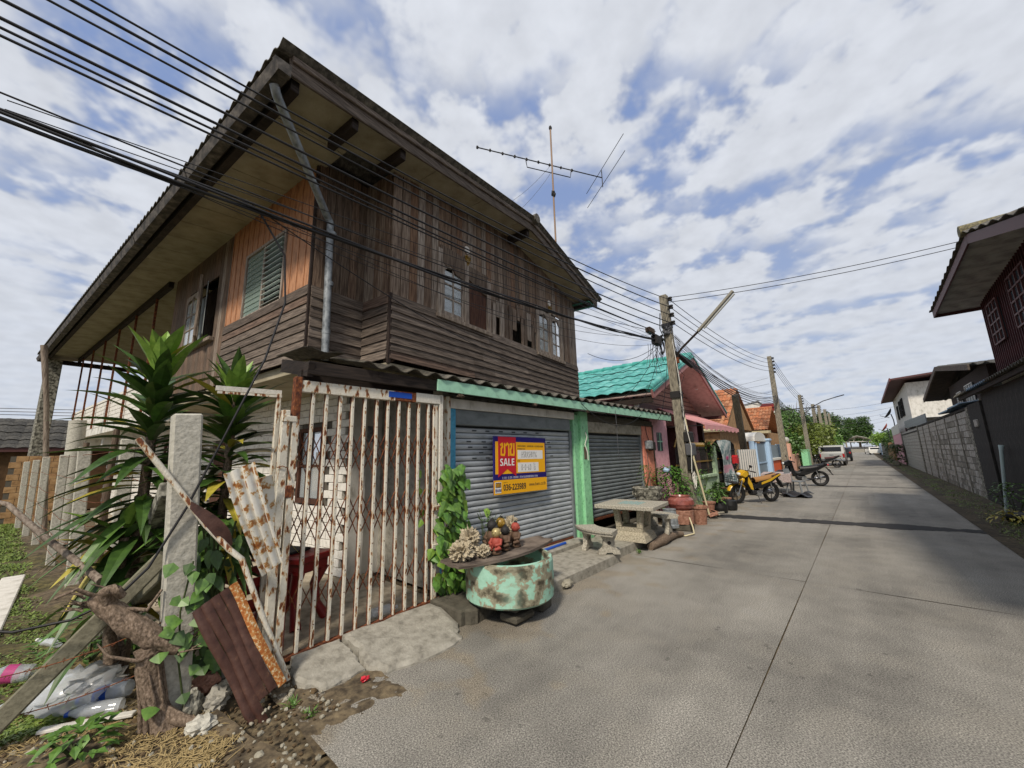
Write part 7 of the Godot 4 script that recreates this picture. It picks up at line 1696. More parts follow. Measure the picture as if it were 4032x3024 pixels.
func far_end():
	rng.seed = 63
	# open shed closing the lane
	var S := thing("truss_shed", "white steel-truss shed across the far end of the lane", "shed", V(-0.5, 0, -150))
	for k in 5:
		var z := -k * 5.0
		for x in [-4.5, 3.5]: P(S, "column", MB.new().lh(x - 0.12, x + 0.12, 0, 3.0, z - 0.12, z + 0.12), M["white_paint"])
		P(S, "rafter", MB.new().beam(V(-5, 3.1, z), V(-0.5, 4.5, z), 0.15, 0.2).beam(V(-0.5, 4.5, z), V(4, 3.1, z), 0.15, 0.2), M["white_paint"])
		P(S, "tie_beam", MB.new().lh(-5, 4, 2.95, 3.1, z - 0.06, z + 0.06), M["white_paint"])
		for x in [-3.0, -1.5, 0.5, 2.0]: P(S, "strut", MB.new().beam(V(x, 3.05, z), V(x + 0.4, 4.4 - absf(x + 0.5) * 0.30, z), 0.08, 0.08), M["white_paint"])
	P(S, "roof_slope", MB.new().face4([V(-0.5, 4.65, 1), V(-0.5, 4.65, -21), V(-5.2, 3.2, -21), V(-5.2, 3.2, 1)], 0.06), M["white_paint"])
	P(S, "roof_slope", MB.new().face4([V(-0.5, 4.65, 1), V(-0.5, 4.65, -21), V(4.2, 3.2, -21), V(4.2, 3.2, 1)], 0.06), M["white_paint"])
	P(S, "low_wall", MB.new().lh(-6, 5, 0, 1.4, -21.5, -21.3), M["plaster_white"])
	P(S, "end_wall", MB.new().lh(-5, 4, 0, 0.9, 0.2, 0.4), M["concrete"])
	# tricycle far down the lane
	var T := thing("motor_tricycle", "small canopied motor tricycle far down the lane", "tricycle", V(0.75, 0, -112.0))
	P(T, "canopy", MB.new().lh(-0.7, 0.7, 1.85, 1.92, -1.6, 0.6, 0.02), M["steel_dark"])
	for x in [-0.65, 0.65]:
		for z in [-1.5, 0.5]: P(T, "post", MB.new().lh(x - 0.03, x + 0.03, 0.5, 1.86, z - 0.03, z + 0.03), M["steel_dark"])
		P(T, "wheel", MB.new().lathe([Vector2(0, -0.06), Vector2(0.28, -0.06), Vector2(0.3, 0), Vector2(0.28, 0.06), Vector2(0, 0.06)], 16, V(x, 0.3, 0), Basis(V(0, 0, 1), PI * 0.5)), M["black_rubber"])
	P(T, "wheel", MB.new().lathe([Vector2(0, -0.06), Vector2(0.28, -0.06), Vector2(0.3, 0), Vector2(0.28, 0.06), Vector2(0, 0.06)], 16, V(0, 0.3, -1.6), Basis(V(0, 0, 1), PI * 0.5)), M["black_rubber"])
	P(T, "body", MB.new().lh(-0.65, 0.65, 0.4, 1.0, -0.6, 0.55, 0.05), M["plaster_white"])
	var c2 := thing("white_car", "white car parked far down the right side", "car", V(1.5, 0, -100.0))
	P(c2, "body", MB.new().prism([Vector2(0, 0.35), Vector2(0.02, 0.9), Vector2(0.5, 1.4), Vector2(2.2, 1.42), Vector2(3.0, 0.9), Vector2(4.0, 0.8), Vector2(4.0, 0.35)], 1.6, Transform3D(Basis(V(0, 0, -1), Vector3.UP, V(1, 0, 0)), V(-0.8, 0, 0))), M["white_paint"])
	P(c2, "rear_window", MB.new().box(V(0, 1.16, -0.26), V(1.3, 0.4, 0.02), Basis(V(1, 0, 0), -0.76)), M["car_glass"])
	for x in [-0.7, 0.7]:
		for z in [-0.8, -3.2]: P(c2, "wheel", MB.new().lathe([Vector2(0, -0.1), Vector2(0.28, -0.1), Vector2(0.3, 0), Vector2(0.28, 0.1), Vector2(0, 0.1)], 16, V(x, 0.3, z), Basis(V(0, 0, 1), PI * 0.5)), M["black_rubber"])
func pole(label: String, b: Vector3, t: Vector3, w0: float, w1: float, insul: int, side: float) -> Node3D:
	var H := thing("utility_pole", label, "utility pole", Vector3.ZERO, 0.0, "concrete utility poles along the lane")
	var m := MB.new()
	var a := [V(-w0, 0, -w0) + b, V(w0, 0, -w0) + b, V(w0, 0, w0) + b, V(-w0, 0, w0) + b, V(-w1, 0, -w1) + t, V(w1, 0, -w1) + t, V(w1, 0, w1) + t, V(-w1, 0, w1) + t]
	var mid := (b + t) * 0.5
	for k in 4: m.face([a[k], a[(k + 1) % 4], a[4 + (k + 1) % 4], a[4 + k]], mid)
	m.face([a[4], a[5], a[6], a[7]], mid)
	P(H, "shaft", m, M["pole_concrete"])
	for i in insul:
		var p := t.lerp(b, (0.12 + i * 0.20) / (t.y - b.y)) + V(side * (w1 + 0.07), 0, 0)
		var br := P(H, "insulator_bracket", MB.new().beam(p - V(side * 0.09, 0, 0), p + V(side * 0.03, 0, 0), 0.02, 0.10), M["steel_dark"])
		P(br, "insulator", MB.new().lathe([Vector2(0.015, -0.05), Vector2(0.042, -0.045), Vector2(0.045, -0.015), Vector2(0.022, 0.0), Vector2(0.045, 0.015), Vector2(0.042, 0.045), Vector2(0.015, 0.05)], 12, p), M["black_iron"])
	return H

func wire(label: String, pts: Array, r := 0.008, mat := "wire_black", group := "overhead wires"):
	solo("overhead_wire", MB.new().tube(pts, r, 5, false), M[mat], label, "wire", group)

func span(a: Vector3, b: Vector3, sag: float, n := 20) -> Array:
	var o := []
	for i in n + 1:
		var t := float(i) / n
		o.append(a.lerp(b, t) - V(0, 4.0 * sag * t * (1.0 - t), 0))
	return o

func through(a: Vector3, e: Vector3, b: Vector3, n := 34) -> Array:   # parabola in z through three points
	var o := []
	for i in n + 1:
		var z := lerpf(a.z, b.z, float(i) / n)
		var la := (z - e.z) * (z - b.z) / ((a.z - e.z) * (a.z - b.z))
		var le := (z - a.z) * (z - b.z) / ((e.z - a.z) * (e.z - b.z))
		var lb := (z - a.z) * (z - e.z) / ((b.z - a.z) * (b.z - e.z))
		o.append(V(a.x * la + e.x * le + b.x * lb, a.y * la + e.y * le + b.y * lb, z))
	return o

func poles_and_wires():
	rng.seed = 70
	var t1 := V(-3.2, 5.43, -9.37)
	var b1 := V(-3.24, 0, -9.98)
	var H := pole("weathered nearest utility pole hung with boxes and coiled cable", b1, t1, 0.115, 0.085, 4, 1.0)
	# gear on the first pole
	P(H, "steel_band", MB.new().box(V(-3.21, 4.66, -9.45), V(0.21, 0.10, 0.21)), M["steel_dark"])
	P(H, "steel_band", MB.new().box(V(-3.22, 2.95, -9.64), V(0.23, 0.16, 0.23)), M["black_iron"])
	P(H, "cable_wrap", MB.new().blob(V(-3.19, 4.52, -9.42), V(0.10, 0.12, 0.12), 3, 0.4, 2), M["wire_grey"])
	var cl := []
	for i in 40:
		var a := i * 0.55
		cl.append(V(-3.30 + 0.02 * sin(i * 1.7), 4.15 + 0.24 * cos(a), -9.22 + 0.11 * sin(a)))
	P(H, "cable_coil", MB.new().tube(cl, 0.014, 5), M["black_rubber"])
	P(H, "junction_box", MB.new().lh(-3.36, -3.24, 4.30, 4.42, -8.42, -8.70, 0.01), M["wood_up_f"])
	P(H, "junction_box", MB.new().lh(-3.36, -3.22, 4.08, 4.30, -8.72, -9.02, 0.01), M["black_iron"])
	P(H, "bracket_arm", MB.new().lh(-3.30, -3.26, 4.28, 4.32, -8.42, -9.5), M["steel_dark"])
	P(H, "splice_closure", MB.new().tube([V(-3.12, 3.98, -9.55), V(-3.05, 3.85, -9.95), V(-3.02, 3.74, -10.4)], [0.05, 0.06, 0.04], 8), M["black_iron"])
	P(H, "meter_housing", MB.new().lh(-3.16, -3.00, 1.80, 2.05, -9.62, -9.90, 0.02), M["black_iron"])
	P(H, "meter_housing", MB.new().lh(-3.16, -2.98, 1.48, 1.78, -9.64, -9.92, 0.03), M["wire_grey"])
	P(H, "meter_housing", MB.new().lh(-3.16, -3.02, 1.14, 1.46, -9.68, -9.94, 0.02), M["black_rubber"])
	P(H, "conduit", MB.new().tube([V(-3.08, 2.4, -9.62), V(-3.0, 1.4, -9.72), V(-2.86, 0.15, -9.92)], 0.022, 8), M["cream"])
	P(H, "conduit", MB.new().tube([V(-3.10, 3.9, -9.48), V(-3.09, 2.6, -9.60), V(-3.12, 2.1, -9.66)], 0.011, 6), M["white_paint"])
	P(H, "conduit", MB.new().tube([V(-3.12, 4.3, -9.44), V(-3.06, 3.2, -9.5), V(-3.10, 2.5, -9.58), V(-3.00, 1.7, -9.62), V(-3.04, 1.1, -9.6)], 0.009, 6), M["white_paint"])
	P(H, "conduit", MB.new().tube([V(-3.32, 5.0, -9.36), V(-3.36, 4.6, -9.36), V(-3.30, 4.4, -9.38)], 0.012, 6), M["black_rubber"])
	var rc := []
	for i in 34: rc.append(V(-3.05 + 0.02 * sin(i * 0.9), 0.98 + 0.16 * cos(i * 0.6) - 0.004 * i, -9.78 + 0.07 * sin(i * 0.6)))
	P(H, "rope_coil", MB.new().tube(rc, 0.010, 5), M["white_paint"])
	for i in 16:
		var p := V(-3.28 + R(-0.06, 0.06), 4.1 + R(-0.1, 0.2), -8.75 + R(-0.3, 0.3))
		P(H, "loose_cable", MB.new().tube([p, p + V(R(-0.05, 0.05), -R(0.1, 0.3), R(-0.08, 0.08)), p + V(R(-0.1, 0.1), -R(0.3, 0.7), R(-0.12, 0.12))], 0.005, 4), M["wire_grey"] if i % 3 else M["wire_black"])
	for i in 10:
		var y := R(2.6, 4.5)
		P(H, "loose_cable", MB.new().tube([V(-3.1, y, -9.5), V(-3.0 + R(-0.1, 0.05), y - 0.2, -9.5 + R(-0.15, 0.15)), V(-3.1, y - R(0.3, 0.6), -9.55)], 0.006, 4), M["wire_black"])
	# street lamp: curved arm and tube fitting over the lane
	var L := thing("street_lamp", "tube street lamp on a slanting arm fixed to the nearest pole", "street lamp")
	P(L, "arm", MB.new().tube([V(-3.10, 3.80, -9.58), V(-3.07, 3.95, -9.6), V(-2.98, 4.06, -9.6), V(-2.53, 4.42, -9.6)], 0.028, 8), M["wood_dark"])
	P(L, "lamp_housing", MB.new().beam(V(-2.56, 4.40, -9.6), V(-1.72, 5.17, -9.6), 0.09, 0.06, V(-0.7, 0.7, 0), 0.01), M["lamp_grey"])
	P(L, "lamp_tube", MB.new().tube([V(-2.42, 4.44, -9.6), V(-1.70, 5.09, -9.6)], 0.020, 8), M["globe_grey"])
	P(L, "bracket", MB.new().lh(-3.16, -3.06, 3.72, 3.86, -9.54, -9.64), M["rust_heavy"])
	# the others
	pole("tall grey second utility pole in front of the clay-roofed house", V(-3.35, 0, -26.6), V(-3.3, 6.8, -25.9), 0.16, 0.10, 5, 1.0)
	var p3 := pole("third utility pole with a cross-arm and a modern street lamp", V(-3.35, 0, -39.8), V(-3.3, 5.85, -38.8), 0.16, 0.11, 4, 1.0)
	P(p3, "cross_arm", MB.new().lh(-4.6, -2.2, 4.72, 4.80, -39.05, -38.95), M["steel_dark"])
	P(p3, "lamp_arm", MB.new().tube([V(-3.2, 4.3, -39.0), V(-2.7, 4.75, -39.0), V(-1.9, 5.2, -39.0), V(-1.0, 5.45, -39.0)], 0.035, 6), M["steel_dark"])
	P(p3, "lamp_head", MB.new().beam(V(-1.1, 5.42, -39.0), V(-0.55, 5.55, -39.0), 0.16, 0.06), M["steel_dark"])
	var fp := [["fourth utility pole, leaning among the dark trees", -50.4, 6.0], ["fifth utility pole close beside the fourth", -58.2, 6.5], ["sixth utility pole among the trees", -68.4, 6.75], ["seventh utility pole among the trees", -77.6, 6.8], ["eighth utility pole far down the lane", -136.0, 6.9], ["farthest utility pole before the round tree", -188.0, 8.0]]
	for q in fp: pole(q[0], V(-3.3, 0, q[1]), V(-3.3, q[2], q[1] + 0.4), 0.18, 0.13, 3, 1.0)
	# power lines: from the first pole back over the camera to a pole behind, and on to the next poles
	var ex := [[V(-3.08, 5.31, -9.38), V(-3.35, 4.60, 0.28), 0.0085, "uppermost"], [V(-3.09, 5.12, -9.40), V(-3.35, 4.52, 0.36), 0.011, "second"], [V(-3.10, 4.92, -9.42), V(-3.35, 4.43, 0.45), 0.0085, "third"], [V(-3.11, 4.72, -9.44), V(-3.35, 4.27, 0.60), 0.011, "fourth"], [V(-3.2, 4.60, -9.4), V(-3.35, 4.15, 0.59), 0.011, "fifth"], [V(-3.3, 4.42, -8.9), V(-3.35, 4.09, 0.58), 0.009, "sixth"], [V(-3.3, 4.40, -8.6), V(-3.35, 4.04, 0.57), 0.009, "seventh"], [V(-3.3, 4.36, -8.5), V(-3.35, 3.69, 0.53), 0.006, "eighth"]]
	for q in ex: wire(q[3] + " power line crossing the sky in front of the timber house", through(q[0], q[1], V(-3.6, q[0].y + 0.1, 10.0)), q[2])
	# thick bundle, twisted from cables
	var TB := thing("cable_bundle", "thick black twisted cable bundle sagging over the fence and yard", "cable")
	for k in 4:
		var base := through(V(-3.28, 4.20, -8.9), V(-3.35, 3.55 + 0.012 * k, 0.51), V(-3.6, 4.2, 10.0), 70)
		var pts := []
		for i in base.size(): pts.append(base[i] + V(cos(i * 0.5 + k * 1.57) * 0.014, sin(i * 0.5 + k * 1.57) * 0.016, 0))
		P(TB, "cable", MB.new().tube(pts, 0.010 if k else 0.013, 5), M["wire_black"])
	# thin lines fanning to the house and the bundle's branches
	var thin := [[V(-3.28, 4.2, -8.9), V(-3.30, 3.70, -1.2), V(-3.35, 3.60, 0.5)], [V(-3.28, 4.25, -8.9), V(-3.30, 3.80, -1.2), V(-3.35, 3.66, 0.5)], [V(-3.28, 4.15, -8.9), V(-3.32, 3.55, -2.5), V(-3.35, 3.54, 0.5)], [V(-3.3, 4.3, -8.7), V(-3.34, 3.45, -3.0), V(-3.35, 3.58, 0.2)], [V(-3.28, 4.12, -8.95), V(-3.3, 3.40, -4.0), V(-3.32, 3.60, -0.6)]]
	for q in thin: wire("thin slack telephone wire strung before the plank wall", through(q[0], q[1], q[2], 24), 0.0035, "wire_black", "thin telephone wires before the plank wall")
	wire("cable branching down from the bundle across the plank wall to the eaves end", span(V(-3.33, 3.6, -0.7), V(-3.95, 3.05, -4.6), 0.12), 0.005, "wire_black")
	wire("single black cable hanging from the bundle down past the leafy plant to the stump", [V(-3.34, 3.58, -0.75), V(-3.40, 3.3, -0.98), V(-3.42, 2.9, -1.02), V(-3.45, 2.4, -0.92), V(-3.48, 1.8, -0.72), V(-3.50, 1.3, -0.55), V(-3.52, 0.95, -0.40), V(-3.56, 0.80, -0.28)], 0.008)
	for q in [[V(-3.30, 4.05, -8.85), V(-4.3, 3.8, -7.4)], [V(-3.30, 4.0, -8.9), V(-4.5, 3.4, -7.5)], [V(-3.30, 3.95, -8.9), V(-4.2, 2.62, -7.9)], [V(-3.30, 3.9, -9.0), V(-4.0, 2.4, -8.6)], [V(-3.25, 3.7, -9.3), V(-3.55, 2.36, -9.2)]]:
		wire("service wire drooping from the nearest pole to the shop and house", span(q[0], q[1], 0.25, 14), 0.006, "wire_black", "service wires from the nearest pole")
	wire("loop of cable hanging below the mint fascia", span(V(-3.53, 2.45, -5.75), V(-3.53, 2.40, -8.2), 0.30, 16), 0.006)
	solo("overhead_wire", MB.new().tube([V(-3.53, 2.42, -7.0), V(-3.54, 2.1, -7.02), V(-3.53, 1.6, -7.0), V(-3.52, 1.45, -7.03)], 0.005, 5), M["wire_grey"], "thin cord dangling straight down before the right shutter", "wire", "overhead wires")
	# two lines across the lane
	for k in 2: wire(["upper", "lower"][k] + " line crossing the lane to the maroon house", span(V(-3.08, 5.36 - 0.12 * k, -9.4), V(3.2, 5.95 + 0.02 - 0.12 * k, -12.4), 0.14), 0.008)
	# on to the second pole: four power lines, a heavy sagging bunch and many thin wires
	for k in 4:
		wire(["top", "second", "third", "lowest"][k] + " power line between the nearest and second poles", span(V(-3.08, 5.31 - k * 0.195, -9.38), V(-3.13, 6.6 - k * 0.22, -25.95), 0.35), 0.009)
		wire(["top", "second", "third", "lowest"][k] + " power line between the second and third poles", span(V(-3.13, 6.6 - k * 0.22, -25.95), V(-3.13, 5.7 - k * 0.2, -38.85), 0.25), 0.010)
		wire(["top", "second", "third", "lowest"][k] + " power line beyond the third pole", span(V(-3.13, 5.7 - k * 0.2, -38.85), V(-3.1, 5.9 - k * 0.2, -50.3), 0.2), 0.011)
	var HB := thing("cable_bundle", "heavy bunch of cables sagging between the nearest and second poles", "cable")
	for k in 5: P(HB, "cable", MB.new().tube(span(V(-3.05, 3.95 - 0.03 * k, -10.0), V(-3.2, 4.55 - 0.06 * k, -26.1), 0.45 + 0.05 * k), 0.013, 5), M["wire_black"])
	for k in 12: wire("thin sagging wire between the nearest and second poles", span(V(-3.1, 4.45 - 0.04 * k, -9.6), V(-3.2 + R(-0.2, 0.2), 5.0 - 0.07 * k, -26.1), 0.35 + R(0, 0.5)), 0.005, "wire_grey", "thin wires between the poles")
	var SB := thing("cable_bundle", "bunch of cables sagging between the second and third poles", "cable")
	for k in 6: P(SB, "cable", MB.new().tube(span(V(-3.2, 4.4 - 0.08 * k, -26.2), V(-3.2, 4.3 - 0.1 * k, -39.0), 0.35 + 0.06 * k), 0.012, 5), M["wire_black"])
	var CB := thing("cable_bundle", "bunch of cables sagging beyond the third pole", "cable")
	for k in 4: P(CB, "cable", MB.new().tube(span(V(-3.2, 4.3 - 0.15 * k, -39.0), V(-3.2, 4.6 - 0.15 * k, -50.3), 0.35), 0.014, 5), M["wire_black"])
	for k in 5: wire("far line crossing the lane beyond the third pole", span(V(-3.2, 5.3 - 0.25 * k, -50.0 - 6.0 * k), V(3.0, 5.9 - 0.2 * k, -52.0 - 6.0 * k), 0.2), 0.010, "wire_grey", "far lines crossing the lane")
	for k in 2: wire("line passing left of the second pole towards the green roof", span(V(-3.5, 5.6 - 0.35 * k, -26.0), V(-6.5, 3.8, -16.5), 0.1), 0.007, "wire_grey", "lines from the second pole to the green roof")
	for k in 3: wire("line far beyond the yard at the left edge", span(V(-40, 5.2 - k * 0.15, 12.0), V(-32, 5.0 - k * 0.2, -6.0), 0.15), 0.02, "wire_grey", "lines beyond the yard")
	# television aerial on the timber house
	var A := thing("tv_aerial", "tall television aerial on the roof of the timber house", "aerial")
	var m0 := V(-4.92, 5.4, -7.27)
	var m1 := V(-4.88, 9.92, -7.22)
	P(A, "mast", MB.new().tube([m0, m1], 0.022, 8), M["rust_mast"])
	P(A, "mast_cap", MB.new().blob(m1, V(0.04, 0.07, 0.04), 2, 0.2, 1), M["black_iron"])
	P(A, "mast_clamp", MB.new().blob(m0.lerp(m1, 0.58), V(0.06, 0.09, 0.06), 4, 0.3, 1), M["black_iron"])
	var bl := V(-5.87, 8.87, -5.56)
	var br := V(-4.21, 8.87, -8.57)
	var mc := m0.lerp(m1, 0.768)
	P(A, "boom", MB.new().tube([bl, br], 0.014, 6), M["steel_dark"])
	P(A, "brace", MB.new().tube([bl.lerp(br, 0.36), bl.lerp(br, 0.37) - V(0, 0.22, 0), bl.lerp(br, 0.72) - V(0, 0.22, 0), bl.lerp(br, 0.73)], 0.012, 6), M["steel_dark"])
	for i in 9: P(A, "director", MB.new().blob(bl.lerp(br, i * 0.092), V(0.03, 0.045, 0.03), i, 0.2, 1), M["black_iron"])
	P(A, "yoke", MB.new().tube([br + V(0, 0.22, 0), br - V(0, 0.28, 0)], 0.012, 6), M["steel_dark"])
	for k in 2:
		var c: Vector3 = br + V(0, [0.20, -0.26][k], 0)
		P(A, "element", MB.new().tube([c + V(1.0, 0, 0.75), c - V(0.78, 0, 0.52)], 0.008, 5), M["steel_dark"])
	for q in [[mc, V(-6.2, 7.6, -6.2)], [mc + V(0, -0.2, 0), V(-6.0, 7.2, -6.3)]]: P(A, "guy_wire", MB.new().tube(span(q[0], q[1], 0.2, 8), 0.004, 4), M["wire_grey"])
func dracaena(label: String, at: Vector3, top: float, crowns: Array):
	var D := thing("dracaena_plant", label, "plant", at, 0.0, "cornstalk plants by the fence")
	for cr in crowns:   # [offset, base height, top height, leaf length, leaves]
		var o: Vector3 = cr[0]
		var st := [V(o.x * 0.5, 0, o.z * 0.5), V(o.x, cr[1] * 0.7, o.z), V(o.x, cr[2] - 0.25, o.z)]
		P(D, "stem", MB.new().tube(st, [0.045, 0.04, 0.03], 8), M["bark"])
		for i in cr[4]:
			var t = float(i) / cr[4]
			var y := lerpf(cr[1], cr[2] - 0.12, t)
			var a = i * 2.4 + R(-0.7, 0.7)
			var rise := lerpf(-0.25, 1.15, pow(t, 1.5)) + R(-0.22, 0.25)
			if t > 0.88: rise = R(1.4, 2.6)
			var d := V(cos(a), rise, sin(a))
			var ln: float = cr[3] * R(0.75, 1.25) * (0.72 if t > 0.9 else 1.0)
			var mt := "leaf_dark"
			var q := rng.randf()
			if q < 0.22: mt = "leaf_mid"
			if t > 0.85 and q < 0.75: mt = "leaf_light"
			if q > (0.84 if t < 0.4 else 0.95): mt = "leaf_yellow"
			var side := d.normalized().cross(Vector3.UP).normalized()
			P(D, "leaf", MB.new().leaf(V(o.x, y, o.z) + V(cos(a), 0, sin(a)) * 0.03, d, side.cross(d.normalized()), ln, 0.105 * R(0.85, 1.2), lerpf(0.55, 0.10, t) * R(0.5, 1.5), 7, 0.35), M[mt])

func tree(called: String, label: String, at: Vector3, h: float, r: Vector3, n: int, leaf: float, mat: String, group: String, bare := 0.0):
	var T := thing(called, label, "tree", at, 0.0, group)
	var tr := MB.new().tube([V(0, -0.1, 0), V(R(-0.1, 0.1), h * 0.25, R(-0.1, 0.1)), V(R(-0.2, 0.2), h * 0.5, R(-0.2, 0.2))], [h * 0.035, h * 0.028, h * 0.02], 8)
	P(T, "trunk", tr, M["bark"])
	var ends := []
	for i in 9:
		var a := i * 2.4
		var e := V(cos(a) * r.x * R(0.4, 0.75), h - r.y + R(-0.6, 0.8) * r.y, sin(a) * r.z * R(0.4, 0.75))
		ends.append(e)
		P(T, "limb", MB.new().tube([V(0, h * 0.35, 0), V(e.x * 0.4, lerpf(h * 0.35, e.y, 0.5), e.z * 0.4), e], [h * 0.018, h * 0.012, h * 0.005], 6), M["bark"])
	var m := MB.new()
	var cl := []
	for i in 26:
		var d := V(R(-1, 1), R(-1, 1), R(-1, 1))
		cl.append(V(d.x * r.x * 0.75, h - r.y + d.y * r.y * 0.75, d.z * r.z * 0.75) if d.length() < 1.25 else ends[i % 9])
	for i in n:
		var c: Vector3 = cl[rng.randi() % cl.size()]
		var d := V(R(-1, 1), R(-1, 1), R(-1, 1)).normalized() * pow(rng.randf(), 0.45)
		var p := c + d * r * 0.42
		var l := leaf * R(0.6, 1.3)
		var u := V(R(-1, 1), R(-1, 0.6), R(-1, 1)).normalized()
		var s := u.cross(V(R(-1, 1), R(-1, 1), R(-1, 1))).normalized()
		m.tri(p, p + u * l + s * l * 0.35, p + u * l - s * l * 0.35)
		m.tri(p + u * l + s * l * 0.35, p + u * l * 1.7, p + u * l - s * l * 0.35)
	P(T, "crown", m, M[mat])
	if bare > 0:
		for i in 14:
			var a := R(0, TAU)
			var e := V(cos(a) * r.x * R(0.3, 1.0), h + R(-0.3, bare), sin(a) * r.z)
			P(T, "twig", MB.new().tube([V(e.x * 0.3, h * 0.6, e.z * 0.3), V(e.x * 0.8, h * 0.85, e.z * 0.7), e], [0.05, 0.035, 0.015], 4), M["bark"])

func greenery():
	rng.seed = 80
	dracaena("taller cornstalk plant with pale young leaves behind the nearest post", V(-4.45, 0, -0.45), 3.0, [[V(0.0, 0, 0.04), 0.90, 2.62, 0.52, 150], [V(0.10, 0, 0.12), 0.5, 1.3, 0.40, 22]])
	dracaena("shorter dark cornstalk plant beside the white door frame", V(-4.25, 0, -0.95), 2.8, [[V(0.0, 0, 0.03), 0.85, 2.44, 0.50, 140], [V(-0.1, 0, 0.05), 0.55, 1.2, 0.38, 18]])
	# heart-leaved vine on the gate jamb
	var Vn := thing("heart_leaf_vine", "bright heart-leaved vine climbing the gate jamb beside the left shutter", "vine")
	for k in 4:
		var st := []
		for i in 9: st.append(V(-3.60 + 0.05 * sin(i * 1.3 + k), 0.10 + i * 0.165, -2.88 - 0.05 * k + 0.06 * sin(i * 0.9 + k * 2.0)))
		P(Vn, "stem", MB.new().tube(st, 0.007, 5), M["twig_green"])
	for i in 290:
		var y := pow(rng.randf(), 0.85) * 1.46 + 0.06
		var w := 0.24 if y < 0.95 else 0.15
		var p := V(-3.56 + R(-0.06, 0.10), y, -2.92 + R(-w, w * 1.05) * (1.0 if y > 0.3 else 0.7))
		var d := V(R(-0.2, 0.9), -R(0.5, 1.3), R(-0.6, 0.6))
		P(Vn, "leaf", MB.new().leaf(p, d, V(1, 0.4, R(-0.4, 0.6)), R(0.085, 0.145), R(0.09, 0.135), 0.1, 5, -0.18, 1.0), M[["leaf_lush", "leaf_light", "leaf_lush", "leaf_mid"][rng.randi() % 4]])
	for i in 7:
		var p := V(-3.62 + R(-0.1, 0.0), R(0.9, 1.5), -2.66 + R(-0.06, 0.12))
		P(Vn, "leaf", MB.new().leaf(p, V(R(-0.3, 0.6), -1, R(-0.5, 0.9)), V(1, 0.3, 0.2), 0.09, 0.09, 0.1, 5, -0.15, 1.0), M["leaf_light"])
	P(Vn, "leaf", MB.new().leaf(V(-3.5, 0.98, -3.42), V(0.3, -0.8, 0.3), V(1, 0.3, 0.2), 0.12, 0.11, 0.1, 5, -0.15, 1.0), M["leaf_light"])
	# dark undergrowth between post and gate, ivy on the post
	var U := thing("undergrowth", "dark leafy undergrowth between the nearest post and the tin sheets", "plant")
	for i in 230:
		var p := V(-3.78 + R(-0.35, 0.12), R(0.05, 1.15), -0.80 + R(-0.18, 0.22))
		P(U, "leaf", MB.new().leaf(p, V(R(0, 1), R(-1.0, 0.3), R(-0.8, 0.8)), V(1, 0.6, 0.2), R(0.07, 0.15), R(0.05, 0.09), 0.3, 3, 0.1, 0.0), M[["leaf_dark", "leaf_dark", "leaf_mid"][rng.randi() % 3]])
	for k in 6: P(U, "stem", MB.new().tube([V(-3.8 + R(-0.2, 0.1), 0, -0.85 + R(-0.1, 0.15)), V(-3.75, 0.6, -0.8 + R(-0.1, 0.1)), V(-3.75 + R(-0.1, 0.1), 1.15, -0.78 + R(-0.15, 0.1))], 0.008, 5), M["twig_green"])
	var Iv := thing("ivy_sprig", "ivy sprig with broad leaves trailing down the nearest post", "vine")
	P(Iv, "stem", MB.new().tube([V(-3.48, 0.05, -0.66), V(-3.46, 0.35, -0.60), V(-3.47, 0.65, -0.58), V(-3.48, 0.95, -0.62)], 0.006, 5), M["twig_green"])
	for i in 30:
		var y := R(0.15, 0.98)
		P(Iv, "leaf", MB.new().leaf(V(-3.46 + R(0, 0.04), y, -0.60 + R(-0.12, 0.12)), V(R(0.2, 0.9), -R(0.3, 1.0), R(-0.7, 0.7)), V(1, 0.5, 0.2), R(0.06, 0.10), R(0.07, 0.11), 0.1, 4, -0.1, 1.0), M[["leaf_dark", "leaf_mid"][rng.randi() % 2]])
	# grass, straw and gravel: uncounted
	grass_field("yard_grass", "short patchy grass of the side yard", "grass", 26000, -22.0, -4.0, -0.5, 3.2, 0.055, "grass_leaf", 81)
	grass_field("dry_straw", "dry straw and leaf litter on the bare earth by the stump", "straw", 2600, -5.6, -2.9, -0.75, 0.5, 0.07, "straw", 82)
	grass_field("verge_grass", "thin grass of the right verge", "grass", 6000, 1.62, 2.42, -70.0, -4.0, 0.07, "grass_leaf", 83)
	gravel()
	for q in [[V(-3.05, 0, -1.15), 0.09, 26, "grass tuft on the earth between ramp and road"], [V(-2.86, 0, -1.2), 0.08, 30, "grass tuft at the corner of the road slab"], [V(-3.42, 0, -1.06), 0.07, 22, "small weed tuft beside the brown metal sheet"], [V(-2.90, 0.02, -6.2), 0.10, 40, "weed tuft growing at the kerb below the stone table"]]:
		var t := thing("grass_tuft", q[3], "grass", q[0], 0.0, "grass tufts at the road edge")
		var m := MB.new()
		for i in q[2]: m.leaf(V(R(-0.03, 0.03), 0, R(-0.03, 0.03)), V(R(-1, 1), R(0.6, 1.6), R(-1, 1)), Vector3.UP, q[1] * R(0.6, 1.2), 0.008, 0.4, 3)
		P(t, "blades", m, M["leaf_mid"])
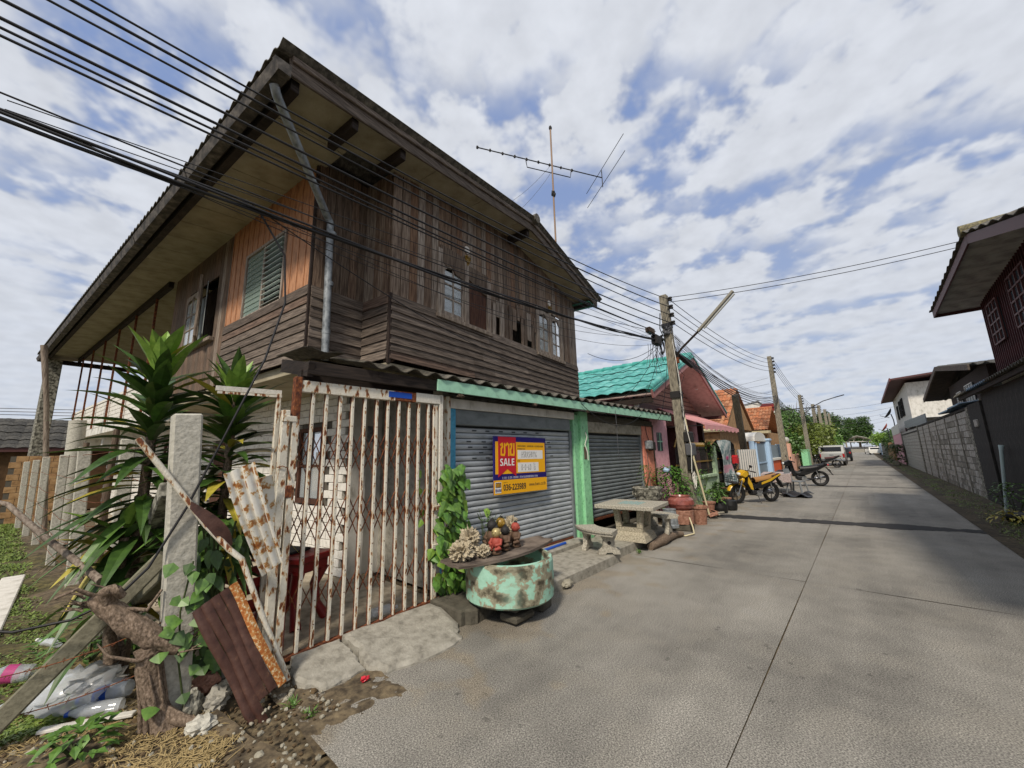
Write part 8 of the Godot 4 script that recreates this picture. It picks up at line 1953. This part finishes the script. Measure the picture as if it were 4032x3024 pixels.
	for q in [[V(-3.50, 0.0, -0.20), 0.16, 0.16, 60, "leaf_mid", "low green weed in front of the tree stump"], [V(-5.0, 0, -0.28), 0.35, 0.35, 120, "leaf_mid", "leafy weed behind the leaning beams"], [V(-4.7, 0, -0.55), 0.3, 0.3, 90, "leaf_mid", "leafy weed at the foot of the black-stained beam"], [V(2.2, 0, -13.4), 0.4, 0.75, 220, "leaf_mid", "weeds round the foot of the pale standpipe"], [V(2.0, 0, -44.5), 0.9, 1.7, 700, "leaf_dark", "dark green bush at the end of the block wall"], [V(2.1, 0, -12.4), 0.5, 0.3, 150, "leaf_yellow", "dry weeds in the verge by the black drain pipe"]]:
		var s := thing("weed_bush", q[5], "bush", Vector3.ZERO, 0.0, "weeds and bushes at ground level")
		shrub(s, q[0], q[1], q[2], q[3], 0.09 if q[1] < 0.6 else 0.22, 0.05 if q[1] < 0.6 else 0.12, q[4], 6)
	# trees down the lane
	tree("bushy_tree", "bright green bushy tree overhanging the lane beside the pickup", V(-5.0, 0, -47.0), 4.0, V(2.6, 1.8, 5.0), 14000, 0.17, "leaf_olive", "trees beyond the second pole")
	tree("bushy_tree", "darker green bushy tree behind the third pole", V(-6.2, 0, -42.0), 4.8, V(2.4, 2.3, 4.0), 13000, 0.17, "leaf_mid", "trees beyond the second pole")
	tree("bushy_tree", "yellowish green tree reaching over the parked vehicles", V(-4.6, 0, -60.0), 4.4, V(2.4, 1.9, 6.0), 11000, 0.22, "leaf_olive", "trees beyond the second pole")
	tree("bushy_tree", "low green hedge tree beyond the parked vehicles", V(-4.6, 0, -78.0), 4.4, V(2.2, 2.0, 8.0), 9000, 0.28, "leaf_mid", "trees beyond the second pole")
	tree("dark_tree", "dark half-bare tree rising behind the clay-roofed house", V(-8.2, 0, -72.0), 7.8, V(3.0, 3.0, 3.0), 7000, 0.24, "leaf_dark", "dark trees behind the houses", 1.2)
	tree("dark_tree", "dark tree behind the row of far poles", V(-5.9, 0, -82.0), 7.6, V(3.0, 3.0, 4.0), 9000, 0.28, "leaf_dark", "dark trees behind the houses", 0.5)
	tree("dark_tree", "greyish bare-topped tree at the end of the pole row", V(-4.2, 0, -98.0), 7.4, V(2.6, 2.6, 4.0), 5000, 0.28, "leaf_dark", "dark trees behind the houses", 0.8)
	tree("round_tree", "large round dark tree closing the end of the lane", V(-0.8, 0, -185.0), 11.8, V(4.4, 4.6, 4.4), 16000, 0.34, "leaf_dark", "")
	tree("lane_tree", "small bright tree over the far right fences", V(2.8, 0, -108.0), 4.4, V(1.8, 1.4, 3.0), 2500, 0.22, "leaf_light", "")
	tree("lane_tree", "dark shrubby tree hanging over the tan fence on the right", V(3.0, 0, -70.0), 3.6, V(1.1, 1.2, 2.2), 1800, 0.18, "leaf_dark", "")
	var Pm := thing("palm_bush", "spiky palm-like bush leaning over the green pillar", "palm", V(-3.5, 0, -33.0))
	P(Pm, "trunk", MB.new().tube([V(0, 0, 0), V(0.05, 0.6, 0.1), V(0.1, 1.15, 0)], [0.10, 0.07, 0.06], 8), M["bark"])
	for i in 70:
		var a := i * 2.4
		P(Pm, "frond", MB.new().leaf(V(0.1, 1.2 + R(0, 0.5), 0), V(cos(a), R(0.1, 1.1), sin(a)), Vector3.UP, R(0.8, 1.3), 0.07, 0.5, 5), M["leaf_mid"])

func grass_field(called, label, category, n: int, x0: float, x1: float, z0: float, z1: float, h: float, mat: String, sd: int):
	var r := RandomNumberGenerator.new()
	r.seed = sd
	var nz := FastNoiseLite.new()
	nz.seed = sd; nz.frequency = 0.9
	var b := MB.new()
	var lying := mat == "straw"
	for i in 5:
		var a := r.randf_range(0, TAU)
		if lying: b.leaf(V(r.randf_range(-0.1, 0.1), r.randf_range(0, 0.012), r.randf_range(-0.1, 0.1)), V(cos(a), r.randf_range(-0.02, 0.15), sin(a)), Vector3.UP, h * r.randf_range(0.6, 2.2), 0.006, 0.1, 2)
		else: b.leaf(V(r.randf_range(-0.05, 0.05), 0, r.randf_range(-0.05, 0.05)), V(cos(a), r.randf_range(0.4, 1.6), sin(a)), Vector3.UP, h * r.randf_range(0.6, 1.3), 0.012, 0.5, 2)
	var mm := MultiMesh.new()
	mm.transform_format = MultiMesh.TRANSFORM_3D
	mm.mesh = b.mesh()
	var xf := []
	var tries := 0
	while xf.size() < n and tries < n * 6:
		tries += 1
		var u := r.randf()
		var x := lerpf(x1, x0, pow(u, 1.8)) if x0 < 0 else r.randf_range(x0, x1)
		var z := r.randf_range(z0, z1) + (0.08 * absf(x) if mat == "grass_leaf" and x0 < 0 else 0.0)
		if x0 > 0: z = z1 + (z0 - z1) * pow(r.randf(), 1.7)
		if nz.get_noise_2d(x, z) < r.randf_range(-0.5, 0.2): continue
		if x0 > 0 and r.randf() > 0.25 + (x - x0) / (x1 - x0): continue
		var s := r.randf_range(0.6, 1.5) * (1.0 + clampf((absf(x) - 6.0) * 0.08, 0.0, 1.0))
		xf.append(Transform3D(Basis(Vector3.UP, r.randf_range(0, TAU)).scaled(V(s, s, s)), V(x, 0.012, z)))
	mm.instance_count = xf.size()
	for i in xf.size(): mm.set_instance_transform(i, xf[i])
	var o := MultiMeshInstance3D.new()
	o.name = numbered(called)
	o.multimesh = mm
	o.material_override = M[mat]
	add_child(o)
	metas(o, label, category, "", "stuff")

func gravel():
	var r := RandomNumberGenerator.new()
	r.seed = 85
	var k := 0
	for q in [[900, 0.012, "concrete_pale", "pale pebbles scattered over the bare earth by the road"], [1400, 0.009, "earth_stone", "brown pebbles and clods on the bare earth by the road"]]:
		var mm := MultiMesh.new()
		mm.transform_format = MultiMesh.TRANSFORM_3D
		mm.mesh = MB.new().blob(Vector3.ZERO, V(1, 0.7, 0.8), 5 + k, 0.25, 1).mesh()
		var xf := []
		for i in q[0]:
			var x := r.randf_range(-4.6, -2.25)
			var z := r.randf_range(-1.35, 0.9)
			if z < -1.08 and x > -2.75: continue
			var s: float = q[1] * r.randf_range(0.4, 1.6) * (2.2 if r.randf() < 0.04 else 1.0)
			xf.append(Transform3D(Basis.from_euler(V(r.randf_range(0, 6), r.randf_range(0, 6), 0)).scaled(V(s, s, s)), V(x, 0.014, z)))
		mm.instance_count = xf.size()
		for i in xf.size(): mm.set_instance_transform(i, xf[i])
		var o := MultiMeshInstance3D.new()
		o.name = numbered("pebbles")
		o.multimesh = mm
		o.material_override = M[q[2]]
		add_child(o)
		metas(o, q[3], "pebbles", "", "stuff")
		k += 1
func more_materials():
	flat("white_louvre", "c4cfcb", 0.3)
	flat("green_trim", "3f7a68", 0.6)
	flat("plaque_white", "cfc8be", 0.4)
	pm("gilt", [[0.0, "4e3a14"], [0.5, "8e7028"], [1.0, "b8983c"]], 0.05, V(8, 8, 8), 0.35)
	pm("hood_beige", [[0.0, "6d685a"], [0.5, "9a9484"], [0.9, "a8a292"], [1.0, "9b7a4e"]], 0.02, V(1, 1, 1) * 1.2, 0.7)
	flat("window_dark", "3b4a50", 0.2)
	flat("lilac", "8a7aa8", 0.6)
	flat("blue_plastic", "1f4fb0", 0.35)
	flat("pink_label", "c84a86", 0.5)
	flat("red_lacquer", "7c1a18", 0.45)
	flat("red_clay", "9c4438", 0.7)
	flat("clay_brown", "5b4636", 0.75)
	flat("gold_dull", "a9986a", 0.4, 0.3)
	flat("faded_blue", "7fa2a2", 0.8)
	tint("rust_paint", "gate_white", Color("ffffff"))
	M["gate_white"].albedo_texture = ntex(77, 0.03, [[0.0, "8b7a64"], [0.2, "cfcabd"], [1.0, "dcd9cf"]], 5)
	pm("bark", [[0.0, "2e2620"], [0.4, "665748"], [0.7, "857465"], [1.0, "a89885"]], 0.08, V(3, 2, 3), 0.95, "lump", 1.8, 5)
	pm("coral", [[0.0, "5a5040"], [0.4, "a2967e"], [0.7, "bdb29a"], [1.0, "cfc6b0"]], 0.05, V(5, 5, 5), 0.95, "lump", 1.6, 4)
	tint("stone_table", "stone_pale", Color("fffaf0"))
	pm("red_glaze", [[0.0, "4e2f2a"], [0.3, "854a42"], [0.7, "945850"], [1.0, "ab8a82"]], 0.015, V(2, 2, 2), 0.3, "", 0.0, 4)
	glassy("clear_plastic", "e8eef2", 0.35)
	M["clear_plastic"].roughness = 0.12
	glassy("bag_plastic", "dfe5ea", 0.5)
	M["bag_plastic"].roughness = 0.2
	leafy("leaf_dark", "2b431a", "4a6a2a"); leafy("leaf_mid", "40602a", "6c8f3c"); leafy("leaf_light", "55782a", "8fae4a"); leafy("leaf_olive", "46581f", "7d8a36"); leafy("leaf_yellow", "8f8a2c", "c0ae4a"); leafy("leaf_lush", "2c4f1c", "6f9c3c"); leafy("grass_leaf", "4a6422", "8c9c48")
	flat("twig_green", "3d4a22", 0.8)
	flat("straw", "a08c60", 0.9)

func mid_materials():
	pm("gable_board", [[0.0, "7a6054"], [0.6, "a08172"], [1.0, "ae8f7e"]], 0.02, V(1, 6, 1), 0.8)
	tint("pole_concrete", "pole_dark", Color("7e7a72")); flat("barge_pink", "a87470", 0.6); tint("teal_tile", "teal_pale", Color("e8fffb"), 0.3); flat("pink_cloth", "d69a9a", 0.9)
	pm("pale_green", [[0.0, "7d9479"], [0.4, "a9c0a0"], [1.0, "b5cbab"]], 0.02, V(1, 1, 1), 0.85, "", 0.0, 5)
	pm("banner_print", [[0.0, "3c5058"], [0.4, "7f9494"], [0.6, "b9c0bd"], [1.0, "d0d0cc"]], 0.012, V(1.2, 1.2, 1.2), 0.7, "", 0.0, 2)
	flat("pink_pale", "c896a4", 0.8); flat("mail_red", "b01e24", 0.5)
	flat("pale_blue", "a9c3dc", 0.6); flat("gate_grey", "8394a0", 0.5, 0.2); flat("orange_bright", "d2592a", 0.6); flat("salmon", "d8a791", 0.8); flat("globe_grey", "a8a8a0", 0.4)
	flat("bike_yellow", "cfa62c", 0.3); flat("bike_black", "17181b", 0.3); flat("seat_tan", "9a6f3c", 0.6); flat("seat_maroon", "4a2422", 0.6); flat("black_plastic", "1b1b1d", 0.5)
	flat("lamp_lens", "cfd4d6", 0.15); flat("lamp_red", "a31c1c", 0.3); flat("truck_gold", "a9aaa6", 0.35, 0.35); flat("car_glass", "121417", 0.08); flat("car_dark", "24282c", 0.3, 0.3)
	pm("cloth_flower", [[0.0, "6d5a58"], [0.4, "a08f8c"], [0.6, "b7aaa6"], [1.0, "c7bcb8"]], 0.06, V(2, 2, 2), 0.9); flat("chair_grey", "6f7477", 0.6)
	pm("ochre_wall", [[0.0, "7b5d3c"], [0.5, "a5825a"], [1.0, "b5936b"]], 0.02, V(1, 1, 1), 0.9, "", 0.0, 4); tint("ochre_wall", "ochre_dark", Color("8a8074"))
	tint("asbestos", "asbestos_tile", Color("c9ccd0")); tint("asbestos", "asbestos_tile_b", Color("a9acb0"))
	flat("maroon_frame", "55302e", 0.6); pm("soffit_grey", [[0.0, "7d7c78"], [0.6, "a2a19c"], [1.0, "adaca7"]], 0.01, V(1, 1, 1), 0.9); pm("mossy_cap", [[0.0, "3d3a30"], [0.5, "6f6a54"], [0.8, "8d8560"], [1.0, "a89a68"]], 0.04, V(2, 2, 2), 0.95)
	tint("zinc", "tin_blue", Color("b9d4ee")); flat("roof_maroon", "6b2e2a", 0.6); flat("dish_grey", "55585a", 0.6); flat("dish_red", "9c4a40", 0.6); flat("pale_pipe", "b5c9c9", 0.5)
	flat("lamp_grey", "8d897c", 0.6); flat("rust_mast", "8d7560", 0.6, 0.3); tint("earth", "earth_stone", Color("c8b8a0"))

func leafy(called: String, a: String, b: String):
	var m := pm(called, [[0.0, a], [0.5, Color(a).lerp(Color(b), 0.5).to_html(false)], [1.0, b]], 0.02, V(1, 1, 1) * 3.0, 0.45, "", 0.0, 3)
	m.backlight = Color(b).srgb_to_linear() * 0.9

func _ready():
	environment()
	materials()
	more_materials()
	mid_materials()
	ground()
	timber_house()
	shop()
	gate()
	fence()
	front_things()
	green_house()
	left_far()
	right_side()
	far_end()
	lane_things()
	poles_and_wires()
	greenery()
